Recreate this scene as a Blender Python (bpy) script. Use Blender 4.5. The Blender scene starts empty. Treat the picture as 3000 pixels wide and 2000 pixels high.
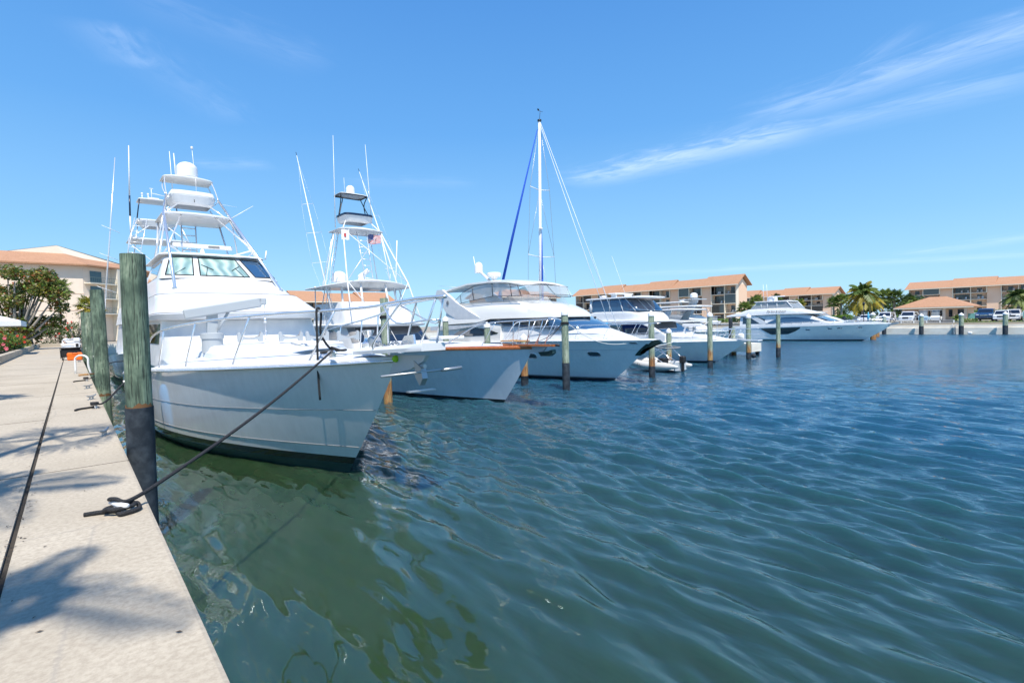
import bpy, math, random
import numpy as np
from mathutils import Vector, Matrix
random.seed(7)
S = bpy.context.scene
COL = S.collection
# ------------------------------------------------------------------ camera, sky, sun, exposure
cam_d = bpy.data.cameras.new("camera"); cam = bpy.data.objects.new("camera", cam_d); COL.objects.link(cam)
cam_d.sensor_width = 36; cam_d.lens = 18.0; cam_d.clip_start = 0.05; cam_d.clip_end = 6000
f = Vector((0.65175, 0.75762, -0.03563)).normalized()
roll = math.atan(0.0244)
r0 = f.cross(Vector((0, 0, 1))).normalized(); u0 = r0.cross(f)
r2 = math.cos(roll)*r0 - math.sin(roll)*u0; u2 = math.sin(roll)*r0 + math.cos(roll)*u0
m = Matrix((r2, u2, -f)).transposed().to_4x4(); m.translation = Vector((0, 0, 3.1))
cam.matrix_world = m
S.camera = cam
S.view_settings.view_transform = 'Standard'; S.view_settings.look = 'None'
S.view_settings.exposure = 0.62; S.view_settings.gamma = 1.0
S.cycles.max_bounces = 8; S.cycles.glossy_bounces = 4; S.cycles.transmission_bounces = 6
S.cycles.transparent_max_bounces = 16; S.cycles.diffuse_bounces = 3
S.cycles.caustics_reflective = True; S.cycles.blur_glossy = 0.07; S.cycles.sample_clamp_indirect = 12.0; S.cycles.caustics_refractive = False
S.cycles.use_denoising = True
SUN_EL = math.radians(60); SUN_AZ = (-0.46, -0.888)
sd = Vector((SUN_AZ[0]*math.cos(SUN_EL), SUN_AZ[1]*math.cos(SUN_EL), math.sin(SUN_EL))).normalized()
sun_d = bpy.data.lights.new("sun", 'SUN'); sun = bpy.data.objects.new("sun", sun_d); COL.objects.link(sun)
sun_d.energy = 3.9; sun_d.angle = math.radians(0.53); sun_d.color = (1.0, 0.95, 0.87)
sun.rotation_euler = (-sd).to_track_quat('-Z', 'Y').to_euler()
W = bpy.data.worlds.new("World"); S.world = W; W.use_nodes = True
nt = W.node_tree; nt.nodes.clear()
def wn(t, **k):
    n = nt.nodes.new(t)
    for a, b in k.items(): setattr(n, a, b)
    return n
def wl(a, b): nt.links.new(a, b)
sky = wn('ShaderNodeTexSky', sky_type='NISHITA', sun_disc=False, sun_elevation=SUN_EL,
         sun_rotation=math.atan2(SUN_AZ[0], SUN_AZ[1]), air_density=1.0, dust_density=0.4, ozone_density=1.0, altitude=0)
tc = wn('ShaderNodeTexCoord'); sp = wn('ShaderNodeSeparateXYZ'); wl(tc.outputs['Generated'], sp.inputs[0])
zr = wn('ShaderNodeValToRGB'); wl(sp.outputs[2], zr.inputs[0])
stops = [(0.0, (3.2, 5.5, 7.3)), (0.05, (2.75, 5.2, 7.35)), (0.16, (1.85, 4.2, 7.0)), (0.34, (0.95, 2.95, 6.3)), (0.60, (0.48, 1.95, 5.2)), (1.0, (0.28, 1.2, 3.8))]
cr = zr.color_ramp
while len(cr.elements) < len(stops): cr.elements.new(0.5)
for e_, (p_, c_) in zip(cr.elements, stops): e_.position = p_; e_.color = tuple(v/10 for v in c_)+(1,)
zs = wn('ShaderNodeVectorMath', operation='SCALE'); wl(zr.outputs[0], zs.inputs[0]); zs.inputs['Scale'].default_value = 10.0
hs = wn('ShaderNodeMix', data_type='RGBA'); hs.inputs[0].default_value = 0.88; wl(sky.outputs[0], hs.inputs[6]); wl(zs.outputs[0], hs.inputs[7])
def mth(op, a, b=None, c=None, clamp=False):
    n = wn('ShaderNodeMath', operation=op); n.use_clamp = clamp
    for i, v in enumerate((a, b, c)):
        if v is None: continue
        if isinstance(v, (int, float)): n.inputs[i].default_value = v
        else: wl(v, n.inputs[i])
    return n.outputs[0]
zc = mth('MAXIMUM', sp.outputs[2], 0.03)
cx = mth('DIVIDE', sp.outputs[0], zc); cy = mth('DIVIDE', sp.outputs[1], zc)
cmb = wn('ShaderNodeCombineXYZ'); wl(cx, cmb.inputs[0]); wl(cy, cmb.inputs[1])
def streak(p, q, wid, ext, amp, soft_end=0.25):
    """one thin cirrus band on the cloud plane from p to q"""
    ang = math.atan2(q[1]-p[1], q[0]-p[0]); L = math.hypot(q[0]-p[0], q[1]-p[1])
    dx = mth('SUBTRACT', cx, p[0]); dy = mth('SUBTRACT', cy, p[1])
    u = mth('ADD', mth('MULTIPLY', dx, math.cos(ang)), mth('MULTIPLY', dy, math.sin(ang)))
    v = mth('ADD', mth('MULTIPLY', dx, -math.sin(ang)), mth('MULTIPLY', dy, math.cos(ang)))
    c2 = wn('ShaderNodeCombineXYZ'); wl(mth('MULTIPLY', u, ext), c2.inputs[0]); wl(mth('DIVIDE', v, wid*0.8), c2.inputs[1])
    nz = wn('ShaderNodeTexNoise'); nz.inputs['Scale'].default_value = 1.3; nz.inputs['Detail'].default_value = 7; nz.inputs['Roughness'].default_value = 0.62
    nz.inputs['Distortion'].default_value = 0.8
    wl(c2.outputs[0], nz.inputs['Vector'])
    vv = mth('ADD', v, mth('MULTIPLY', mth('SUBTRACT', nz.outputs[0], 0.5), wid*2.6))
    g = mth('POWER', 2.718, mth('MULTIPLY', mth('POWER', mth('ABSOLUTE', mth('DIVIDE', vv, wid)), 2.0), -1.0))
    mu = mth('DIVIDE', u, L)
    e = mth('MULTIPLY', mth('DIVIDE', mth('ADD', mu, 0.12), soft_end, clamp=True), mth('DIVIDE', mth('SUBTRACT', 1.12, mu), soft_end, clamp=True))
    k = mth('MULTIPLY', mth('MULTIPLY', g, e), mth('MULTIPLY_ADD', nz.outputs[0], 1.7, -0.40, clamp=True))
    return mth('MULTIPLY', k, amp*0.38)
tot = None
for a in [((2.80, 2.45), (3.05, 1.05), 0.19, 3.0, 1.05), ((3.0, 1.5), (3.2, 0.15), 0.17, 2.0, 0.45), ((2.68, 1.12), (2.66, -0.3), 0.16, 2.2, 0.72),
          ((2.95, 2.0), (2.66, 1.0), 0.10, 3.0, 0.22), ((2.62, 0.85), (2.3, 0.45), 0.05, 3.0, 0.25),
          ((0.11, 2.14), (0.24, 2.40), 0.09, 5.0, 0.36), ((0.18, 1.90), (0.75, 1.98), 0.10, 4.0, 0.16), ((0.2, 2.25), (0.62, 2.75), 0.11, 4.0, 0.16),
          ((10.8, 2.1), (9.4, -0.3), 0.45, 0.8, 0.40), ((9.5, 6.5), (13.4, 0.6), 0.6, 0.7, 0.38), ((0.62, 3.6), (0.95, 3.35), 0.09, 4.0, 0.28), ((1.5, 3.4), (2.2, 3.0), 0.12, 3.0, 0.16)]:
    s_ = streak(*a); tot = s_ if tot is None else mth('MAXIMUM', tot, s_)
up = mth('GREATER_THAN', sp.outputs[2], 0.03)
tot = mth('MULTIPLY', tot, up)
mixc = wn('ShaderNodeMix', data_type='RGBA'); wl(tot, mixc.inputs[0]); wl(hs.outputs[2], mixc.inputs[6]); mixc.inputs[7].default_value = (9.5, 10.2, 11.2, 1)
bg = wn('ShaderNodeBackground'); bg.inputs[1].default_value = 0.1; wl(mixc.outputs[2], bg.inputs[0])
wo = wn('ShaderNodeOutputWorld'); wl(bg.outputs[0], wo.inputs[0])

# ------------------------------------------------------------------ helpers
def tag(o, label=None, cat=None, group=None, kind=None):
    if label: o["label"] = label
    if cat: o["category"] = cat
    if group: o["group"] = group
    if kind: o["kind"] = kind
    return o
def thing(name, label, cat, loc=(0, 0, 0), group=None, rz=0.0):
    o = bpy.data.objects.new(name, None); COL.objects.link(o); o.location = loc; o.rotation_euler = (0, 0, rz)
    o.empty_display_size = 0.2
    return tag(o, label, cat, group)
def children(o): return [c for c in bpy.data.objects if c.parent == o]
def copy_tree(o, parent=None):
    c = o.copy(); COL.objects.link(c); c.parent = parent
    for ch in children(o): copy_tree(ch, c)
    return c
class MB:
    def __init__(s): s.v = []; s.f = []; s.mi = []; s.sm = []
    def add(s, vs, fs, mi=0, sm=False):
        b = len(s.v); s.v.extend([tuple(map(float, p)) for p in vs])
        for q in fs: s.f.append([b+i for i in q]); s.mi.append(mi); s.sm.append(sm)
        return s
    def box(s, x0, x1, y0, y1, z0, z1, mi=0):
        vs = [(x0,y0,z0),(x1,y0,z0),(x1,y1,z0),(x0,y1,z0),(x0,y0,z1),(x1,y0,z1),(x1,y1,z1),(x0,y1,z1)]
        return s.add(vs, [(0,3,2,1),(4,5,6,7),(0,1,5,4),(1,2,6,5),(2,3,7,6),(3,0,4,7)], mi)
    def cbox(s, c, d, mi=0, rz=0, ry=0, rx=0, bev=0.0):
        R = Matrix.Rotation(rz, 3, 'Z') @ Matrix.Rotation(ry, 3, 'Y') @ Matrix.Rotation(rx, 3, 'X')
        hx, hy, hz = d[0]/2, d[1]/2, d[2]/2
        if bev <= 0:
            vs = [(-hx,-hy,-hz),(hx,-hy,-hz),(hx,hy,-hz),(-hx,hy,-hz),(-hx,-hy,hz),(hx,-hy,hz),(hx,hy,hz),(-hx,hy,hz)]
            fs = [(0,3,2,1),(4,5,6,7),(0,1,5,4),(1,2,6,5),(2,3,7,6),(3,0,4,7)]
        else:
            b = bev; vs = []
            for z, i in ((-hz, b), (-hz+b, 0), (hz-b, 0), (hz, b)):
                vs += [(-hx+b+0,-hy+i,z),(hx-b,-hy+i,z),(hx-i,-hy+b,z),(hx-i,hy-b,z),(hx-b,hy-i,z),(-hx+b,hy-i,z),(-hx+i,hy-b,z),(-hx+i,-hy+b,z)]
            fs = [tuple(range(7, -1, -1)), tuple(range(24, 32))]
            for k in range(3):
                for j in range(8): fs.append((k*8+j, k*8+(j+1) % 8, (k+1)*8+(j+1) % 8, (k+1)*8+j))
        vs = [tuple(R @ Vector(p) + Vector(c)) for p in vs]
        return s.add(vs, fs, mi)
    def tube(s, pts, r, n=6, mi=0, closed=False, caps=True, sm=True):
        P = [Vector(p) for p in pts]; N = len(P)
        rr = r if isinstance(r, (list, tuple)) else [r]*N
        vs = []; prev = None
        for i in range(N):
            if closed: t = (P[(i+1) % N]-P[i-1])
            else: t = (P[min(i+1, N-1)]-P[max(i-1, 0)])
            if t.length < 1e-9: t = Vector((0, 0, 1))
            t.normalize()
            if prev is None:
                a = Vector((0, 0, 1)) if abs(t.z) < 0.9 else Vector((1, 0, 0))
                x = t.cross(a).normalized()
            else:
                x = (prev - t*prev.dot(t))
                x = x.normalized() if x.length > 1e-6 else t.orthogonal().normalized()
            prev = x; y = t.cross(x)
            for k in range(n):
                a = 2*math.pi*k/n; vs.append(P[i] + (x*math.cos(a)+y*math.sin(a))*rr[i])
        fs = []
        for i in range(N if closed else N-1):
            j = (i+1) % N
            for k in range(n): fs.append((i*n+k, i*n+(k+1) % n, j*n+(k+1) % n, j*n+k))
        if caps and not closed: fs += [tuple(range(n-1, -1, -1)), tuple(range((N-1)*n, N*n))]
        return s.add(vs, fs, mi, sm)
    def lathe(s, prof, n=20, c=(0, 0, 0), mi=0, sm=True, axis='z'):
        vs = []
        for (r, z) in prof:
            for k in range(n):
                a = 2*math.pi*k/n; x, y = max(r, 1e-4)*math.cos(a), max(r, 1e-4)*math.sin(a)
                p = (x, y, z) if axis == 'z' else ((z, x, y) if axis == 'x' else (y, z, x))
                vs.append((p[0]+c[0], p[1]+c[1], p[2]+c[2]))
        fs = []
        for i in range(len(prof)-1):
            for k in range(n): fs.append((i*n+k, i*n+(k+1) % n, (i+1)*n+(k+1) % n, (i+1)*n+k))
        fs += [tuple(range(n-1, -1, -1)), tuple(range((len(prof)-1)*n, len(prof)*n))]
        return s.add(vs, fs, mi, sm)
    def grid(s, rows, mi=0, sm=True, closed=False, flip=False, mf=None):
        n = len(rows[0]); vs = [p for r in rows for p in r]; b = len(s.v)
        s.v.extend([tuple(map(float, p)) for p in vs])
        for i in range(len(rows)-1):
            for k in range(n if closed else n-1):
                q = (b+i*n+k, b+i*n+(k+1) % n, b+(i+1)*n+(k+1) % n, b+(i+1)*n+k)
                s.f.append(list(q[::-1] if flip else q)); s.mi.append(mf(i, k) if mf else mi); s.sm.append(sm)
        return s
    def ngon(s, pts, mi=0, flip=False):
        idx = list(range(len(pts)))
        return s.add(pts, [idx[::-1] if flip else idx], mi)
    def prism(s, poly, a, b, axis='x', mi=0):
        """poly in the two other axes, extruded a->b along axis"""
        def P(u, v, w): return {'x': (w, u, v), 'y': (u, w, v), 'z': (u, v, w)}[axis]
        n = len(poly); vs = [P(u, v, a) for u, v in poly]+[P(u, v, b) for u, v in poly]
        fs = [tuple(range(n)), tuple(range(2*n-1, n-1, -1))]+[(i, n+i, n+(i+1) % n, (i+1) % n) for i in range(n)]
        return s.add(vs, fs, mi)
    def build(s, name, mats, parent=None, loc=None, auto=None):
        me = bpy.data.meshes.new(name)
        me.from_pydata(s.v, [], s.f)
        if not isinstance(mats, (list, tuple)): mats = [mats]
        for m_ in mats: me.materials.append(m_)
        me.polygons.foreach_set('material_index', s.mi); me.polygons.foreach_set('use_smooth', s.sm)
        me.update()
        import bmesh
        bm = bmesh.new(); bm.from_mesh(me); bmesh.ops.recalc_face_normals(bm, faces=bm.faces); bm.to_mesh(me); bm.free()
        if auto is not None: me.set_sharp_from_angle(angle=math.radians(auto))
        o = bpy.data.objects.new(name, me); COL.objects.link(o)
        if parent is not None: o.parent = parent
        if loc is not None: o.location = loc
        return o
def interp(pts):
    xs = [p[0] for p in pts]; ys = [p[1] for p in pts]
    return lambda x: float(np.interp(x, xs, ys))
def smooth_path(pts, n=6):
    """Catmull-Rom through pts"""
    P = [Vector(p) for p in pts]; P = [2*P[0]-P[1]]+P+[2*P[-1]-P[-2]]; out = []
    for i in range(1, len(P)-2):
        for k in range(n):
            t = k/n; a, b, c, d = P[i-1:i+3]
            out.append(0.5*((2*b)+(c-a)*t+(2*a-5*b+4*c-d)*t*t+(3*b-a-3*c+d)*t*t*t))
    out.append(P[-2]); return out

# ------------------------------------------------------------------ materials
def mat(name, col=(0.8, 0.8, 0.8), rough=0.5, metal=0.0, coat=0.0, spec=0.5, alpha=1.0, **kw):
    m_ = bpy.data.materials.new(name); m_.use_nodes = True; b = m_.node_tree.nodes['Principled BSDF']
    b.inputs['Base Color'].default_value = (*col, 1); b.inputs['Roughness'].default_value = rough
    b.inputs['Metallic'].default_value = metal; b.inputs['Coat Weight'].default_value = coat
    b.inputs['Specular IOR Level'].default_value = spec; b.inputs['Alpha'].default_value = alpha
    return m_
class NB:
    """tiny node builder on a material"""
    def __init__(s, m_): s.t = m_.node_tree; s.b = s.t.nodes['Principled BSDF']; s.tc = s.t.nodes.new('ShaderNodeTexCoord')
    def n(s, t, **k):
        x = s.t.nodes.new(t)
        for a, b in k.items(): setattr(x, a, b)
        return x
    def l(s, a, b): s.t.links.new(a, b)
    def noise(s, scale, detail=4, rough=0.55, vec=None, sc=(1, 1, 1), dist=0.0, out=0, coord='Object'):
        mp = s.n('ShaderNodeMapping'); mp.inputs['Scale'].default_value = sc; s.l(vec or s.tc.outputs[coord], mp.inputs[0])
        x = s.n('ShaderNodeTexNoise'); x.inputs['Scale'].default_value = scale; x.inputs['Detail'].default_value = detail
        x.inputs['Roughness'].default_value = rough; x.inputs['Distortion'].default_value = dist; s.l(mp.outputs[0], x.inputs['Vector'])
        return x.outputs[out]
    def ramp(s, fac, stops, interp='LINEAR'):
        x = s.n('ShaderNodeValToRGB'); cr = x.color_ramp; cr.interpolation = interp
        while len(cr.elements) < len(stops): cr.elements.new(0.5)
        for e, (p, c) in zip(cr.elements, stops): e.position = p; e.color = (*c, 1) if len(c) == 3 else c
        s.l(fac, x.inputs[0]); return x.outputs[0]
    def mix(s, fac, a, b, mode='MIX'):
        x = s.n('ShaderNodeMix', data_type='RGBA', blend_type=mode)
        for i, v in ((0, fac), (6, a), (7, b)):
            if isinstance(v, (int, float)): x.inputs[i].default_value = v
            elif isinstance(v, tuple): x.inputs[i].default_value = (*v, 1) if len(v) == 3 else v
            else: s.l(v, x.inputs[i])
        return x.outputs[2]
    def math(s, op, a, b=0.0, clamp=False):
        x = s.n('ShaderNodeMath', operation=op, use_clamp=clamp)
        for i, v in enumerate((a, b)):
            if isinstance(v, (int, float)): x.inputs[i].default_value = v
            else: s.l(v, x.inputs[i])
        return x.outputs[0]
    def bump(s, h, strength=0.3, dist=0.02, norm=None):
        x = s.n('ShaderNodeBump'); x.inputs['Strength'].default_value = strength; x.inputs['Distance'].default_value = dist
        s.l(h, x.inputs['Height'])
        if norm: s.l(norm, x.inputs['Normal'])
        s.l(x.outputs[0], s.b.inputs['Normal']); return x.outputs[0]
    def col(s, c): s.l(c, s.b.inputs['Base Color'])
    def rough(s, c): s.l(c, s.b.inputs['Roughness'])
M = {}
def mk(key, *a, **k): M[key] = mat(key, *a, **k); return M[key]
mk('gelcoat', (0.74, 0.74, 0.73), 0.22, coat=0.3)
nb = NB(M['gelcoat']); q = nb.noise(3.0, 5, 0.6); nb.col(nb.ramp(q, [(0.3, (0.68, 0.69, 0.70)), (0.65, (0.76, 0.765, 0.76))])); nb.rough(nb.math('MULTIPLY_ADD', q, 0.15))
nb.bump(nb.noise(1.6, 2), 0.05, 0.05)
mk('nonskid', (0.78, 0.79, 0.80), 0.55); nb = NB(M['nonskid']); nb.bump(nb.noise(220, 2), 0.25, 0.004); nb.col(nb.ramp(nb.noise(1.5, 5), [(0.3, (0.62, 0.65, 0.68)), (0.7, (0.74, 0.755, 0.77))]))
mk('cream_gel', (0.80, 0.78, 0.73), 0.2, coat=0.3); nb = NB(M['cream_gel']); nb.bump(nb.noise(1.2, 2), 0.05, 0.05)
mk('grey_gel', (0.50, 0.53, 0.55), 0.3); mk('davit_paint', (0.42, 0.45, 0.47), 0.35)
def hull_mat(key, col, streak=0.5):
    m_ = mk(key, col, 0.09, coat=0.6); nb = NB(m_)
    s1 = nb.noise(1.4, 6, 0.6, sc=(1, 1, 0.28)); s2 = nb.noise(9, 3, 0.6, sc=(1, 1, 0.2))
    k = nb.mix(0.35, s1, s2)
    a = tuple(c*(1-0.16*streak) for c in col); b_ = tuple(min(1, c*1.05) for c in col)
    nb.col(nb.ramp(k, [(0.33, a), (0.62, b_)])); nb.bump(nb.noise(0.9, 2), 0.12, 0.06)
    return m_
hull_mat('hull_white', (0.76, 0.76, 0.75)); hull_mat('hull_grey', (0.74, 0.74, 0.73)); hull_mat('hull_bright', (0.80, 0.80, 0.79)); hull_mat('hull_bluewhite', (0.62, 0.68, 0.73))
mk('boot_black', (0.008, 0.010, 0.012), 0.15, coat=0.5); mk('antifoul', (0.018, 0.06, 0.06), 0.45); mk('boot_grey', (0.03, 0.035, 0.04), 0.2)
mk('steel', (0.88, 0.88, 0.88), 0.2, metal=0.8); mk('alloy', (0.82, 0.83, 0.84), 0.28, metal=0.55, coat=0.4); mk('white_tube', (0.82, 0.83, 0.84), 0.3, coat=0.3)
mk('black_tube', (0.012, 0.016, 0.022), 0.35); mk('blue_tube', (0.01, 0.025, 0.06), 0.3); mk('galv', (0.45, 0.46, 0.46), 0.4, metal=0.7)
mk('black_rubber', (0.012, 0.012, 0.013), 0.6); mk('plastic_white', (0.8, 0.8, 0.8), 0.35)
mk('dark_glass', (0.012, 0.018, 0.028), 0.03, coat=1.0, spec=0.9); mk('blue_glass', (0.03, 0.08, 0.16), 0.04, coat=1.0, spec=0.9)
mk('mesh_cover', (0.22, 0.22, 0.22), 0.7); mk('smoke_glass', (0.045, 0.05, 0.05), 0.04, coat=1.0)
m_ = mk('clear_vinyl', (0.75, 0.77, 0.78), 0.06, spec=0.6, alpha=0.30)
m_ = mk('window_film', (0.50, 0.53, 0.55), 0.05, coat=0.8, spec=0.6, alpha=0.55)
m_ = mk('curtain_glass', (0.45, 0.6, 0.55), 0.5, coat=1.0); nb = NB(m_)
wv = nb.n('ShaderNodeTexWave', wave_type='BANDS', bands_direction='X'); wv.inputs['Scale'].default_value = 0.9; wv.inputs['Distortion'].default_value = 9; wv.inputs['Detail'].default_value = 1.2; wv.inputs['Detail Scale'].default_value = 0.8
nb.l(nb.tc.outputs['Object'], wv.inputs[0]); nb.col(nb.ramp(wv.outputs[1], [(0.0, (0.22, 0.36, 0.33)), (0.5, (0.38, 0.54, 0.49)), (1.0, (0.52, 0.66, 0.60))])); nb.bump(wv.outputs[1], 0.8, 0.08)
m_ = mk('teak', (0.45, 0.13, 0.035), 0.15, coat=0.8); nb = NB(m_); nb.col(nb.ramp(nb.noise(6, 4, sc=(6, 0.5, 6)), [(0.3, (0.30, 0.075, 0.018)), (0.7, (0.58, 0.19, 0.05))]))
m_ = mk('rope_black', (0.020, 0.021, 0.023), 0.8); nb = NB(m_)
vr = nb.n('ShaderNodeTexVoronoi'); vr.inputs['Scale'].default_value = 130; nb.l(nb.tc.outputs['Object'], vr.inputs['Vector']); nb.bump(vr.outputs[0], 0.9, 0.006)
nb.col(nb.ramp(vr.outputs[0], [(0.1, (0.05, 0.052, 0.055)), (0.6, (0.012, 0.012, 0.014))]))
mk('rope_white', (0.65, 0.64, 0.60), 0.8); mk('rope_brown', (0.40, 0.22, 0.08), 0.8)
m_ = mk('wood_pile', (0.2, 0.27, 0.18), 0.85); nb = NB(m_)
oi = nb.n('ShaderNodeObjectInfo'); vec = nb.n('ShaderNodeVectorMath', operation='ADD'); nb.l(nb.tc.outputs['Object'], vec.inputs[0])
rv = nb.n('ShaderNodeVectorMath', operation='SCALE'); rv.inputs[0].default_value = (7, 3, 5); nb.l(oi.outputs['Random'], rv.inputs['Scale']); nb.l(rv.outputs[0], vec.inputs[1])
a1 = nb.noise(14, 6, 0.65, vec=vec.outputs[0], sc=(1, 1, 0.10)); a2 = nb.noise(3.2, 5, 0.6, vec=vec.outputs[0], sc=(1, 1, 0.6)); a3 = nb.noise(55, 3, 0.6, vec=vec.outputs[0], sc=(1, 1, 0.05))
a4 = nb.noise(1.1, 4, 0.7, vec=vec.outputs[0], sc=(1.5, 1.5, 0.9), dist=0.6)
k1 = nb.ramp(nb.mix(0.5, nb.mix(0.5, a1, a2), a4), [(0.38, (0.035, 0.06, 0.045)), (0.46, (0.075, 0.115, 0.08)), (0.54, (0.17, 0.235, 0.16)), (0.66, (0.40, 0.45, 0.33))])
nb.col(nb.mix(nb.ramp(a3, [(0.38, (1, 1, 1)), (0.46, (0, 0, 0))]), k1, (0.035, 0.05, 0.035)))
nb.bump(nb.mix(0.5, a1, a3), 0.8, 0.03)
# pale pilings out in the basin: green copper-treated timber with a rust-coloured tide band low down
m_ = mk('wood_pile_pale', (0.3, 0.38, 0.25), 0.85); nb = NB(m_)
oi = nb.n('ShaderNodeObjectInfo'); vec = nb.n('ShaderNodeVectorMath', operation='ADD'); nb.l(nb.tc.outputs['Object'], vec.inputs[0])
rv = nb.n('ShaderNodeVectorMath', operation='SCALE'); rv.inputs[0].default_value = (7, 3, 0); nb.l(oi.outputs['Random'], rv.inputs['Scale']); nb.l(rv.outputs[0], vec.inputs[1])
a1 = nb.noise(14, 6, 0.65, vec=vec.outputs[0], sc=(1, 1, 0.12)); a3 = nb.noise(45, 3, 0.6, vec=vec.outputs[0], sc=(1, 1, 0.06))
a5 = nb.noise(2.0, 4, 0.7, vec=vec.outputs[0], sc=(1.5, 1.5, 0.8))
k1 = nb.ramp(nb.mix(0.45, a1, a5), [(0.34, (0.10, 0.14, 0.10)), (0.45, (0.22, 0.28, 0.20)), (0.54, (0.34, 0.39, 0.28)), (0.68, (0.52, 0.54, 0.42))])
k2 = nb.ramp(nb.mix(0.4, a1, a5), [(0.36, (0.10, 0.06, 0.035)), (0.48, (0.36, 0.15, 0.05)), (0.64, (0.46, 0.36, 0.15))])
sz = nb.n('ShaderNodeSeparateXYZ'); nb.l(nb.tc.outputs['Object'], sz.inputs[0])
zz = nb.math('ADD', sz.outputs[2], nb.math('MULTIPLY', nb.mix(0.3, a1, a5), 2.2))
band = nb.ramp(nb.math('DIVIDE', zz, 4.0), [(0.50, (1, 1, 1)), (0.58, (0, 0, 0))])
k3 = nb.mix(band, k1, k2); nb.col(nb.mix(nb.ramp(a3, [(0.36, (1, 1, 1)), (0.42, (0, 0, 0))]), k3, (0.07, 0.08, 0.05))); nb.bump(nb.mix(0.5, a1, a3), 0.7, 0.02)
m_ = mk('pile_sleeve', (0.015, 0.022, 0.03), 0.42); nb = NB(m_); nb.col(nb.ramp(nb.noise(5, 5, 0.6), [(0.4, (0.010, 0.017, 0.026)), (0.75, (0.06, 0.075, 0.09))])); nb.rough(nb.math('MULTIPLY_ADD', nb.noise(4, 3), 0.5))
m_ = mk('concrete', (0.6, 0.55, 0.47), 0.9); nb = NB(m_)
c1 = nb.noise(0.7, 6, 0.6); c2 = nb.noise(26, 5, 0.7); c3 = nb.noise(160, 2, 0.6)
kk = nb.ramp(c1, [(0.3, (0.42, 0.36, 0.27)), (0.7, (0.55, 0.48, 0.37))])
kk = nb.mix(nb.ramp(c2, [(0.38, (0.65, 0.65, 0.65)), (0.60, (0, 0, 0))]), kk, (0.34, 0.28, 0.21))
vr = nb.n('ShaderNodeTexVoronoi', feature='DISTANCE_TO_EDGE'); vr.inputs['Scale'].default_value = 0.33; nb.l(nb.tc.outputs['Object'], vr.inputs['Vector'])
kk = nb.mix(nb.ramp(nb.math('ADD', vr.outputs[0], nb.math('MULTIPLY', c2, 0.02)), [(0.011, (0.6, 0.6, 0.6)), (0.014, (0, 0, 0))]), kk, (0.33, 0.29, 0.24))
nb.col(kk); nb.bump(nb.mix(0.4, c2, c3), 0.35, 0.006)
m_ = mk('sea_wall', (0.55, 0.52, 0.47), 0.9); nb = NB(m_); nb.col(nb.ramp(nb.noise(1.1, 6, 0.65, sc=(1, 0.7, 2)), [(0.3, (0.72, 0.65, 0.54)), (0.7, (0.88, 0.82, 0.71))])); nb.bump(nb.noise(20, 4), 0.3, 0.02)
mk('wall_foot', (0.09, 0.085, 0.06), 0.7); mk('joint_dirt', (0.05, 0.042, 0.032), 0.95)
m_ = mk('stucco', (0.62, 0.50, 0.36), 0.9); nb = NB(m_); nb.col(nb.ramp(nb.noise(0.25, 5, 0.6), [(0.3, (0.82, 0.56, 0.39)), (0.7, (0.88, 0.64, 0.47))]))
m_ = mk('stucco_pale', (0.66, 0.60, 0.50), 0.9); nb = NB(m_); nb.col(nb.ramp(nb.noise(0.3, 5, 0.6), [(0.3, (0.80, 0.64, 0.50)), (0.7, (0.86, 0.72, 0.58))]))
mk('trim_cream', (0.80, 0.72, 0.58), 0.8); mk('recess_wall', (0.76, 0.54, 0.39), 0.9)
m_ = mk('roof_tile', (0.5, 0.22, 0.12), 0.85); nb = NB(m_)
t1 = nb.noise(0.5, 5, 0.7); t2 = nb.noise(4, 3, 0.7); nb.col(nb.mix(0.5, nb.ramp(t1, [(0.3, (0.39, 0.205, 0.11)), (0.7, (0.49, 0.265, 0.155))]), nb.ramp(t2, [(0.3, (0.31, 0.16, 0.085)), (0.7, (0.57, 0.32, 0.19))])))
wv = nb.n('ShaderNodeTexWave', wave_type='BANDS', bands_direction='Z'); wv.inputs['Scale'].default_value = 2.2; wv.inputs['Distortion'].default_value = 0.6; nb.l(nb.tc.outputs['Object'], wv.inputs[0]); nb.bump(wv.outputs[1], 0.5, 0.08)
m_ = mk('pane', (0.02, 0.025, 0.03), 0.05, coat=0.5); nb = NB(m_); nb.col(nb.ramp(nb.noise(0.55, 1, coord='Object'), [(0.42, (0.012, 0.016, 0.02)), (0.60, (0.10, 0.105, 0.10))]))
mk('rail_dark', (0.05, 0.05, 0.05), 0.5); mk('rail_green', (0.10, 0.16, 0.15), 0.5); mk('curtain_blue', (0.04, 0.09, 0.11), 0.1, coat=0.5)
def leaf(key, c1, c2, sc=1.3, trans=0.25):
    m_ = mk(key, c1, 0.5); nb = NB(m_); q = nb.noise(sc, 4, 0.7); nb.col(nb.ramp(q, [(0.32, c1), (0.68, c2)]))
    b = nb.b
    tr = nb.n('ShaderNodeBsdfTranslucent'); tr.inputs[0].default_value = (*c2, 1); mx = nb.n('ShaderNodeMixShader'); mx.inputs[0].default_value = trans
    out = [x for x in nb.t.nodes if x.type == 'OUTPUT_MATERIAL'][0]
    nb.l(b.outputs[0], mx.inputs[1]); nb.l(tr.outputs[0], mx.inputs[2]); nb.l(mx.outputs[0], out.inputs[0]); return m_
leaf('leaf_green', (0.06, 0.11, 0.02), (0.15, 0.23, 0.04)); leaf('leaf_bright', (0.07, 0.15, 0.012), (0.17, 0.28, 0.03)); leaf('leaf_dark', (0.03, 0.06, 0.015), (0.08, 0.13, 0.03))
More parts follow.
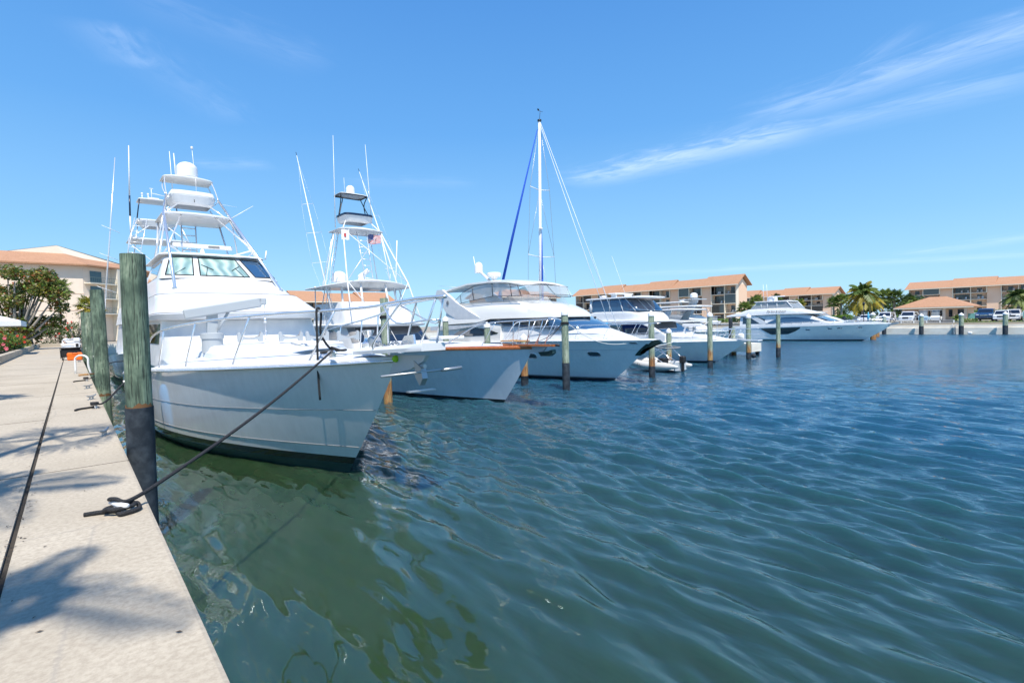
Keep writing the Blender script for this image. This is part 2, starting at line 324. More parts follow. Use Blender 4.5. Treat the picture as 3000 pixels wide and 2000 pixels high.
leaf('leaf_olive', (0.15, 0.13, 0.04), (0.28, 0.24, 0.08)); leaf('leaf_red', (0.22, 0.05, 0.015), (0.38, 0.13, 0.03)); leaf('leaf_yellow', (0.28, 0.22, 0.02), (0.45, 0.38, 0.05)); leaf('leaf_palm', (0.10, 0.15, 0.03), (0.26, 0.32, 0.07))
mk('flower_red', (0.7, 0.03, 0.015), 0.6); mk('flower_pink', (0.75, 0.15, 0.2), 0.6); mk('bark', (0.20, 0.16, 0.12), 0.9); mk('bark_grey', (0.34, 0.30, 0.25), 0.9)
m_ = mk('lawn', (0.07, 0.14, 0.02), 0.9); nb = NB(m_); nb.col(nb.ramp(nb.noise(3, 5, 0.7), [(0.3, (0.05, 0.10, 0.015)), (0.7, (0.12, 0.2, 0.035))]))
mk('asphalt', (0.08, 0.08, 0.08), 0.9); mk('paving', (0.33, 0.29, 0.23), 0.9); mk('rust', (0.17, 0.085, 0.035), 0.9); m_ = mk('soil', (0.08, 0.055, 0.035), 0.95)
mk('orange_case', (0.85, 0.16, 0.01), 0.45); mk('blue_cloth', (0.03, 0.19, 0.42), 0.8); mk('canvas_blue', (0.02, 0.10, 0.55), 0.8); mk('canvas_teal', (0.02, 0.30, 0.55), 0.8); mk('canvas_white', (0.78, 0.78, 0.76), 0.8)
mk('fender_blue', (0.10, 0.30, 0.55), 0.35); mk('skin', (0.50, 0.28, 0.18), 0.6); mk('shirt_grey', (0.35, 0.36, 0.38), 0.9); mk('shirt_white', (0.6, 0.6, 0.62), 0.9); mk('shorts_navy', (0.03, 0.035, 0.06), 0.9); mk('hair', (0.10, 0.07, 0.05), 0.8); mk('hair_grey', (0.4, 0.38, 0.36), 0.8)
mk('car_white', (0.78, 0.78, 0.78), 0.15, coat=1.0); mk('car_blue', (0.01, 0.04, 0.11), 0.15, coat=1.0); mk('car_black', (0.01, 0.01, 0.012), 0.12, coat=1.0); mk('car_dark', (0.02, 0.02, 0.022), 0.5)
mk('chrome', (0.6, 0.6, 0.62), 0.15, metal=1.0); mk('lamp_lens', (0.7, 0.72, 0.75), 0.1, coat=1.0); mk('tyre', (0.015, 0.015, 0.015), 0.8); mk('cart_blue', (0.35, 0.50, 0.62), 0.3)
mk('flag_red', (0.5, 0.03, 0.03), 0.8); mk('flag_white', (0.75, 0.75, 0.75), 0.8); mk('flag_blue', (0.03, 0.05, 0.25), 0.8); mk('hypalon', (0.62, 0.61, 0.57), 0.5); mk('green_tennis', (0.35, 0.65, 0.03), 0.7)
mk('white_paint', (0.78, 0.78, 0.76), 0.5); mk('door_panel', (0.05, 0.04, 0.04), 0.2); mk('aqua_wall', (0.16, 0.42, 0.42), 0.8); mk('umbrella_cyan', (0.08, 0.42, 0.65), 0.8); mk('sign_purple', (0.16, 0.15, 0.38), 0.6); mk('sign_brown', (0.14, 0.05, 0.03), 0.6); mk('ink', (0.02, 0.02, 0.03), 0.5); mk('anchor_steel', (0.04, 0.07, 0.06), 0.12, metal=0.6)
# ------------------------------------------------------------------ water, quay, ground
Q = 1.5
def graded(a, b, fine0, fine1, d0, g, dmax):
    out = [fine0]; x = fine0
    while x < fine1: x += d0; out.append(x)
    d = d0
    while x < b: d = min(dmax, d*g); x += d; out.append(x)
    lo = []; x = fine0; d = d0
    while x > a: d = min(dmax, d*g*1.03); x -= d; lo.append(x)
    return np.array(lo[::-1]+out)
wx = graded(0.3, 94.9, 0.47, 10.0, 0.05, 1.011, 0.7); wy = graded(-60, 101, -1.0, 14.0, 0.06, 1.02, 1.1)
XX, YY = np.meshgrid(wx, wy); DX = np.gradient(wx)[None, :]*np.ones_like(XX); DY = np.gradient(wy)[:, None]*np.ones_like(XX)
ZZ = np.zeros_like(XX); rs = np.random.RandomState(3)
calm = 0.24+0.76*np.clip((XX*0.9+0.05*YY-2.9)/4.5, 0, 1)
lee = 1-0.45*np.clip((YY-13)/6, 0, 1)*np.clip((38-XX)/8, 0, 1)
for i in range(90):
    lam = 0.22*(1.15/0.22)**rs.rand(); th = math.radians(-8)+rs.randn()*(0.24 if lam < 1.1 else 0.45); ph = rs.rand()*6.283
    kx, ky = 2*math.pi/lam*math.cos(th), 2*math.pi/lam*math.sin(th)
    amp = 0.0092*lam**1.0*(0.5+rs.rand())
    att = np.clip(lam/(2.6*DX)-1, 0, 1)*np.clip(lam/(2.6*DY*abs(math.sin(th))+1e-3)-1, 0, 1)
    s = np.sin(kx*XX+ky*YY+ph+0.35*np.sin(0.9*XX+1.3*YY+i))
    ZZ += amp*att*(s+0.45*s*s)*(calm if lam < 2.0 else (0.5+0.5*calm))
ZZ *= lee
n_y, n_x = XX.shape
vs = np.stack([XX, YY, ZZ], -1).reshape(-1, 3).astype(np.float32)
idx = np.arange(n_y*n_x).reshape(n_y, n_x); q4 = np.stack([idx[:-1, :-1], idx[:-1, 1:], idx[1:, 1:], idx[1:, :-1]], -1).reshape(-1, 4)
me = bpy.data.meshes.new('water'); me.vertices.add(len(vs)); me.vertices.foreach_set('co', vs.ravel())
me.loops.add(q4.size); me.loops.foreach_set('vertex_index', q4.ravel().astype(np.int32)); me.polygons.add(len(q4))
me.polygons.foreach_set('loop_start', np.arange(0, q4.size, 4, dtype=np.int32)); me.polygons.foreach_set('loop_total', np.full(len(q4), 4, dtype=np.int32))
me.polygons.foreach_set('use_smooth', np.ones(len(q4), dtype=bool)); me.update(calc_edges=True)
wm = mk('water', (0.02, 0.045, 0.035), 0.015, spec=0.5); wp_ = wm.node_tree.nodes['Principled BSDF']; wp_.inputs['IOR'].default_value = 1.7; wp_.inputs['Subsurface Weight'].default_value = 1.0; wp_.inputs['Subsurface Radius'].default_value = (0.35, 0.8, 0.6); wp_.inputs['Subsurface Scale'].default_value = 0.9
nb = NB(wm)
sx = nb.n('ShaderNodeSeparateXYZ'); nb.l(nb.tc.outputs['Object'], sx.inputs[0])
r1 = nb.noise(1.0, 3, 0.6, sc=(2.4, 0.8, 1), dist=0.4); r2_ = nb.noise(1.0, 3, 0.6, sc=(6.5, 2.2, 1), dist=0.4); r3 = nb.noise(1.0, 2, 0.5, sc=(0.35, 0.22, 1))
far = nb.n('ShaderNodeMapRange'); nb.l(sx.outputs[0], far.inputs[0]); far.inputs[1].default_value = 3.0; far.inputs[2].default_value = 13.0; far.inputs[3].default_value = 0.10; far.inputs[4].default_value = 1.0
h = nb.math('ADD', nb.math('MULTIPLY', r1, 0.10), nb.math('MULTIPLY', nb.math('MULTIPLY', r2_, 0.045), far.outputs[0]))
h = nb.math('MULTIPLY', h, nb.math('MULTIPLY', far.outputs[0], nb.math('ADD', nb.math('MULTIPLY', r3, 1.3), 0.35)))
nb.bump(h, 1.0, 1.0)
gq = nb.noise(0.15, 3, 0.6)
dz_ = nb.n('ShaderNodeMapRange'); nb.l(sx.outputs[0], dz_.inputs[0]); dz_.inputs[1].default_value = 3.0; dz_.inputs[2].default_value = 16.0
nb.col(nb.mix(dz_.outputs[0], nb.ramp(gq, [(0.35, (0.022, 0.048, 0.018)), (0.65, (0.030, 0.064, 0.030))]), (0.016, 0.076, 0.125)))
wp_.inputs['Specular Tint'].default_value = (0.62, 0.86, 1.0, 1)
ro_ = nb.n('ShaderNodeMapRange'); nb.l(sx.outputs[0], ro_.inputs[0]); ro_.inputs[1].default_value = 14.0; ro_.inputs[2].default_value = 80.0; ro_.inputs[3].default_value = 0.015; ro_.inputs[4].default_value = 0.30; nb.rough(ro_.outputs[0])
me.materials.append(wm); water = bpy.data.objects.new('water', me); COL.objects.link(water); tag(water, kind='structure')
def struct(name, mb, m_, **k):
    o = mb.build(name, m_, **k); return tag(o, kind='structure')
# seabed-side ground and land beyond the basin
b = MB(); b.box(-400, -0.42, -80, 92, -1, 1.42); b.box(-400, 400, 101.6, 500, -1, 1.42); b.box(-400, 0.0, 92, 101.6, -1, 1.42)
b.box(96.2, 700, -300, 101.6, -1, 1.62); struct('ground', b, M['paving'])
# walkway slabs (between groove and planter) and the bulkhead cap
b = MB(); y = -12.0
while y < 88:
    b.box(-3.08, -0.435, y, min(y+4.994, 88), 1.30, Q-0.004); y += 5.0
walk = struct('walkway', b, M['concrete'])
b = MB(); y = -12.0
prof = [(-0.395, 1.0), (-0.395, Q-0.006), (-0.385, Q), (0.462, Q), (0.484, Q-0.008), (0.49, Q-0.03), (0.49, 1.05), (0.47, 1.0)]
while y < 92:
    b.prism([(u, v) for u, v in prof], y, min(y+9.99, 92), axis='y'); y += 10.0
struct('bulkhead_cap', b, M['concrete'])
b = MB(); b.box(-0.436, -0.394, -12, 92, 1.2, 1.468); struct('expansion_joint', b, M['joint_dirt'])
b = MB(); b.box(-0.39, 0.44, -12, 92, -1.2, 1.0); struct('quay_wall', b, M['sea_wall'])
# far sea wall (two steps), basin end wall
b = MB(); b.box(95.0, 95.6, -60, 101, -1, 0.92); b.box(95.25, 96.4, -60, 101, 0.92, 1.32)
tag(b.build('sea_wall', M['sea_wall']), 'long pale concrete sea wall with a step across the basin', 'sea wall')
b = MB(); b.box(94.985, 95.0, -60, 101, -0.3, 0.08)
b = MB(); b.box(0.5, 95, 101, 101.6, -1, 1.40); tag(b.build('basin_end_wall', M['sea_wall']), 'low concrete basin wall behind the moored boats', 'sea wall')
b = MB(); b.box(97.5, 112, -60, 100, 1.5, 1.66); struct('parking_lot', b, M['asphalt'])

# ------------------------------------------------------------------ pilings
def piling(x, y, top, r, label, group, cap=None, sleeve=None, mk_='wood_pile_pale', lean=(0, 0), name='mooring_piling'):
    t = thing(name, label, 'piling', (x, y, 0), group)
    R = [(r*1.08, -0.9), (r*1.06, 0.3), (r*1.03, 1.5), (r, top-0.05), (r*0.97, top)]
    n = 22; b = MB(); rows = []
    rnd = random.Random(int(x*100+y*7))
    off = [1+rnd.uniform(-0.02, 0.02) for _ in range(n)]
    zs = np.linspace(-0.9, top, 14)
    for z in zs:
        rr = float(np.interp(z, [p[1] for p in R], [p[0] for p in R]))
        rows.append([(rr*off[k]*math.cos(2*math.pi*k/n)+lean[0]*z, rr*off[k]*math.sin(2*math.pi*k/n)+lean[1]*z, z) for k in range(n)])
    b.grid(rows, closed=True, sm=True); b.ngon(rows[-1]); b.build('post', M[mk_], t, auto=40)
    if sleeve is not None:
        b = MB(); rows = [[((r*1.06+0.006)*math.cos(2*math.pi*k/24)+lean[0]*z, (r*1.06+0.006)*math.sin(2*math.pi*k/24)+lean[1]*z, z) for k in range(24)] for z in (-0.6, 0.5, sleeve-0.01, sleeve)]
        b.grid(rows, closed=True); b.build('sleeve', M['pile_sleeve'], t, auto=40)
    if mk_ == 'wood_pile':
        b = MB(); zt = sleeve if sleeve else 1.2; rnd2 = random.Random(int(y)); rows = [[((r*1.035+0.003)*math.cos(2*math.pi*k/26)+lean[0]*z, (r*1.035+0.003)*math.sin(2*math.pi*k/26)+lean[1]*z, z+(rnd2.uniform(-0.03, 0.05) if j else 0)) for k in range(26)] for j, z in enumerate((zt-0.03, zt+0.03))]
        b.grid(rows, closed=True); b.build('tide_band', M['rust'], t)
        b = MB(); b.lathe([(0.001, 0), (0.022, 0), (0.022, 0.02), (0.001, 0.025)], 6, (lean[0]*2.4-r-0.018, lean[1]*2.4, 2.4), axis='x'); b.build('bolt', M['galv'], t, auto=30)
    if cap:
        b = MB(); lx, ly = lean[0]*top, lean[1]*top; rc = r*1.16
        b.lathe([(rc, top-0.10), (rc, top+0.03), (rc*0.96, top+0.05), (0.01, top+0.05+rc*0.85)], 20, (lx, ly, 0)); b.build('cap', M['plastic_white'], t, auto=30)
    return t
G_Q = 'pilings standing along the quay edge'; G_B = 'pilings between the boat slips'; G_F = 'pilings standing against the far sea wall'
piling(0.70, 9.15, 4.22, 0.158, 'weathered green piling with black sleeve, nearest the camera beside the bow', G_Q, sleeve=2.02, mk_='wood_pile', lean=(0.004, 0))
piling(0.70, 20.2, 4.42, 0.175, 'green piling on the quay edge just behind the black sleeved one', G_Q, mk_='wood_pile', lean=(-0.012, -0.02))
piling(0.68, 31.5, 4.10, 0.165, 'third green piling along the quay, partly hidden by taller ones', G_Q, mk_='wood_pile')
piling(0.66, 41.5, 4.42, 0.170, 'greyish green piling farthest along the quay edge', G_Q, mk_='wood_pile')
piling(16.75, 15.8, 3.50, 0.155, 'pale green piling with black sleeve and white cap beside teak trimmed bow', G_B, cap=1, sleeve=1.27, lean=(-0.008, 0.0))
piling(23.5, 15.87, 3.40, 0.155, 'white capped piling standing beside the inflatable dinghy', G_B, cap=1, sleeve=0.62, lean=(-0.006, 0))
piling(30.1, 16.1, 3.30, 0.155, 'white capped piling with rusty band before the fourth boat bow', G_B, cap=1, sleeve=0.42)
piling(38.0, 17.3, 3.16, 0.165, 'rusty piling beside the concrete dock end', G_B, cap=1, sleeve=0.42)
piling(40.75, 16.3, 3.24, 0.150, 'slender green piling with black base in front of the big yacht', G_B, sleeve=0.75)
piling(9.39, 18.5, 4.20, 0.160, 'piling with black rope round it behind the pulpit rail', G_B, lean=(-0.01, 0))
piling(16.85, 18.7, 2.36, 0.170, 'yellowish piling hidden behind the teak trimmed bow', G_B, cap=1, sleeve=0.3)
piling(16.85, 21.6, 3.0, 0.16, 'white capped piling seen over the teak deck, under the arch window', G_B, cap=1)
piling(16.85, 25.6, 3.4, 0.17, 'white capped piling seen left of the dark arched saloon window', G_B, cap=1)
piling(29.0, 18.3, 2.33, 0.16, 'orange stained piling with white cap behind the dinghy frame', G_B, cap=1, sleeve=0.1)
piling(42.0, 20.4, 2.3, 0.16, 'orange brown piling behind the boarding steps', G_B)
piling(75.0, 18.8, 0.95, 0.30, 'short yellow stub piling under the yacht bow', 'stub pilings under the yacht bow')
piling(84.0, 20.6, 1.4, 0.25, 'slim yellow stub piling behind the yacht bow', 'stub pilings under the yacht bow')
for Y, lab in ((17.68, 'capped piling at the far wall left of the wall ladder'), (13.25, 'capped piling at the far wall right of the wall ladder'), (8.8, 'capped piling at the far wall in front of the white cars'), (22.2, 'capless looking piling at far wall nearest the yacht bow')):
    piling(94.2, Y, 2.75, 0.26, lab, G_F, cap=1, sleeve=1.2)
piling(96.0, 24.1, 3.1, 0.32, 'thick green capped piling rising over the yacht bow rail', G_F, cap=1)
piling(93.0, 27.2, 2.9, 0.25, 'black piling behind the middle of the yacht foredeck', G_F, mk_='pile_sleeve')
piling(48.0, 26.9, 3.05, 0.17, 'black topped piling behind the white fishing yacht', G_F, mk_='pile_sleeve')
piling(44.0, 21.6, 3.1, 0.16, 'black piling beside the parked white buggy', G_F, mk_='pile_sleeve')
# rope turns round two pilings
def coil_on(x, y, z, r, label, turns=3, mk_='rope_black', rr=0.018):
    b = MB(); pts = []
    for i in range(turns*16+1):
        a = 2*math.pi*i/16; pts.append((x+(r+rr)*math.cos(a), y+(r+rr)*math.sin(a), z+rr*2.0*i/16+0.012*math.sin(2*a)))
    b.tube(pts, rr, 6); return tag(b.build('mooring_rope', M[mk_]), label, 'rope', 'mooring ropes')
coil_on(9.35, 18.5, 3.40, 0.165, 'dark rope wound round the piling behind the pulpit rail')
c_ = coil_on(16.72, 15.8, 2.98, 0.16, 'black rope wound round the piling beside the teak trimmed bow', 3)

# ------------------------------------------------------------------ quay fittings
def horn_cleat(x, y, s, label, rz, mk_='galv'):
    t = thing('horn_cleat', label, 'cleat', (x, y, Q), 'small cleats on the bulkhead cap', rz)
    b = MB(); pts = [(-0.13*s, 0, 0.085*s), (-0.07*s, 0, 0.065*s), (0, 0, 0.06*s), (0.07*s, 0, 0.065*s), (0.13*s, 0, 0.085*s)]
    b.tube(smooth_path(pts, 4), [0.009*s+0.008*s*math.sin(math.pi*i/16) for i in range(17)], 8); b.build('horn', M[mk_], t)
    b = MB()
    for k in (-1, 1): b.lathe([(0.017*s, 0), (0.013*s, 0.03*s), (0.014*s, 0.06*s)], 8, (k*0.04*s, 0, 0))
    b.cbox((0, 0, 0.006*s), (0.15*s, 0.055*s, 0.012*s)); b.build('base', M[mk_], t, auto=40)
    return t
horn_cleat(0.33, 10.2, 1.25, 'grey cleat on the cap just past the nearest palm shadow', 1.2)
horn_cleat(0.31, 16.05, 1.3, 'grey cleat on the cap between the two roped cleats, nearer one', 1.0)
horn_cleat(0.31, 19.35, 1.3, 'grey cleat on the cap between the two roped cleats, farther one', 0.9)
horn_cleat(0.30, 38.0, 1.3, 'tiny grey cleat seen through the white hoop rail', 0.9)
def roped_cleat(x, y, label, rlabel, s=1.0):
    t = thing('horn_cleat', label, 'cleat', (x, y, Q), 'cleats wrapped in black rope')
    b = MB(); b.tube([(-0.02, -0.16, 0.09), (0, -0.07, 0.07), (0, 0.07, 0.07), (-0.02, 0.16, 0.09)], [0.012, 0.02, 0.02, 0.012], 8); b.build('horn', M['plastic_white'], t)
    b = MB(); b.cbox((0, 0, 0.035), (0.05, 0.12, 0.07)); b.build('base', M['plastic_white'], t)
    b = MB(); rnd = random.Random(int(y*10)); pts = []
    for i in range(60):
        a = i*0.42; pts.append((x+0.05*math.sin(a*1.0)+rnd.uniform(-.008, .008)-0.02, y+(0.19*math.cos(a*0.5)), Q+0.035+0.05*abs(math.sin(a*0.25))+0.0008*i))
    pts = smooth_path(pts, 3); b.tube(pts, 0.022, 6)
    b.tube(smooth_path([(x-0.02, y, Q+0.08), (0.52, y+0.15, Q+0.10), (1.0, y+0.9, 2.0), (1.55, y+2.2, 2.0)], 6), 0.02, 6)
    b.tube(smooth_path([(x, y, Q+0.03), (x-0.12, y-0.05, Q+0.022), (x-0.28, y-0.15, Q+0.022), (x-0.34, y-0.30, Q+0.022)], 6), 0.022, 6)
    tag(b.build('mooring_rope', M['rope_black']), rlabel, 'rope', 'mooring ropes')
roped_cleat(0.34, 14.2, 'white cleat buried in black rope just past the nearest piling', 'black rope heaped on the nearer far cleat and led to the hull')
roped_cleat(0.34, 22.6, 'white cleat buried in black rope in front of the hoop rail', 'black rope heaped on the cleat in front of the hoop rail')
# nearest cleat with the thick black knot and the bow line to the first boat
kx, ky = 0.26, 5.72
t = thing('horn_cleat', 'white horn cleat inside the thick black knot nearest the camera', 'cleat', (kx, ky, Q), 'cleats wrapped in black rope', 0.25)
b = MB(); b.tube([(-0.02, 0.15, 0.07), (-0.01, 0.06, 0.075), (0.0, -0.06, 0.075), (0.02, -0.14, 0.085)], [0.014, 0.024, 0.027, 0.018], 10); b.build('horn', M['plastic_white'], t)
b = MB(); b.cbox((0, 0, 0.03), (0.05, 0.12, 0.06), bev=0.01); b.build('base', M['plastic_white'], t)
b = MB(); R_ = 0.0185
P_ = []
def kp(x, y, z): P_.append((kx+x, ky+y, Q+R_+z))
kp(-0.24, 0.10, 0.0); kp(-0.17, 0.08, 0.002); kp(-0.10, 0.05, 0.004); kp(-0.02, 0.0, 0.004)
for a in range(-100, 200, 25): kp(0.02+0.125*math.cos(math.radians(a)), -0.03+0.085*math.sin(math.radians(a))*1.15, 0.004+0.03*(a > 20))
for a in range(200, 470, 25): kp(0.015+0.10*math.cos(math.radians(a)), -0.01+0.075*math.sin(math.radians(a))*1.15, 0.042)
kp(0.0, 0.13, 0.06); kp(-0.06, 0.11, 0.09); kp(-0.02, 0.02, 0.105); kp(0.05, -0.02, 0.075)
bow_cleat = Vector((3.62, 9.25, 2.68))
a0 = Vector((kx+0.07, ky-0.01, Q+0.075)); 
for i in range(1, 25):
    k = i/24; p = a0.lerp(bow_cleat, k); p.z -= 0.10*math.sin(math.pi*k)*(1-0.2*k); P_.append(tuple(p))
b.tube(smooth_path(P_, 4), R_, 10); tag(b.build('bow_line', M['rope_black']), 'thick black bow line knotted on the near cleat and led to the bow', 'rope', 'mooring ropes')
# hoop rail
t = thing('hoop_rail', 'white hoop grab rail standing on the cap by the green pilings', 'rail', (0.28, 27.0, Q))
b = MB(); pts = [(-0.20, 0.2, 0), (-0.20, 0.2, 0.55)]+[(-0.20*math.cos(a)+0.0, 0.2-0.2*(1-math.cos(a))/1, 0.55+0.18*math.sin(a)) for a in np.linspace(0.2, math.pi-0.2, 10)]+[(0.20, -0.2, 0.55), (0.20, -0.2, 0.3), (0.26, -0.2, 0.0)]
b.tube(smooth_path(pts, 4), 0.035, 10); b.build('hoop', M['white_paint'], t)
b = MB(); b.lathe([(0.06, 0), (0.06, 0.015)], 12, (-0.2, 0.2, 0)); b.lathe([(0.06, 0), (0.06, 0.015)], 12, (0.26, -0.2, 0)); b.build('foot_flange', M['galv'], t, auto=30)
b = MB(); rnd = random.Random(5); pts = [(0.30+0.13*math.sin(i*0.9)+rnd.uniform(-.03, .03), 25.6+0.35*math.cos(i*0.55)+rnd.uniform(-.1, .1), Q+0.015+0.02*rnd.random()) for i in range(26)]
b.tube(smooth_path(pts, 4), 0.012, 5); tag(b.build('rope_tangle', M['rope_brown']), 'tangle of thin brown rope lying under the hoop rail', 'rope')
# work cart, orange case, cloth
t = thing('work_cart', 'low black tool cart on the quay beyond the hoop rail', 'cart', (-0.05, 42.0, Q))
b = MB(); b.cbox((0, 0, 0.42), (0.95, 0.6, 0.50), bev=0.04); b.cbox((0.05, -0.31, 0.30), (0.8, 0.04, 0.25), bev=0.01); b.build('body', M['black_rubber'], t, auto=30)
b = MB(); b.cbox((0.0, 0, 0.72), (0.97, 0.62, 0.09), bev=0.03); b.build('lid', M['black_rubber'], t, auto=30)
b = MB(); b.tube([(-0.47, -0.32, 0.1), (-0.5, -0.36, 0.75), (0.5, -0.36, 0.75), (0.47, -0.32, 0.1)], 0.025, 8); b.build('handle', M['black_tube'], t)
for sx_ in (-0.4, 0.4):
    b = MB(); b.lathe([(0.02, -0.03), (0.09, -0.03), (0.09, 0.03), (0.02, 0.03)], 14, (sx_, -0.2, 0.09), axis='x'); b.build('wheel', M['tyre'], t, auto=40)
b = MB(); rows = [[(x, y, 0.0+0.03*math.sin(9*x)*math.cos(7*y)) for x in np.linspace(-0.22, 0.22, 12)] for y in np.linspace(-0.2, 0.2, 9)]; b.grid(rows)
tag(b.build('cloth', M['blue_cloth'], loc=(-0.25, 41.95, Q+0.83)), 'crumpled blue cloth on top of the black tool cart', 'cloth')
b = MB(); b.cbox((0, 0, 0.24), (0.72, 0.34, 0.46), bev=0.05); b.cbox((0, 0, 0.30), (0.74, 0.36, 0.02), 0)
t = thing('tool_case', 'bright orange hard case in front of the black tool cart', 'case', (0.12, 40.9, Q)); b.build('shell', M['orange_case'], t, auto=30)
b = MB(); b.tube([(-0.12, -0.18, 0.42), (-0.12, -0.22, 0.47), (0.12, -0.22, 0.47), (0.12, -0.18, 0.42)], 0.012, 6); b.build('handle', M['black_tube'], t)
# white dock boxes farther on
def dock_box(x, y, label, w=1.2, d=0.6, h=0.6):
    t = thing('dock_box', label, 'dock box', (x, y, Q), 'white dock boxes on the quay')
    b = MB(); b.cbox((0, 0, h*0.42), (w, d, h*0.84), bev=0.03); b.build('body', M['plastic_white'], t, auto=30)
    b = MB(); b.prism([(-d*0.54, h*0.84), (d*0.54, h*0.84), (d*0.5, h), (-d*0.5, h*1.05)], -w*0.53, w*0.53, 'x'); b.build('lid', M['plastic_white'], t)
dock_box(0.0, 56, 'white dock box just beyond the black tool cart', 1.0, 0.6, 0.75); dock_box(-0.05, 62, 'white dock box in front of the seated couple', 1.3, 0.6, 0.7); dock_box(0.1, 68, 'white dock box hard by the farthest piling', 0.9, 0.6, 0.9)
b = MB(); b.cbox((0, 0, 0.55), (0.30, 0.22, 1.1), bev=0.03); b.cbox((0, -0.02, 1.2), (0.34, 0.26, 0.25), bev=0.04)
t = thing('power_pedestal', 'white shore power pedestal beside the third green piling', 'power pedestal', (0.28, 45, Q)); b.build('body', M['plastic_white'], t, auto=30)
b = MB(); b.cbox((0, -0.12, 0.85), (0.14, 0.03, 0.2)); b.build('socket_panel', M['black_rubber'], t)

# fallen leaf litter along the joint and planter
b = MB(); rnd = random.Random(12)
for _ in range(420):
    if rnd.random() < 0.6: x, y = -0.415+rnd.gauss(0, 0.03), rnd.uniform(2, 16)
    else: x, y = rnd.uniform(-2.9, 0.42), rnd.uniform(2, 22)
    a = rnd.random()*6.28; s = rnd.uniform(0.008, 0.022); z = Q+0.004+rnd.random()*0.004
    b.add([(x+s*math.cos(a), y+s*math.sin(a), z), (x+s*.35*math.cos(a+1.6), y+s*.35*math.sin(a+1.6), z+0.003), (x-s*math.cos(a), y-s*math.sin(a), z), (x+s*.35*math.cos(a-1.6), y+s*.35*math.sin(a-1.6), z+0.002)], [(0, 1, 2, 3)])
o = b.build('leaf_litter', M['soil']); tag(o, 'small dry leaves scattered along the walkway joint', 'leaf litter', kind='stuff')

b = MB()
for y in (3.05, 8.02, 13.0, 18.0, 23.0, 28.0, 33.0, 38.0): b.box(-3.07, -0.44, y-0.006, y+0.006, Q-0.02, Q-0.001)
for y in (-2.004, 7.996, 17.996, 27.996, 37.996): b.box(-0.38, 0.488, y-0.005, y+0.005, Q-0.02, Q+0.0025)
struct('slab_joint', b, M['joint_dirt'])
# ------------------------------------------------------------------ boat helpers (local frame: x to starboard side away from camera, y aft, z up)
def mono(B, L, p): return lambda y: B*(1-(1-min(max(y/L, 0), 1))**p)
def hull(parent, L, B, sheer, rake, hwd, hww, name='hull', mats=None, stripes=(0.28, 0.46), zb=-0.45, transom_in=0.92, bow_round=1.15, nst=40, flare=1.9, chine=None, hull_m='hull_white', boot='boot_black', bottom='antifoul'):
    """lofted planing hull; hwd/hww half width at sheer and at the waterline as functions of distance aft of the local stem"""
    ts = [((i/(nst-1))**1.7) for i in range(nst)]
    def P(t, zl):          # zl: ('abs', z) or ('f', fraction from stripe top to sheer)
        sh = sheer(t*L)
        z = zl[1] if zl[0] == 'abs' else stripes[1]+(sh-stripes[1])*zl[1]
        s0 = sheer(0); v = (z-0.0)/(sh-0.0); vs = max(0, min(1, z/s0 if t < 0.3 else v))
        ys = rake*(1-max(-0.3, z/s0))**bow_round if z < s0 else 0
        y = ys+t*(L-ys)
        k = max(0, min(1, v)); fl = flare-(flare-1.0)*min(1, t*1.6)
        wd, ww = hwd(t*L), hww(t*(L-rake))
        w = ww+(wd-ww)*k**fl
        if z < 0: w = ww*(1+z/abs(zb)*0.55)
        return (w, y, z)
    lv = [('abs', zb), ('abs', -0.1), ('abs', stripes[0]), ('abs', stripes[1])]+[('f', k) for k in (0.12, 0.25, 0.4, 0.55, 0.7, 0.85, 0.95, 1.0)]
    b = MB()
    for s_ in (-1, 1):
        rows = [[(s_*P(t, z)[0], P(t, z)[1], P(t, z)[2]) for t in ts] for z in lv]
        b.grid(rows, mf=lambda i, k: 2 if i < 2 else (1 if i == 2 else 0))
    tr = [P(1, z) for z in lv]; pts = [(-p[0], p[1], p[2]) for p in tr]+[(p[0], p[1], p[2]) for p in tr[::-1]]
    b.ngon(pts)
    b.build(name, [M[hull_m], M[boot], M[bottom]], parent, auto=50)
    return P, ts
def deck(parent, L, sheer, hwd, camber, name='deck', m_='nonskid', y0=0.02, y1=None, inset=0.03, nst=36, dz=0.0):
    b = MB(); rows = []
    for i in range(nst):
        t = (i/(nst-1))**1.5; y = y0+t*((y1 or L)-y0); w = max(0.01, hwd(y)-inset); sh = sheer(y)+dz
        c = camber(y) if callable(camber) else camber
        rows.append([(w*u, y, sh+c*(1-abs(u)**2.2)*min(1, y/2.5+0.1)) for u in np.linspace(-1, 1, 17)])
    b.grid(rows); return b.build(name, M[m_], parent)
def rub(parent, L, sheer, hwd, r=0.035, m_='steel', dz=-0.03, name='rub_rail', out=0.01, y0=0.0):
    b = MB()
    ys = [y0+(L-y0)*(i/40)**1.6 for i in range(41)]
    path = [(-(hwd(y)+out), y, sheer(y)+dz) for y in ys[::-1]]+[((hwd(y)+out), y, sheer(y)+dz) for y in ys[1:]]
    b.tube(path, r, 8); return b.build(name, M[m_], parent)
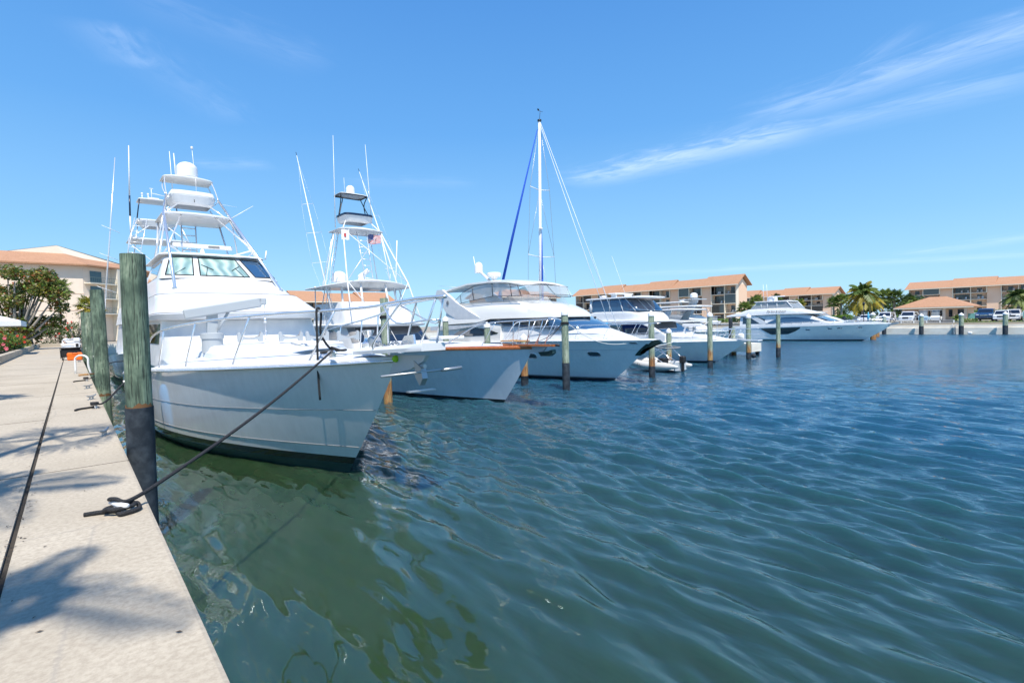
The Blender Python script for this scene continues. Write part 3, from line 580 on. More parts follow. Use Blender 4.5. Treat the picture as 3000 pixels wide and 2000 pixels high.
def shell(parent, name, ya, yb, bot, top, hw, n=24, m_='gelcoat', camber=0.06, rnd=0.12, auto=40, tumble=0.0, front=True, back=True, floor=False):
    """house or superstructure: lofted along y from cross sections"""
    b = MB(); rows = []
    for i in range(n):
        y = ya+(yb-ya)*i/(n-1); zb_, zt = bot(y), top(y); wb, wt = hw(y, zb_), hw(y, zt); r = min(rnd, 0.45*max(0.02, zt-zb_), 0.45*wt)
        half = [(wb, zb_), (wb+(wt-wb)*0.33, zb_+(zt-zb_)*0.33), (wb+(wt-wb)*0.66, zb_+(zt-zb_)*0.66), (wt, zt-r), (wt-r*0.3, zt-r*0.3), (wt-r, zt)]
        c = camber*min(1, (zt-zb_)/0.3)
        roof = [((wt-r)*u, zt+c*(1-u*u)) for u in (0.66, 0.33, 0.0)]
        h = half+roof
        sec = [(-x, y, z) for x, z in h]+[(x, y, z) for x, z in h[::-1][1:]]
        rows.append(sec)
    b.grid(rows)
    if front: b.ngon(rows[0])
    if back: b.ngon(rows[-1])
    return b.build(name, M[m_] if isinstance(m_, str) else m_, parent, auto=auto)
def panel(parent, name, ya, yb, bot, top, hw, off=0.012, n=12, m_='dark_glass', sides=(-1, 1), thick=0.0):
    for s_ in sides:
        b = MB(); rows = []
        for i in range(n):
            y = ya+(yb-ya)*i/(n-1); z0, z1 = bot(y), top(y)
            rows.append([(s_*(hw(y, z0+(z1-z0)*k)+off), y, z0+(z1-z0)*k) for k in (0, 0.33, 0.66, 1)])
        b.grid(rows); o = b.build(name, M[m_], parent)
    return o
def ring(pts, r, parent, name, m_='steel', n=8, closed=False):
    return MB().tube(pts, r, n, closed=closed).build(name, M[m_], parent)
def radome(parent, c, r, h, name='radome', m_='plastic_white'):
    p = [(r*0.86, 0), (r, 0.04*h), (r, h*0.55)]+[(r*math.cos(a), h*0.55+(h*0.45)*math.sin(a)) for a in np.linspace(0.15, 1.5, 9)]+[(0.001, h)]
    return MB().lathe(p, 24, c).build(name, M[m_], parent, auto=40)
def whip(parent, a, b_, r0=0.014, r1=0.005, name='antenna', m_='white_tube'):
    return MB().tube([a, tuple((Vector(a)+Vector(b_))/2), b_], [r0, (r0+r1)/2, r1], 6).build(name, M[m_], parent)
def plate(parent, name, poly, z0, z1, m_='gelcoat', camber=0.0, front_drop=0.0, bev=0.03, fn=None):
    """flat rounded plate (hard top, platform): poly is (x, y) list, extruded z0..z1 with a softened edge"""
    n = len(poly); cx_ = sum(p[0] for p in poly)/n; cy_ = sum(p[1] for p in poly)/n
    def off(k, z): return [(cx_+(p[0]-cx_)*k, cy_+(p[1]-cy_)*k, z+(fn(p[0], p[1]) if fn else 0)) for p in poly]
    zm = (z0+z1)/2; rows = [off(0.001, z0), off(0.5, z0), off(1-bev, z0), off(1, zm-0.2*(z1-z0)), off(1, zm+0.2*(z1-z0)), off(1-bev, z1), off(0.5, z1+camber*0.75), off(0.001, z1+camber)]
    return MB().grid(rows, closed=True).build(name, M[m_], parent, auto=35)
def rounded(hw, y0, y1, rf=0.8, pf=2.4, n=10, aft=0.08, bow=0.25):
    """outline: bowed front at y0, sides, slightly rounded back at y1 (x,y points)"""
    pts = []
    for i in range(n+1):
        a = math.pi/2*(i/n)                       # from side to centre front
        x = -hw*math.cos(a)**(2/pf); y = y0+rf-rf*math.sin(a)**(2/pf)
        pts.append((x, y))
    pts = pts+[(-x, y) for x, y in pts[::-1][1:]]
    pts += [(hw, y1-aft), (hw-aft, y1), (-(hw-aft), y1), (-hw, y1-aft)]
    return pts
def lerp3(a, b_, k): return tuple(a[i]+(b_[i]-a[i])*k for i in range(3))
def ladder(parent, a0, a1, b0, b1, n, r=0.02, name='ladder', m_='alloy'):
    o = MB(); o.tube([a0, b0], r, 6); o.tube([a1, b1], r, 6)
    for i in range(n):
        k = (i+0.5)/n; o.tube([lerp3(a0, b0, k), lerp3(a1, b1, k)], r*0.8, 6)
    return o.build(name, M[m_], parent)

# ================================================================== BOAT 1: big sportfisher by the quay
T1 = thing('sportfishing_boat', 'large white sportfishing boat with tall tuna tower beside the quay', 'boat', (4.32, 8.1, 0), 'boats berthed in the marina')
sh1 = interp([(0, 2.53), (1.2, 2.45), (3, 2.36), (5, 2.26), (7, 2.16), (9, 2.05), (11, 1.95), (14, 1.6), (20, 1.35)])
hd1 = mono(2.68, 10.5, 2.15); hw1 = mono(2.60, 8.2, 1.75)
hull(T1, 20, 2.68, sh1, 2.35, hd1, hw1, stripes=(0.27, 0.43), bow_round=1.1, flare=2.2)
# spray rails / knuckle lines on the topsides
def rail_line(parent, f0, y1, z_of, hull_hw, r, name, m_='hull_white'):
    b = MB()
    for s_ in (-1, 1):
        pts = []
        for i in range(30):
            y = f0+(y1-f0)*i/29; z = z_of(y); w = hull_hw(y, z); pts.append((s_*(w+0.004), y, z))
        b.tube(pts, r, 5)
    return b.build(name, M[m_], parent)
def hull_hw_factory(L, sheer, rake, hwd, hww, bow_round, flare):
    def g(y, z):
        s0 = sheer(0); ys = rake*(1-z/s0)**bow_round if z < s0 else 0
        t = max(0, (y-ys)/(L-ys)); sh = sheer(t*L); k = max(0, min(1, z/sh)); fl = flare-(flare-1)*min(1, t*1.6)
        wd, ww = hwd(t*L), hww(t*(L-rake)); return ww+(wd-ww)*k**fl
    return g
HH1 = hull_hw_factory(20, sh1, 2.35, hd1, hw1, 1.1, 2.2)
rail_line(T1, 1.70, 16, interp([(2, 0.68), (6, 0.62), (16, 0.5)]), HH1, 0.010, 'spray_rail', 'mesh_cover')
rail_line(T1, 0.88, 18, interp([(1, 1.52), (6, 1.30), (12, 1.15), (18, 1.0)]), HH1, 0.007, 'knuckle_line', 'mesh_cover')
deck(T1, 20, sh1, hd1, interp([(0, 0.12), (2, 0.22), (5, 0.38), (8, 0.5), (10, 0.4), (20, 0.1)]), 'foredeck', y1=11.5)
b = MB(); b.box(-2.4, 2.4, 17, 19.9, 0.9, 0.95); b.build('cockpit_sole', M['teak'], T1)
rub(T1, 20, sh1, hd1, 0.028, 'steel', dz=-0.035)
rub(T1, 20, sh1, hd1, 0.05, 'gelcoat', dz=0.01, name='toe_rail', out=-0.05)
# raised trunk of the foredeck
shell(T1, 'trunk_cabin', 4.6, 10.2, lambda y: sh1(y)+0.05, interp([(4.6, 2.42), (5.2, 2.62), (7, 2.70), (10.2, 2.66)]), lambda y, z: min(1.75, 0.35+(y-4.6)*0.9)-0.25*(z-2.3), n=20, m_='nonskid', rnd=0.14, camber=0.05)
# lower deckhouse and upper fairing: plan outlines lofted in z
def plan(hw, yf, yb, rf, p=2.6, n=12):
    pts = []
    for i in range(n+1):
        a = math.pi/2*i/n; pts.append((-hw*math.cos(a)**(2/p), yf+rf-rf*math.sin(a)**(2/p)))
    pts = pts+[(-x, y) for x, y in pts[::-1][1:]]
    return [(-hw, yb)]+pts+[(hw, yb)]
def loft_plans(parent, name, levels, mats, mf=None, sub=1, top=True, auto=35):
    """levels: (z, hw, yf, yb, rf[, p])"""
    b = MB(); rows = []
    for lv in levels:
        z, hw, yf, yb, rf = lv[:5]; p = lv[5] if len(lv) > 5 else 2.6
        rows.append([(x, y, z+(lv[6]*(1-(x/hw)**2) if len(lv) > 6 else 0)) for x, y in plan(hw, yf, yb, rf, p)])
    b.grid(rows, closed=True, mf=mf)
    if top: b.ngon(rows[-1])
    return b.build(name, mats, parent, auto=auto)
loft_plans(T1, 'deckhouse', [(2.0, 2.32, 8.7, 17.5, 2.0, 3.2), (2.75, 2.28, 8.9, 17.5, 2.0, 3.2), (3.46, 2.22, 9.3, 17.5, 2.0, 3.2)], [M['gelcoat']])
loft_plans(T1, 'bridge_fairing', [(3.42, 2.22, 9.25, 18.2, 2.0, 3.2), (3.46, 2.40, 8.75, 18.2, 2.0, 3.2), (3.60, 2.44, 8.65, 18.2, 2.0, 3.2), (3.68, 2.36, 8.95, 18.2, 2.0, 3.2), (4.15, 2.22, 10.3, 18.2, 1.8, 3.0), (4.28, 2.19, 10.7, 18.2, 1.8, 3.0), (4.34, 2.10, 11.1, 18.2, 1.7, 3.0), (4.80, 1.98, 12.3, 18.2, 1.5, 3.0), (4.93, 1.95, 12.55, 18.2, 1.4, 3.0)], [M['gelcoat']])
for zz_, hw_, yf_, rf_ in ((4.31, 2.16, 10.85, 1.75), (3.64, 2.42, 8.75, 2.0)):
    MB().tube([(x*1.004, y-0.01, zz_) for x, y in plan(hw_, yf_, 18.2, rf_, 3.1, 16)], 0.009, 5).build('moulding_seam', M['mesh_cover'], T1)
# enclosed bridge with raked windscreen
wb = (4.93, 1.93, 12.55, 18.0, 1.05, 3.6); wt = (5.90, 1.62, 14.15, 18.0, 0.7, 3.6)
loft_plans(T1, 'bridge_cabin', [wb, wt], [M['gelcoat']])
loft_plans(T1, 'bridge_roof', [(5.90, 1.60, 14.1, 18.6, 0.7, 3.6), (5.885, 1.74, 13.92, 18.7, 0.9, 3.4), (5.92, 1.79, 13.86, 18.8, 0.9, 3.4), (5.98, 1.76, 13.95, 18.8, 0.9, 3.4), (6.05, 1.5, 14.4, 18.5, 0.8, 3.2)], [M['gelcoat']])
def front_pt(x, z):     # point on the raked windscreen surface
    k = (z-wb[0])/(wt[0]-wb[0]); hw = wb[1]+(wt[1]-wb[1])*k; yf = wb[2]+(wt[2]-wb[2])*k; rf = wb[4]+(wt[4]-wb[4])*k
    c = min(0.9999, abs(x)/hw); sa = (1-c**3.6)**(1/3.6); return (x, yf+rf-rf*sa, z)
def screen(parent, name, corners, off, m_, n=8, frame=None):
    """corners (x,z) tl,tr,br,bl on the windscreen"""
    b = MB(); rows = []
    for i in range(n+1):
        k = i/n; l = (corners[0][0]+(corners[3][0]-corners[0][0])*k, corners[0][1]+(corners[3][1]-corners[0][1])*k); r = (corners[1][0]+(corners[2][0]-corners[1][0])*k, corners[1][1]+(corners[2][1]-corners[1][1])*k)
        row = []
        for j in range(n+1):
            p = front_pt(l[0]+(r[0]-l[0])*j/n, l[1]+(r[1]-l[1])*j/n); row.append((p[0]*(1+off*0.3), p[1]-off, p[2]))
        rows.append(row)
    b.grid(rows); w = b.build(name, M[m_], parent)
    if frame:
        edge = rows[0]+[r_[-1] for r_ in rows[1:]]+rows[-1][::-1][1:]+[r_[0] for r_ in rows[::-1]][1:-1]
        MB().tube(edge, frame, 5, closed=True).build('gasket', M['black_rubber'], w)
    return w
screen(T1, 'windscreen_pane', [(-0.62, 5.81), (0.60, 5.81), (0.80, 5.04), (-0.78, 5.04)], 0.02, 'curtain_glass', frame=0.022)
screen(T1, 'windscreen_pane', [(-1.48, 5.79), (-0.80, 5.81), (-0.98, 5.04), (-1.76, 5.06)], 0.02, 'curtain_glass', frame=0.022)
screen(T1, 'windscreen_pane', [(0.78, 5.81), (1.46, 5.79), (1.76, 5.06), (1.0, 5.04)], 0.02, 'blue_glass', frame=0.022)
def side_hw1(y, z): return wb[1]+(wt[1]-wb[1])*(z-wb[0])/(wt[0]-wb[0])
panel(T1, 'side_window', 14.3, 17.2, lambda y: 5.05, lambda y: 5.7, side_hw1, 0.01, m_='dark_glass')
panel(T1, 'side_window', 10.9, 14.6, interp([(10.9, 2.72), (14.6, 2.72)]), interp([(10.9, 3.34), (14.6, 3.36)]), lambda y, z: 2.28-0.07*(z-2.75)/0.7, 0.012, m_='dark_glass')
for s_ in (-1, 1):      # wipers
    for xw in ((0.62, 0.30),):
        p0 = front_pt(s_*xw[0], 5.02); p1 = front_pt(s_*xw[1]*1.5, 5.42); p2 = front_pt(s_*0.30, 5.30); p3 = front_pt(s_*0.62, 5.50)
        b = MB(); b.tube([(p0[0], p0[1]-0.06, p0[2]), (p1[0], p1[1]-0.06, p1[2])], 0.010, 5); b.tube([(p2[0], p2[1]-0.055, p2[2]), (p3[0], p3[1]-0.055, p3[2])], 0.012, 5); b.build('wiper', M['black_tube'], T1)
p0 = front_pt(-1.65, 5.0); p1 = front_pt(-1.15, 5.35); MB().tube([(p0[0], p0[1]-0.06, p0[2]), (p1[0], p1[1]-0.06, p1[2])], 0.010, 5).build('wiper', M['black_tube'], T1)
# rails on the foredeck
def railxy(y): return hd1(max(0.0, y))-0.10
st_y = [9.0, 6.6, 4.3, 2.0, 0.25]
railz = interp([(-1.55, 3.53), (-0.9, 3.53), (0, 3.49), (1.2, 3.43), (3, 3.40), (5, 3.34), (7, 3.24), (9, 3.10), (10.5, 2.92), (11.2, 2.65), (11.4, 2.05)])
def rail_pt(y, s_):
    if y >= 0.6: return (s_*(hd1(y)-0.16), y, railz(y))
    w = (hd1(0.6)-0.16)*(1-((0.6-y)/2.15)**2.4)**0.5 if y > -1.55 else 0
    return (s_*max(w, 0.0), y, railz(y))
ys = [11.4, 11.2, 10.6, 9.6, 8.5, 7.2, 6, 5, 4, 3, 2, 1.2, 0.6, 0.0, -0.5, -0.9, -1.25, -1.45, -1.53]
path = [rail_pt(y, -1) for y in ys]+[(0, -1.55, 3.53)]+[rail_pt(y, 1) for y in ys[::-1]]
MB().tube(smooth_path(path, 3), 0.027, 8).build('bow_rail', M['steel'], T1)
for s_ in (-1, 1):
    for y in st_y:
        if y > 1:
            base = (s_*(hd1(y)-0.12), y, sh1(y)+0.02); tp = rail_pt(y-0.62, s_)
            o = MB().tube([base, tp], 0.021, 8)
        else:
            base = (s_*0.30, 0.35, 2.62); tp = rail_pt(-0.45, s_); o = MB().tube(smooth_path([(s_*0.30, 0.55, 2.66), (s_*0.30, 0.30, 2.70), (s_*0.32, 0.22, 2.85), tp], 4), 0.02, 8)
        st = o.build('stanchion', M['steel'], T1); MB().lathe([(0.05, 0), (0.05, 0.012), (0.028, 0.03)], 12, base).build('stanchion_base', M['steel'], st, auto=30)
    MB().tube([(s_*0.16, -1.0, 2.72), rail_pt(-1.40, s_)], 0.018, 8).build('stanchion', M['steel'], T1)
    MB().tube(smooth_path([rail_pt(0.2, s_), (s_*0.33, -0.6, 3.15), (s_*0.12, -1.2, 3.18), (0, -1.32, 3.18)], 4), 0.014, 8).build('mid_rail', M['steel'], T1)
# pulpit with anchor
b = MB(); n_ = 10; rows = []
for i in range(n_+1):
    y = 1.1-2.28*i/n_; w = 0.34-0.12*(i/n_)**2; zc_ = 2.64+0.012*i
    rows.append([(-w, y, zc_-0.06), (-w*1.02, y, zc_), (-w*0.9, y, zc_+0.06), (w*0.9, y, zc_+0.06), (w*1.02, y, zc_), (w, y, zc_-0.06)])
b.grid(rows, closed=True, sm=False); b.ngon(rows[-1]); b.ngon(rows[0]); b.build('pulpit', M['gelcoat'], T1, auto=30)
b = MB(); b.prism([(0.4, 2.58), (-1.0, 2.62), (-0.9, 2.52), (-0.45, 2.36), (0.35, 2.22)], -0.035, 0.035, 'x'); b.build('anchor_davit_plate', M['grey_gel'], T1)
an = MB(); an.tube([(0, 0.55, 2.36), (0, -0.9, 2.44)], 0.035, 8); an.prism([(-0.62, 2.52), (-0.84, 2.42), (-0.90, 2.24), (-0.80, 2.12), (-0.66, 2.26), (-0.66, 2.4)], -0.05, 0.05, 'x')
anc = an.build('anchor', M['galv'], T1, auto=30)
b = MB(); b.tube([(-0.75, -0.85, 2.33), (0.75, -0.85, 2.36)], 0.020, 8); b.tube([(0.35, -0.85, 2.345), (0.75, -0.85, 2.36)], 0.028, 8); b.build('stock', M['galv'], anc)
b = MB(); b.cbox((0, -0.76, 2.03), (0.5, 0.12, 0.02)); b.build('fluke', M['galv'], anc)
b = MB(); b.lathe([(0.001, -0.065), (0.045, -0.045), (0.065, 0), (0.045, 0.045), (0.001, 0.065)], 14, (0.0, 0.10, 2.52)); b.lathe([(0.001, -0.065), (0.045, -0.045), (0.065, 0), (0.045, 0.045), (0.001, 0.065)], 14, (-0.06, -0.03, 2.53)); b.build('tennis_ball_guard', M['green_tennis'], T1)
# windlass, chain, cleats, hatch
b = MB(); b.lathe([(0.13, 0), (0.13, 0.10), (0.085, 0.14), (0.07, 0.24), (0.11, 0.32), (0.12, 0.35), (0.001, 0.36)], 18, (0.0, 1.15, 2.68)); wl_ = b.build('windlass', M['steel'], T1, auto=40)
b = MB(); b.lathe([(0.11, -0.10), (0.14, -0.08), (0.14, 0.08), (0.11, 0.10)], 16, (0.05, 1.0, 2.78), axis='x'); b.build('gypsy', M['galv'], wl_, auto=40)
b = MB(); pts = [(0.03+0.02*math.sin(i*2), 1.0-0.055*i, 2.76+0.03*math.sin(i*0.5)+0.001*i) for i in range(22)]
for i, p in enumerate(pts): b.tube([(p[0]+0.028*math.cos(a)*(i % 2), p[1]+0.036*math.sin(a), p[2]+0.028*math.cos(a)*(1-i % 2)) for a in np.linspace(0, 6.283, 9)[:-1]], 0.010, 5, closed=True)
b.build('anchor_chain', M['galv'], T1)
b = MB(); b.prism([(0.2, 2.72), (-0.35, 2.74), (-0.30, 2.95), (0.0, 2.92)], 0.14, 0.18, 'x'); b.build('roller_bracket', M['steel'], T1)
for s_ in (-1, 1):
    b = MB(); b.tube(smooth_path([(s_*0.70-0.0, 0.98, 2.63), (s_*0.70, 1.08, 2.66), (s_*0.70, 1.22, 2.66), (s_*0.70, 1.36, 2.64)], 4), 0.022, 8); b.cbox((s_*0.7, 1.17, 2.60), (0.07, 0.14, 0.08)); b.build('deck_cleat', M['steel'], T1)
b = MB(); b.cbox((-0.35, 2.9, 2.76), (0.75, 0.7, 0.05), bev=0.02); b.build('deck_hatch', M['smoke_glass'], T1, auto=30)
b = MB(); b.tube([(-0.75, 2.52, 2.76), (0.05, 2.52, 2.76), (0.05, 3.28, 2.79), (-0.75, 3.28, 2.79)], 0.03, 6, closed=True); b.build('hatch_frame', M['gelcoat'], T1)
# tender chocks
for i, (x, y) in enumerate([(-0.75, 6.6), (0.15, 6.2), (0.75, 5.9), (1.45, 5.5)]):
    b = MB(); w = 0.30; prof_ = [(-w, 0.0), (-w, 0.06), (-w*1.02, 0.22), (-w*0.85, 0.26), (-w*0.72, 0.14), (0, 0.085), (w*0.72, 0.14), (w*0.85, 0.26), (w*1.02, 0.22), (w, 0.06), (w, 0.0), (w*0.7, 0.0), (w*0.6, 0.05), (-w*0.6, 0.05), (-w*0.7, 0.0)]
    b.prism([(x+u, 2.78-0.01*i+v) for u, v in prof_], y-0.05, y+0.05, 'y'); ck = b.build('tender_chock', M['davit_paint'], T1)
    MB().tube(smooth_path([(x-w*0.85, y, 3.035-0.01*i), (x-w*0.7, y, 2.93-0.01*i), (x, y, 2.87-0.01*i), (x+w*0.7, y, 2.93-0.01*i), (x+w*0.85, y, 3.035-0.01*i)], 4), 0.018, 5).build('chock_pad', M['mesh_cover'], ck)
# davit crane
dv = MB().lathe([(0.25, 0), (0.25, 0.36), (0.275, 0.37), (0.275, 0.50), (0.2, 0.52), (0.001, 0.52)], 24, (-1.5, 7.3, 2.52)).build('davit_pedestal', M['davit_paint'], T1, auto=35)
b = MB(); P0 = Vector((-2.12, 7.3, 3.52)); P1 = Vector((-0.36, 7.0, 3.84)); dxy = (P1-P0).normalized()
b.cbox(tuple((P0+P1)/2), ((P1-P0).length, 0.20, 0.26), rz=math.atan2(dxy.y, dxy.x), ry=-math.asin(dxy.z), bev=0.03); bm_ = b.build('davit_boom', M['davit_paint'], T1, auto=30)
b = MB(); b.cbox((-0.30, 6.99, 3.86), (0.14, 0.16, 0.18), bev=0.02); b.build('boom_head', M['davit_paint'], bm_, auto=30)
b = MB(); b.prism([(-1.62, 3.04), (-1.38, 3.04), (-1.36, 3.55), (-1.60, 3.50)], 7.22, 7.38, 'y'); b.tube([(-1.38, 7.18, 3.10), (-1.10, 7.18, 3.62)], 0.035, 8); b.build('davit_knuckle', M['davit_paint'], T1)
b = MB(); b.tube([(-0.27, 6.98, 3.8), (-0.27, 6.98, 2.95)], 0.006, 4); b.lathe([(0.035, 0), (0.035, 0.14)], 10, (-0.27, 6.98, 3.28)); b.tube([(-0.27, 6.98, 3.05), (-0.23, 6.98, 2.96), (-0.27, 6.98, 2.86), (-0.30, 6.98, 2.94)], 0.01, 5); b.tube([(-0.27, 6.98, 2.88), (-0.27, 6.98, 2.74)], 0.018, 6); b.build('hoist_hook', M['steel'], bm_)
# tuna tower
H1 = rounded(1.30, 17.0, 19.6, 0.35, 3.2); H2 = rounded(0.98, 18.9, 20.2, 0.30, 3.0)
plate(T1, 'tower_hardtop', H1, 7.98, 8.07, camber=0.05, bev=0.02, fn=lambda x, y: -0.03*x*x)
plate(T1, 'tower_sunshade', H2, 9.98, 10.05, camber=0.06, bev=0.03, fn=lambda x, y: -0.06*x*x)
loft_plans(T1, 'control_box', [(8.60, 0.68, 18.2, 19.2, 0.3, 3.0), (8.68, 0.78, 18.05, 19.2, 0.3, 3.0), (8.98, 0.88, 17.95, 19.2, 0.3, 3.0), (9.00, 0.80, 18.0, 19.2, 0.3, 3.0)], [M['gelcoat']])
loft_plans(T1, 'box_cushion', [(9.0, 0.82, 18.0, 19.2, 0.3, 3.0), (9.04, 0.84, 17.98, 19.2, 0.3, 3.0), (9.20, 0.80, 18.02, 19.2, 0.3, 3.0), (9.24, 0.5, 18.3, 19.1, 0.2, 3.0)], [M['canvas_white']])
b = MB(); b.cbox((0.0, 17.94, 8.76), (0.025, 0.02, 0.12)); b.build('nav_light', M['black_rubber'], T1)
ap = interp([(0, 0), (1, 1)])
for s_ in (-1, 1):
    L0 = (s_*1.66, 11.95, 4.52); L1 = (s_*1.24, 17.15, 7.97); L2 = (s_*0.98, 18.2, 8.95); L3 = (s_*0.92, 19.0, 9.99)
    leg = MB().tube([L0, L1, L2], 0.050, 10).build('tower_leg', M['steel'], T1); MB().lathe([(0.09, 0), (0.09, 0.02), (0.05, 0.05)], 14, L0).build('leg_foot', M['steel'], leg, auto=30)
    MB().tube(smooth_path([L2, (s_*0.96, 18.7, 9.5), (s_*0.90, 19.15, 9.99)], 5), 0.024, 8).build('shade_post', M['alloy'], T1)
    MB().tube(smooth_path([(s_*0.90, 19.2, 9.2), (s_*0.95, 19.6, 9.6), (s_*0.86, 19.9, 9.98)], 5), 0.02, 8).build('shade_post', M['alloy'], T1)
    MB().tube([(s_*1.45, 18.3, 5.95), (s_*1.20, 19.3, 7.98)], 0.04, 8).build('tower_leg', M['alloy'], T1)
    MB().tube([(s_*1.70, 15.0, 5.95), (s_*1.16, 17.3, 7.97)], 0.04, 8).build('tower_leg', M['alloy'], T1)
    MB().tube([(s_*1.15, 17.5, 8.05), (s_*0.55, 18.05, 8.63)], 0.028, 8).build('brace', M['alloy'], T1)
    MB().tube([(s_*1.18, 19.3, 8.05), (s_*0.80, 19.1, 8.63)], 0.028, 8).build('brace', M['alloy'], T1)
    k0 = lerp3(L0, L1, 0.52); MB().tube([k0, (s_*0.30, 16.9, 6.02)], 0.032, 8).build('brace', M['white_tube'], T1)
    MB().tube([k0, (s_*0.62, 17.2, 7.98)], 0.032, 8).build('brace', M['alloy'], T1)
    MB().tube([lerp3(L0, L1, 0.50), (s_*1.55, 17.9, 5.98)], 0.028, 8).build('brace', M['alloy'], T1)
    MB().tube([(s_*1.24, 17.15, 7.97), (s_*1.6, 17.6, 5.98)], 0.028, 8).build('brace', M['alloy'], T1)
MB().tube(smooth_path([(-1.0, 17.7, 8.10), (-1.1, 18.2, 8.5), (-0.9, 18.1, 8.9)], 4), 0.028, 8).build('brace', M['alloy'], T1)
MB().tube([(-0.98, 18.3, 8.9), (-0.98, 19.2, 8.9), (0.98, 19.2, 8.9), (0.98, 18.3, 8.9)], 0.02, 8).build('platform_rail', M['alloy'], T1)
ladder(T1, (-0.30, 19.5, 6.0), (0.28, 19.5, 6.0), (-0.28, 19.65, 8.0), (0.28, 19.65, 8.0), 6, 0.03, m_='steel')
radome(T1, (0.0, 19.35, 10.06), 0.42, 0.72)
rad = MB().cbox((0.05, 16.7, 6.62), (2.2, 0.14, 0.17), rz=0.02, bev=0.03).build('radar_scanner', M['plastic_white'], T1, auto=30)
MB().lathe([(0.20, 0), (0.19, 0.18), (0.10, 0.22), (0.06, 0.40)], 16, (0.0, 16.7, 6.12)).build('scanner_gearbox', M['plastic_white'], rad, auto=35)
MB().cbox((0.42, 16.61, 6.62), (0.42, 0.012, 0.09)).build('maker_plate', M['mesh_cover'], rad)
whip(T1, (-0.55, 19.6, 9.0), (-0.60, 19.7, 11.25), 0.02, 0.014); whip(T1, (-0.42, 19.5, 10.0), (-0.46, 19.55, 11.15), 0.03, 0.02); whip(T1, (0.30, 19.3, 10.05), (0.22, 19.3, 11.45), 0.014, 0.01)
MB().lathe([(0.05, 0), (0.06, 0.05), (0.03, 0.1)], 10, (0.22, 19.3, 11.42)).build('anchor_light', M['plastic_white'], T1, auto=35)
whip(T1, (0.42, 19.6, 10.0), (0.42, 19.7, 10.8), 0.022, 0.018)
whip(T1, (1.30, 17.3, 8.05), (2.25, 17.5, 8.75), 0.022, 0.012); whip(T1, (1.0, 18.4, 8.85), (1.75, 18.3, 8.78), 0.007, 0.004)
whip(T1, (1.72, 14.0, 5.9), (1.80, 14.1, 6.25), 0.03, 0.03); whip(T1, (0.25, 18.9, 9.3), (0.25, 18.9, 9.98), 0.008, 0.008)
for i in (-1, 1): MB().lathe([(0.04, -0.08), (0.09, -0.08), (0.09, 0.08), (0.04, 0.08)], 14, (-0.30+0.12*i, 18.3, 8.20), axis='y').build('spotlight', M['plastic_white'], T1, auto=40)
b = MB(); b.lathe([(0.001, -0.7), (0.10, -0.66), (0.16, -0.5), (0.16, 0.5), (0.10, 0.66), (0.001, 0.7)], 16, (0, 0, 0)); fd = b.build('fender', M['fender_blue'], None, loc=(1.38, 17.6, 0.85), auto=40)
tag(fd, 'blue cylindrical fender hanging between the hull and near piling', 'fender')
MB().tube([(0, 0, 0.7), (0.1, 0.2, 1.2)], 0.012, 5).build('lanyard', M['rope_black'], fd)
# hanging black rope over the bow rail
b = MB(); rp = rail_pt(1.75, -1); X0, Y0 = 4.32+rp[0], 8.1+rp[1]
o_ = 0.045
pts = [(X0-o_, Y0-0.02, 1.72), (X0-o_-0.01, Y0, 2.2), (X0-o_-0.005, Y0, 2.8), (X0-o_, Y0, 3.35), (X0-0.03, Y0, rp[2]+0.045), (X0+0.01, Y0, rp[2]+0.05), (X0+0.045, Y0, 3.35), (X0+0.06, Y0+0.1, 3.0), (X0+0.22, Y0+0.2, 2.75), (X0+0.30, Y0+0.15, 2.66), (X0+0.18, Y0-0.1, 2.66), (X0+0.05, Y0-0.05, 2.62), (X0+0.1, Y0+0.2, 2.62), (X0+0.35, Y0+0.1, 2.64), (X0+0.45, Y0-0.15, 2.66), (X0+0.3, Y0-0.25, 2.66), (X0+0.2, Y0-0.05, 2.72)]
b.tube(smooth_path(pts, 5), 0.022, 8); tag(b.build('hanging_rope', M['rope_black']), 'thick black rope slung over the bow rail, its end hanging down the hull', 'rope', 'mooring ropes')
# generic raked screen on a plan-loft surface
def surf(lo, hi):
    def g(x, z):
        k = (z-lo[0])/(hi[0]-lo[0]); hw = lo[1]+(hi[1]-lo[1])*k; yf = lo[2]+(hi[2]-lo[2])*k; rf = lo[4]+(hi[4]-lo[4])*k; p = lo[5]
        c = min(0.99995, abs(x)/hw); return (x, yf+rf-rf*(1-c**p)**(1/p), z)
    return g
def patch(parent, name, g, corners, off, m_, n=8, frame=None):
    b = MB(); rows = []
    for i in range(n+1):
        k = i/n; l = [corners[0][j]+(corners[3][j]-corners[0][j])*k for j in (0, 1)]; r = [corners[1][j]+(corners[2][j]-corners[1][j])*k for j in (0, 1)]
        rows.append([(lambda p: (p[0]*(1+off*0.3), p[1]-off, p[2]))(g(l[0]+(r[0]-l[0])*j/n, l[1]+(r[1]-l[1])*j/n)) for j in range(n+1)])
    b.grid(rows); w = b.build(name, M[m_], parent)
    if frame: MB().tube(rows[0]+[r_[-1] for r_ in rows[1:]]+rows[-1][::-1][1:]+[r_[0] for r_ in rows[::-1]][1:-1], frame, 5, closed=True).build('gasket', M['black_rubber'], w)
    return w
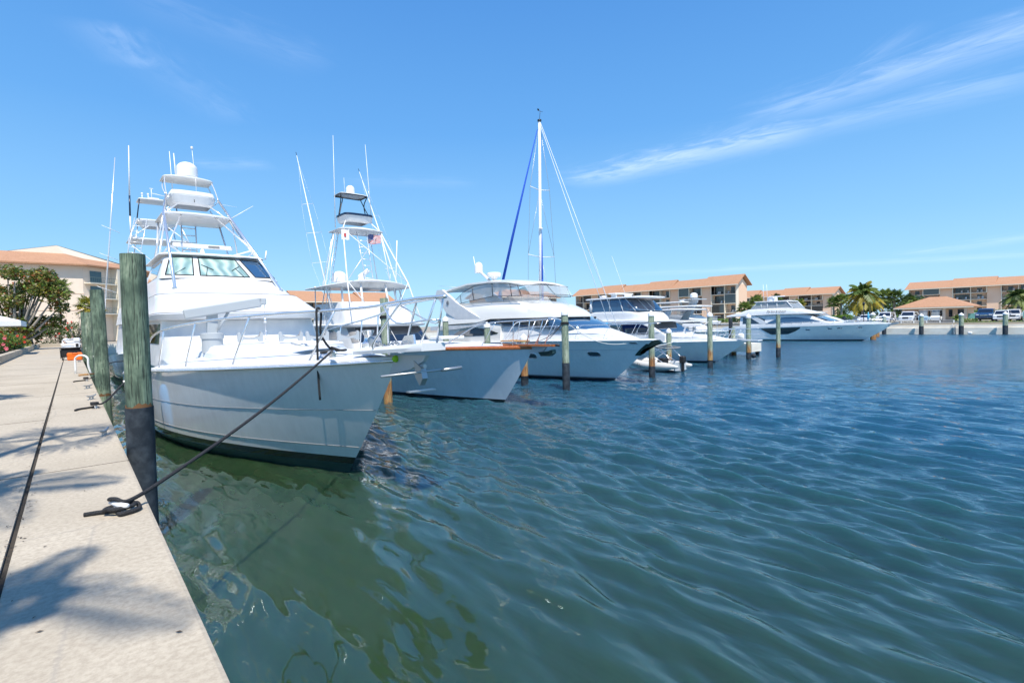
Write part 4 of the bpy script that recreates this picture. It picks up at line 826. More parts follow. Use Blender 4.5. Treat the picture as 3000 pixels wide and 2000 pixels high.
# ================================================================== BOAT 2: sportfisher with varnished toe rail
T2 = thing('sportfishing_boat', 'white sportfishing boat with varnished teak toe rail and bow sprit', 'boat', (12.55, 13.45, 0), 'boats berthed in the marina')
sh2 = interp([(0, 2.22), (3.5, 2.17), (8, 2.0), (17, 1.2)]); hd2 = mono(2.5, 9, 2.1); hw2 = mono(2.38, 13, 2.0)
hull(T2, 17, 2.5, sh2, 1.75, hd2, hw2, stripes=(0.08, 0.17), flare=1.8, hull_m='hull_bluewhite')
deck(T2, 17, sh2, hd2, interp([(0, 0.08), (4, 0.12), (9, 0.12), (17, 0.1)]), 'foredeck', y1=12)
b = MB()
for s_ in (-1, 1):
    rows = [[(s_*(hd2(y)+o), y, sh2(y)+z) for o, z in ((0.03, -0.07), (0.055, -0.02), (0.05, 0.05), (0.0, 0.075), (-0.06, 0.06))] for y in [17*(i/40)**1.6 for i in range(41)]]
    b.grid(rows)
b.build('toe_rail', M['teak'], T2)
b = MB(); rows = []
for i in range(9):
    y = 1.3-2.45*i/8; w = 0.33*(1-0.55*(i/8)**1.5); rows.append([(-w, y, 2.27), (-w, y, 2.34), (w, y, 2.34), (w, y, 2.27)])
b.grid(rows, closed=True, sm=False); b.ngon(rows[0]); b.ngon(rows[-1]); b.build('pulpit', M['teak'], T2)
b = MB(); b.prism([(0.4, 2.25), (-0.75, 2.27), (-0.55, 2.08), (0.3, 1.98)], -0.03, 0.03, 'x'); b.build('bow_plate', M['grey_gel'], T2)
an = MB().prism([(-0.35, 2.06), (-0.85, 2.10), (-1.05, 2.16), (-1.08, 2.04), (-0.9, 1.93), (-0.5, 1.92)], -0.09, 0.09, 'x').build('anchor', M['anchor_steel'], T2); MB().tube([(0, -1.1, 2.31), (0, -1.32, 2.30)], 0.035, 8).build('nav_light', M['black_rubber'], T2)
shell(T2, 'trunk_cabin', 3.0, 10.5, lambda y: sh2(y)+0.02, interp([(3, 2.18), (4, 2.24), (7, 2.28), (10.5, 2.28)]), lambda y, z: min(1.7, 0.4+(y-3)*0.6)-0.2*(z-2.2), n=18, m_='nonskid', rnd=0.1)
loft_plans(T2, 'deckhouse', [(1.7, 2.2, 9.9, 16.4, 1.0, 4.5), (2.3, 2.18, 10.1, 16.4, 1.0, 4.5), (3.12, 2.02, 11.0, 16.4, 0.9, 4.5)], [M['gelcoat']])
g2 = surf((2.3, 2.18, 10.1, 16.4, 1.0, 4.5), (3.12, 2.02, 11.0, 16.4, 0.9, 4.5))
patch(T2, 'windscreen_pane', g2, [(-1.78, 3.06), (-0.02, 3.08), (-0.02, 2.34), (-1.90, 2.34)], 0.03, 'dark_glass'); patch(T2, 'windscreen_pane', g2, [(0.02, 3.08), (1.78, 3.06), (1.90, 2.34), (0.02, 2.34)], 0.03, 'dark_glass')
patch(T2, 'mesh_screen', g2, [(1.80, 3.06), (2.03, 3.05), (2.15, 2.34), (1.92, 2.34)], 0.03, 'mesh_cover'); patch(T2, 'mesh_screen', g2, [(-2.03, 3.05), (-1.80, 3.06), (-1.92, 2.34), (-2.15, 2.34)], 0.03, 'mesh_cover')
panel(T2, 'side_window', 12.1, 15.2, interp([(12.1, 2.5), (15.2, 2.4)]), interp([(12.1, 2.9), (13, 3.0), (15.2, 2.95)]), lambda y, z: 2.18-0.2*(z-2.3), 0.012, m_='smoke_glass')
loft_plans(T2, 'bridge_brow', [(3.08, 2.02, 11.0, 16.6, 0.9, 4.5), (3.12, 2.26, 10.55, 16.6, 1.2, 4.0), (3.22, 2.28, 10.5, 16.6, 1.2, 4.0), (3.28, 2.1, 10.8, 16.6, 1.1, 4.0)], [M['gelcoat']])
loft_plans(T2, 'flybridge', [(3.26, 2.02, 11.1, 16.2, 0.9, 3.5), (3.9, 1.92, 11.6, 16.2, 0.9, 3.5), (4.42, 1.78, 12.2, 16.2, 0.9, 3.5)], [M['gelcoat']])
plate(T2, 'bridge_hardtop', rounded(2.45, 12.3, 16.2, 0.9, 2.3), 5.38, 5.46, camber=0.10, bev=0.02, fn=lambda x, y: 0.16-0.05*x*x)
plate(T2, 'tower_platform', rounded(1.30, 13.5, 15.4, 0.4, 3.0), 8.48, 8.55, camber=0.10, bev=0.04, fn=lambda x, y: -0.02*x*x)
loft_plans(T2, 'control_box', [(8.98, 0.62, 14.2, 15.2, 0.3, 3.0), (9.05, 0.75, 14.0, 15.2, 0.3, 3.0), (9.32, 0.84, 13.9, 15.2, 0.3, 3.0)], [M['gelcoat']])
loft_plans(T2, 'box_cover', [(9.32, 0.85, 13.88, 15.2, 0.3, 3.0), (9.44, 0.84, 13.9, 15.2, 0.3, 3.0), (9.48, 0.6, 14.1, 15.1, 0.3, 3.0)], [M['blue_tube']])
plate(T2, 'tower_sunshade', rounded(0.82, 14.5, 15.6, 0.25, 3.0), 10.62, 10.67, camber=0.05, bev=0.04)
MB().tube([(p[0]*0.98, p[1], 10.60) for p in rounded(0.82, 14.5, 15.6, 0.25, 3.0)], 0.028, 6, closed=True).build('shade_frame', M['black_tube'], T2)
for s_ in (-1, 1):
    for a in ([(s_*0.78, 14.6, 10.6), (s_*0.70, 14.9, 10.1), (s_*0.85, 14.9, 9.3)], [(s_*0.74, 15.5, 10.6), (s_*0.55, 15.0, 10.45), (s_*0.72, 14.8, 9.9), (s_*0.9, 14.6, 9.4)]):
        MB().tube(smooth_path(a, 5), 0.028, 6).build('shade_post', M['black_tube'], T2)
    A0 = (s_*1.98, 10.9, 3.26); A1 = (s_*1.74, 11.9, 5.48); A2 = (s_*1.10, 13.75, 8.5); A3 = (s_*0.72, 14.2, 9.05)
    MB().tube([A0, A1, A2], 0.034, 8).build('tower_leg', M['white_tube'], T2); MB().tube([A2, A3], 0.028, 8).build('brace', M['white_tube'], T2)
    MB().tube([(s_*1.7, 15.4, 5.45), (s_*1.1, 15.1, 8.5)], 0.028, 8).build('tower_leg', M['alloy'], T2)
    MB().tube([(s_*1.25, 13.0, 5.5), A2], 0.028, 8).build('tower_leg', M['white_tube'], T2)
    MB().tube([A1, (-s_*1.05, 13.8, 8.45)], 0.02, 8).build('cross_brace', M['white_tube' if s_ > 0 else 'alloy'], T2)
    for y, x in ((12.6, 0.75), (13.2, 1.6)): MB().tube([(s_*x, y-0.3, 4.2), (s_*x*0.95, y, 5.42)], 0.055, 8).build('hardtop_post', M['white_tube'], T2)
    MB().tube([(s_*2.0, 15.8, 3.3), (s_*2.2, 15.2, 5.4)], 0.03, 8).build('hardtop_post', M['alloy'], T2)
    MB().tube([A1, (s_*0.9, 11.5, 4.2)], 0.02, 8).build('brace', M['white_tube'], T2)
    MB().tube([(s_*1.9, 13.4, 4.2), (s_*2.3, 13.6, 5.4)], 0.02, 8).build('brace', M['alloy'], T2)
    # outrigger with spreaders and wires
    tip = (-2.48, 16.5, 12.84) if s_ < 0 else (1.23, 16.5, 12.57); base = (s_*2.2, 12.8, 3.6)
    og = MB().tube([base, lerp3(base, tip, 0.5), tip], [0.045, 0.035, 0.015], 8).build('outrigger', M['white_tube'], T2)
    MB().tube([lerp3(base, tip, 0.975), tuple(Vector(tip)+(Vector(tip)-Vector(base)).normalized()*0.22)], 0.014, 6).build('outrigger_tip', M['black_tube'], og)
    for k, hw_ in ((0.32, 0.5), (0.50, 0.45), (0.68, 0.35)):
        c = lerp3(base, tip, k)
        o = MB().tube([(c[0]-hw_, c[1]-0.1, c[2]-0.05), (c[0]+hw_, c[1]+0.1, c[2]+0.12)], 0.011, 5).build('spreader', M['white_tube'], og)
    for s2 in (-1, 1):
        b = MB(); prv = base
        for k, hw_ in ((0.32, 0.5), (0.50, 0.45), (0.68, 0.35), (0.97, 0.0)):
            c = lerp3(base, tip, k); nx = (c[0]+s2*hw_, c[1]+s2*0.1, c[2]+s2*0.08); b.tube([prv, nx], 0.004, 4); prv = nx
        b.build('outrigger_wire', M['white_tube'], og)
    MB().tube([(s_*2.25, 14.5, 3.5), (s_*1.85, 13.2, 8.0)], 0.03, 8).build('outrigger_strut', M['white_tube'], T2)
ladder(T2, (-0.22, 13.0, 5.6), (0.22, 13.0, 5.6), (-0.30, 13.8, 8.4), (0.28, 13.8, 8.4), 8, 0.022)
ladder(T2, (-2.3, 13.8, 3.5), (-2.0, 14.3, 3.5), (-1.3, 14.2, 8.4), (-1.0, 14.6, 8.4), 14, 0.02)
radome(T2, (-0.05, 15.0, 10.70), 0.24, 0.52); whip(T2, (-0.25, 15.3, 10.7), (-0.28, 15.3, 11.7), 0.012, 0.008)
whip(T2, (-1.45, 13.9, 8.5), (-1.40, 13.9, 13.45), 0.026, 0.010); whip(T2, (0.92, 14.4, 9.0), (0.72, 14.5, 13.55), 0.026, 0.010)
radome(T2, (-1.05, 14.6, 5.62), 0.38, 0.62); b = MB(); b.lathe([(0.22, 0), (0.16, 0.3)], 14, (-0.2, 13.6, 5.58)); b.cbox((-0.05, 13.6, 6.05), (0.75, 0.2, 0.24), ry=-0.65, bev=0.06); b.build('searchlight', M['plastic_white'], T2, auto=35)
for x in (0.3, 0.75, 1.0): MB().lathe([(0.16, 0), (0.14, 0.08), (0.05, 0.12)], 12, (x, 13.4, 5.58)).build('gps_puck', M['plastic_white'], T2, auto=35)
whip(T2, (2.3, 15.2, 5.2), (2.4, 15.2, 6.3), 0.02, 0.012)
b = MB(); b.add([(1.25, 13.9, 8.35), (1.25, 14.35, 8.33), (1.25, 14.3, 7.95), (1.25, 13.9, 7.98)], [(0, 1, 2, 3)])
fl = thing('ensign', 'small stars and stripes flag below the second boat tower platform', 'flag', (12.55, 13.45, 0))
def flag(parent, o, w, h, kind, wave=0.03, ax=(0.75, -0.65)):
    """cloth strips with real thickness folds"""
    n = 13 if kind == 'us' else 6
    def P(u, v): return (o[0]+ax[0]*w*u, o[1]+ax[1]*w*u, o[2]-h*v-0.06*w*u+wave*math.sin(7*u+2*v))
    b = MB()
    for i in range(n):
        rows = [[P(u, (i+k)/n) for u in np.linspace(0, 1, 9)] for k in (0, 1)]
        b.grid(rows, mi=0 if i % 2 == 0 else 1)
    b.build('stripes', [M['flag_red'], M['flag_white']], parent)
    if kind == 'us':
        b = MB(); b.grid([[tuple(Vector(P(u, k*7/13))+Vector((ax[1]*0.008, -ax[0]*0.008, 0))) for u in np.linspace(0, 0.42, 5)] for k in (0, 1)]); b.build('canton', M['flag_blue'], parent)
        b = MB()
        for i in range(5):
            for j in range(4): c = Vector(P(0.04+0.085*i, (0.05+0.12*j)))+Vector((ax[1]*0.014, -ax[0]*0.014, 0)); b.cbox(tuple(c), (w*0.03, 0.004, w*0.03), rz=math.atan2(ax[1], ax[0]))
        b.build('stars', M['flag_white'], parent)
flag(fl, (0.42, 13.9, 8.30), 0.72, 0.50, 'us')
fl2 = thing('signal_flag', 'small red and white flag under the tower platform, beside the ladder', 'flag', (12.55, 13.45, 0)); b = MB(); b.grid([[(-1.22+0.34*u, 13.7-0.25*u, 8.40-0.55*v+0.03*math.sin(6*u)) for u in np.linspace(0, 1, 6)] for v in np.linspace(0, 1, 5)]); b.build('field', M['flag_white'], fl2)
b = MB(); b.cbox((-1.07, 13.56, 8.10), (0.10, 0.02, 0.18), rz=-0.6); b.build('emblem', M['flag_red'], fl2)
pth = [(-(hd2(y)-0.12), y, z) for y, z in ((3.6, 2.25), (2.9, 2.6), (2.2, 2.98), (1.5, 3.14))]+[(-0.55, 0.4, 3.18), (-0.42, -0.5, 3.19), (-0.2, -1.1, 3.2), (0, -1.2, 3.2)]
pth = pth+[(-x, y, z) for x, y, z in pth[::-1][1:]]
MB().tube(smooth_path(pth, 4), 0.020, 8).build('bow_rail', M['steel'], T2)
for s_ in (-1, 1):
    for y0_, tp in ((1.9, (-(hd2(1.35)-0.12), 1.35, 3.14)), (0.75, (-0.55, 0.4, 3.18)), (0.1, (-0.45, -0.35, 3.19)), (-0.4, (-0.3, -0.85, 3.19))):
        MB().tube([(s_*max(0.18, hd2(y0_)-0.12), y0_, 2.28), (s_*abs(tp[0]), tp[1], tp[2])], 0.015, 8).build('stanchion', M['steel'], T2)
b = MB(); rnd = random.Random(9); b.tube(smooth_path([(0.1+0.35*math.sin(i*1.3), 1.1+0.5*math.cos(i*0.9), 2.36+0.03*rnd.random()) for i in range(26)], 3), 0.02, 5)
lo_ = b.build('line_heap', M['rope_brown'], None, loc=(12.55, 13.45, 0.06)); tag(lo_, 'heap of old mooring line on the teak trimmed foredeck', 'rope', 'mooring ropes')
b = MB(); b.cbox((-0.2, 5.2, 2.56), (1.2, 0.9, 0.12), bev=0.03); b.build('deck_hatch', M['gelcoat'], T2, auto=30)

# ================================================================== BOAT 3: motor yacht with clear enclosure
T3 = thing('motor_yacht', 'white motor yacht with swept arch, clear flybridge enclosure and oval portlights', 'boat', (20.8, 13.8, 0), 'boats berthed in the marina')
sh3 = interp([(0, 2.15), (5, 2.13), (12, 1.95), (18, 1.8)]); hd3 = mono(2.3, 8, 2.3); hw3 = mono(2.2, 11, 2.0)
hull(T3, 18, 2.3, sh3, 2.6, hd3, hw3, stripes=(0.17, 0.27), flare=1.7, hull_m='hull_grey', bow_round=1.05, boot='hull_grey', bottom='boot_grey')
H3 = hull_hw_factory(18, sh3, 2.6, hd3, hw3, 1.05, 1.7)
rail_line(T3, 0.9, 17, interp([(0.9, 1.70), (17, 1.50)]), H3, 0.02, 'knuckle_line', 'grey_gel'); rail_line(T3, 2.4, 17, interp([(2, 0.20), (17, 0.20)]), H3, 0.018, 'boot_stripe', 'boot_black')
rub(T3, 18, sh3, hd3, 0.045, 'gelcoat', dz=0.0, name='gunwale')
deck(T3, 18, sh3, hd3, interp([(0, 0.05), (4, 0.15), (18, 0.1)]), 'foredeck', y1=12)
def oval_port(parent, y, z, w, h, hwf, s_=-1, m_='dark_glass'):
    pts = []
    for k in range(28):
        a = 2*math.pi*k/28; u = (w/2)*np.sign(math.cos(a))*abs(math.cos(a))**0.45; v = (h/2)*np.sign(math.sin(a))*abs(math.sin(a))**0.7
        pts.append((s_*(hwf(y+u, z+v)+0.012), y+u, z+v))
    g_ = MB().ngon(pts).build('portlight', M[m_], parent); MB().tube(pts, 0.022, 6, closed=True).build('portlight_rim', M['steel'], g_)
oval_port(T3, 2.95, 1.45, 0.62, 0.26, H3); oval_port(T3, 6.55, 1.30, 0.62, 0.28, H3); oval_port(T3, 0.95, 2.0, 0.34, 0.11, H3, m_='smoke_glass'); oval_port(T3, 10.0, 1.25, 0.6, 0.28, H3)
b = MB(); rows = []
for i in range(7):
    z = 1.38+0.58*i/6; ys_ = 2.6*(1-z/2.15)**1.05; row = [(-(H3(ys_+d, z)+0.015), ys_+d, z) for d in (0.24+0.04*math.sin(math.pi*i/6), 0.17, 0.1, 0.04, 0.0)]; row += [(0, ys_-0.02, z)]; rows.append(row)
b.grid(rows); b.build('anchor_guard', M['anchor_steel'], T3)  # the green mirrored in the polished plate is put into its base colour
b = MB(); b.prism([(0.9, 2.10), (-0.15, 2.16), (-0.35, 2.02), (0.3, 1.78), (1.1, 1.55), (1.2, 1.35), (0.8, 1.45)], -0.09, 0.09, 'x'); b.build('anchor', M['anchor_steel'], T3)
tap3 = lambda y, y0_, l, p=2.0: (max(0.0, 1-max(0.0, (y0_+l-y)/l)**p))**0.5
shell(T3, 'trunk_cabin', 1.2, 12, lambda y: sh3(y)+0.03, interp([(1.2, 2.2), (2.4, 2.45), (3.6, 2.72), (5, 2.86), (9.5, 3.05), (12, 3.2)]), lambda y, z: max(0.05, min(1.98, hd3(y)-0.28))-0.12*(z-2.1), n=30, rnd=0.18, camber=0.05)
shell(T3, 'windscreen', 3.35, 10.8, interp([(3.35, 2.62), (5, 2.80), (9.4, 3.0), (10.8, 3.3)]), interp([(3.35, 2.66), (4.2, 3.0), (5.4, 3.38), (10.8, 3.38)]), lambda y, z: (1.93-0.1*(z-2.8))*max(0.12, tap3(y, 3.1, 2.6)), n=30, m_='blue_glass', rnd=0.08, camber=0.1)
panel(T3, 'side_window', 5.2, 10.4, interp([(5.2, 2.90), (9.0, 3.08), (10.4, 3.30)]), interp([(5.2, 3.36), (10.4, 3.36)]), lambda y, z: 1.935*max(0.12, tap3(y, 3.1, 2.6)), 0.03, m_='smoke_glass')
shell(T3, 'flybridge', 4.7, 14.6, interp([(4.7, 3.36), (9.8, 3.38), (11, 3.2), (14.6, 3.1)]), interp([(4.7, 3.44), (5.6, 3.78), (6.6, 4.08), (8.0, 4.34), (11, 4.42), (14.6, 4.46)]), lambda y, z: (2.12-0.22*(z-3.4))*max(0.15, tap3(y, 4.4, 3.2)), n=36, rnd=0.22, camber=0.08, m_='cream_gel')
shell(T3, 'saloon_side', 9.0, 15.5, lambda y: sh3(y)+0.02, interp([(9, 3.05), (10.5, 3.2), (12, 3.3), (15.5, 3.3)]), lambda y, z: 2.08-0.06*(z-2.1), n=20, m_='cream_gel')
panel(T3, 'side_window', 9.2, 14.0, interp([(9.2, 2.52), (10, 2.42), (14.0, 2.30)]), interp([(9.2, 2.56), (10.2, 2.78), (11.6, 2.92), (13, 2.75), (14.0, 2.32)]), lambda y, z: 2.085-0.06*(z-2.1), 0.012, m_='dark_glass', n=20)
b = MB()
rows = [[(x, y, z) for x in np.linspace(-1.98, 1.98, 13)] for y, z in ((7.3, 5.33), (7.35, 5.42), (8.5, 5.62), (10.2, 5.78), (12.2, 5.80), (14, 5.62), (15.4, 5.40), (15.4, 5.32), (14, 5.52), (12.2, 5.70), (10.2, 5.68), (8.5, 5.52), (7.3, 5.33))]
rows = [[(x*(0.86 if y < 7.4 else 1), y, z-0.055*x*x*0.8) for x, y, z in r_] for r_ in rows]
b.grid(rows); 
for e in (0, -1): b.ngon([r_[e] for r_ in rows[:-1]])
b.build('hardtop', M['cream_gel'], T3, auto=50)
for s_ in (-1, 1):
    b = MB(); b.prism([(15.75, 5.05), (15.5, 5.42), (14.9, 5.42), (13.25, 4.48), (11.8, 3.85), (10.2, 3.22), (11.2, 3.12), (13.4, 3.45), (14.5, 3.9), (14.9, 4.3), (15.1, 4.6)], s_*1.92, s_*2.12, 'x'); ar = b.build('arch', M['gelcoat'], T3)
    b = MB(); b.prism([(10.3, 3.22), (11.8, 3.02), (14.2, 3.05), (16.4, 3.0), (16.4, 2.72), (13.6, 2.78), (11.2, 2.98)], s_*2.0, s_*2.16, 'x'); b.build('side_brow', M['gelcoat'], T3)
    if s_ < 0:
        b = MB(); b.lathe([(0.001, 0), (0.14, 0), (0.155, 0.01)], 24, (-2.135, 14.25, 4.52), axis='x'); em = b.build('emblem', M['mesh_cover'], ar, auto=30)
        b = MB(); x = -2.15; pts_ = [(x, 14.33, 4.46), (x, 14.30, 4.58), (x, 14.25, 4.50), (x, 14.20, 4.58), (x, 14.17, 4.46)]; b.tube(pts_, 0.012, 4); b.tube([(x, 14.25+0.12*math.cos(a), 4.52+0.12*math.sin(a)) for a in np.linspace(0, 6.28, 25)[:-1]], 0.008, 4, closed=True); b.build('emblem_mark', M['steel'], em)
roofz = interp([(7.3, 5.20), (8.5, 5.36), (10.2, 5.50), (12.2, 5.54), (14, 5.3), (15.1, 5.1)])
enb = interp([(6.9, 4.58), (8.0, 4.62), (9.7, 4.70), (11.6, 4.56), (13.0, 4.42), (14.0, 4.40)])
ent = interp([(6.9, 4.62), (7.4, 5.18), (8.5, 5.36), (10.2, 5.50), (11.5, 5.42), (12.6, 5.12), (13.4, 4.75), (14.0, 4.42)])
fhw = lambda y, z: 1.98-0.05*(z-4.4)
panel(T3, 'enclosure_panel', 7.4, 14.0, enb, ent, fhw, 0.0, m_='window_film', n=24)
b = MB(); b.grid([[(x, 6.75+0.55*k, 4.62+0.62*k) for x in np.linspace(-1.7, 1.7, 6)] for k in (0, 1)]); b.build('enclosure_front', M['clear_vinyl'], T3)
for s_ in (-1, 1):
    for ya_, yb_ in ((7.2, 7.5), (8.0, 8.15), (9.7, 9.75), (11.55, 11.75), (12.9, 13.0)):
        MB().tube([(s_*1.99, ya_, enb(ya_)), (s_*1.98, yb_, ent(yb_))], 0.016, 5).build('zip_seam', M['black_tube'], T3)
    MB().tube([(s_*2.0, y, enb(y)) for y in (7.2, 8.0, 9.7, 11.6, 13.0, 14.0)], 0.018, 5).build('enclosure_edge', M['black_tube'], T3)
    MB().tube([(s_*1.99, y, ent(y)+0.01) for y in (7.4, 8.5, 10.2, 11.5, 12.6, 13.4, 14.0)], 0.014, 5).build('enclosure_edge', M['black_tube'], T3)
    MB().tube([(s_*1.55, 9.4, 4.4), (s_*1.6, 9.45, 5.6)], 0.04, 8).build('hardtop_post', M['white_tube'], T3)
    # raked low windscreen on the coaming
    b = MB(); b.grid([[(s_*(1.85*tap3(y, 5.9, 3)+0.02*k), y+0.5*k, (np.interp(y, [5.9, 7, 9, 11.2], [3.95, 4.2, 4.38, 4.42]))+k*np.interp(y, [5.9, 7, 9, 11.2], [0.55, 0.5, 0.36, 0.10])) for y in np.linspace(6.05, 11.2, 14)] for k in (0, 1)]); b.build('flybridge_screen', M['clear_vinyl'], T3)
b = MB(); b.tube([(-1.7, 6.75, 4.62), (-0.8, 6.6, 4.66), (0.8, 6.6, 4.66), (1.7, 6.75, 4.62)], 0.016, 5); b.tube([(-1.7, 7.3, 5.22), (1.7, 7.3, 5.22)], 0.014, 5); b.tube([(0.1, 6.62, 4.65), (0.1, 7.3, 5.24)], 0.014, 5); b.build('front_seam', M['black_tube'], T3)
mt_ = MB().tube([(0, 12.2, 5.7), (0, 13.4, 6.55)], 0.09, 10).build('radar_mast', M['gelcoat'], T3); radome(mt_, (0, 13.6, 6.5), 0.28, 0.72, 'satellite_dome')
MB().lathe([(0.10, -0.25), (0.22, -0.06), (0.45, 0), (0.47, 0.05), (0.46, 0.2), (0.40, 0.25), (0.001, 0.26)], 22, (0, 12.0, 6.12)).build('radar_dome', M['plastic_white'], T3, auto=35)
whip(T3, (0, 13.9, 6.6), (0, 14.15, 7.65), 0.03, 0.025); whip(T3, (-1.2, 14.6, 5.6), (-0.6, 17.6, 5.9), 0.012, 0.008, 'antenna')
b = MB(); b.tube(smooth_path([(-hd3(8)+0.15, 8.2, 2.15), (-hd3(7)+0.13, 7.3, 2.75), (-hd3(6)+0.15, 6.2, 2.86), (-hd3(4)+0.15, 4, 2.90), (-hd3(2)+0.13, 2, 2.92), (-hd3(0.7)+0.05, 0.5, 2.93), (0, -0.25, 2.93), (hd3(0.7)-0.05, 0.5, 2.93), (hd3(2)-0.13, 2, 2.92), (hd3(4)-0.15, 4, 2.90), (hd3(7)-0.15, 7.3, 2.75)], 5), 0.018, 8); b.build('bow_rail', M['steel'], T3)
for s_ in (-1, 1):
    for y in (0.9, 2.2, 3.6, 5.0, 6.4):
        MB().tube(smooth_path([(s_*(hd3(y)-0.1), y, 2.15), (s_*(hd3(y)-0.1), y, 2.35), (s_*(hd3(y)-0.13), y-0.35, 2.90)], 3), 0.013, 6).build('stanchion', M['steel'], T3)
MB().tube([(-1.2, 7.0, 4.18), (-1.2, 6.95, 4.05)], 0.05, 8).build('deck_light', M['galv'], T3)
# mooring lines of boat 3 / 2
def line(a, c, sag, r, mk_, label):
    b = MB(); b.tube([tuple(Vector(a).lerp(Vector(c), i/14)-Vector((0, 0, sag*math.sin(math.pi*i/14)))) for i in range(15)], r, 5)
    return tag(b.build('mooring_rope', M[mk_]), label, 'rope', 'mooring ropes')
line((16.6, 15.8, 3.05), (13.3, 14.6, 2.35), 0.25, 0.014, 'rope_black', 'upper black line from the sleeved piling to the teak trimmed bow')
line((16.6, 15.85, 3.0), (13.2, 15.0, 2.35), 0.45, 0.014, 'rope_black', 'lower black line sagging from the sleeved piling to the teak trimmed bow')
line((16.85, 15.7, 3.0), (19.85, 14.8, 2.0), 0.35, 0.016, 'rope_white', 'white line from sleeved piling to the chrome hawse of the motor yacht')
line((30.0, 16.1, 2.9), (24.0, 17.0, 1.55), 0.4, 0.02, 'rope_white', 'pale line sagging over the dinghy to the rusty banded piling')

# ================================================================== BOAT 4: flybridge cruiser with tall dark wheelhouse
T4 = thing('flybridge_cruiser', 'white flybridge cruiser with glazed upper wheelhouse, fourth along the row', 'boat', (34.0, 15.6, 0), 'boats berthed in the marina')
sh4 = interp([(0, 1.58), (4, 1.50), (9, 1.38), (17, 1.3)]); hd4 = mono(2.35, 8, 2.3); hw4 = mono(2.25, 11, 2.0)
hull(T4, 17, 2.3, sh4, 2.3, hd4, hw4, stripes=(0.05, 0.12), flare=1.6)
rub(T4, 17, sh4, hd4, 0.04, 'gelcoat', dz=0.0, name='gunwale'); deck(T4, 17, sh4, hd4, 0.12, 'foredeck', y1=14)
b = MB(); b.box(-0.3, 0.3, -0.9, 0.6, 1.56, 1.64); b.build('pulpit', M['gelcoat'], T4)
shell(T4, 'trunk_cabin', 1.2, 6, lambda y: sh4(y), interp([(1.2, 1.62), (3, 1.9), (6, 2.02)]), lambda y, z: max(0.1, min(1.9, hd4(y)-0.3)), n=16, rnd=0.15)
shell(T4, 'deckhouse', 4.9, 15, lambda y: sh4(y), interp([(4.9, 2.0), (5.1, 2.1), (6.6, 2.92), (15, 2.92)]), lambda y, z: 2.02-0.05*(z-2), n=24, rnd=0.05)
panel(T4, 'saloon_window', 6.3, 14.0, interp([(6.3, 2.05), (14, 2.05)]), interp([(6.3, 2.60), (6.8, 2.82), (14, 2.82)]), lambda y, z: 2.02-0.05*(z-2), 0.02, m_='dark_glass')
b = MB(); b.grid([[(x, 5.05+1.4*k-0.02, 2.12+0.76*k+0.02) for x in np.linspace(-1.8, 1.8, 5)] for k in (0, 1)]); b.build('front_window', M['dark_glass'], T4)
shell(T4, 'flybridge_deck', 5.9, 16.6, interp([(5.9, 2.95), (8, 2.90), (16.6, 2.92)]), interp([(5.9, 3.02), (7, 3.12), (16.6, 3.14)]), lambda y, z: 2.2*max(0.35, tap3(y, 5.0, 2.5)), n=24, rnd=0.07)
shell(T4, 'flybridge_coaming', 6.8, 14.5, lambda y: 3.12, interp([(6.8, 3.3), (7.3, 3.66), (8.5, 3.82), (11.6, 3.84), (11.7, 3.72), (14.5, 3.70)]), lambda y, z: (1.98-0.06*(z-3.1))*max(0.4, tap3(y, 5.9, 2.6)), n=28, rnd=0.12)
shell(T4, 'flybridge_glass', 7.35, 11.9, lambda y: 3.8, interp([(7.35, 3.84), (8.35, 4.72), (11.9, 4.78)]), lambda y, z: (1.88-0.10*(z-3.8))*max(0.4, tap3(y, 6.2, 2.6)), n=26, m_='blue_glass', rnd=0.04, camber=0)
b = MB()
for s_ in (-1, 1):
    for y0_, y1_, r in ((7.6, 8.45, 0.03), (8.6, 9.0, 0.04), (9.9, 9.95, 0.03), (11.8, 11.8, 0.12)): b.tube([(s_*(1.89*max(0.4, tap3(y0_, 6.2, 2.6))), y0_, 3.8), (s_*(1.80*max(0.4, tap3(y1_, 6.2, 2.6))), y1_, 4.76)], r, 6)
for x in (-0.45, 0.45): b.tube([(x, 7.33, 3.82), (x, 8.30, 4.74)], 0.03, 6)
b.build('mullions', M['gelcoat'], T4)
plate(T4, 'hardtop', rounded(2.02, 6.9, 12.3, 0.9, 2.6), 4.78, 4.90, camber=0.08, bev=0.03)
for a, c in (((-1.4, 10.5, 4.9), (-1.3, 12.2, 8.9)), ((1.2, 10.5, 4.9), (1.2, 12.0, 8.6))): whip(T4, a, c, 0.016, 0.007)
b = MB(); b.cbox((0, 10.2, 5.25), (2.4, 0.7, 0.10), bev=0.03); b.cbox((-0.9, 10.2, 5.1), (0.12, 0.5, 0.3)); b.cbox((0.9, 10.2, 5.1), (0.12, 0.5, 0.3)); b.build('equipment_arch', M['gelcoat'], T4, auto=30)
radome(T4, (0.1, 9.6, 4.98), 0.30, 0.28); MB().lathe([(0.3, 0), (0.28, 0.16)], 16, (-0.9, 11.3, 4.97)).build('horn_box', M['plastic_white'], T4)
pth = [(-(hd4(y)-0.12), y, z) for y, z in ((9, 2.0), (7, 2.12), (4, 2.25), (2, 2.3), (0.6, 2.34))]+[(0, -0.9, 2.38)]; pth += [(-x, y, z) for x, y, z in pth[::-1][1:]]
MB().tube(smooth_path(pth, 4), 0.02, 6).build('bow_rail', M['steel'], T4)
MB().tube(smooth_path([(x, y, z-0.35) for x, y, z in pth], 4), 0.012, 6).build('mid_rail', M['steel'], T4)
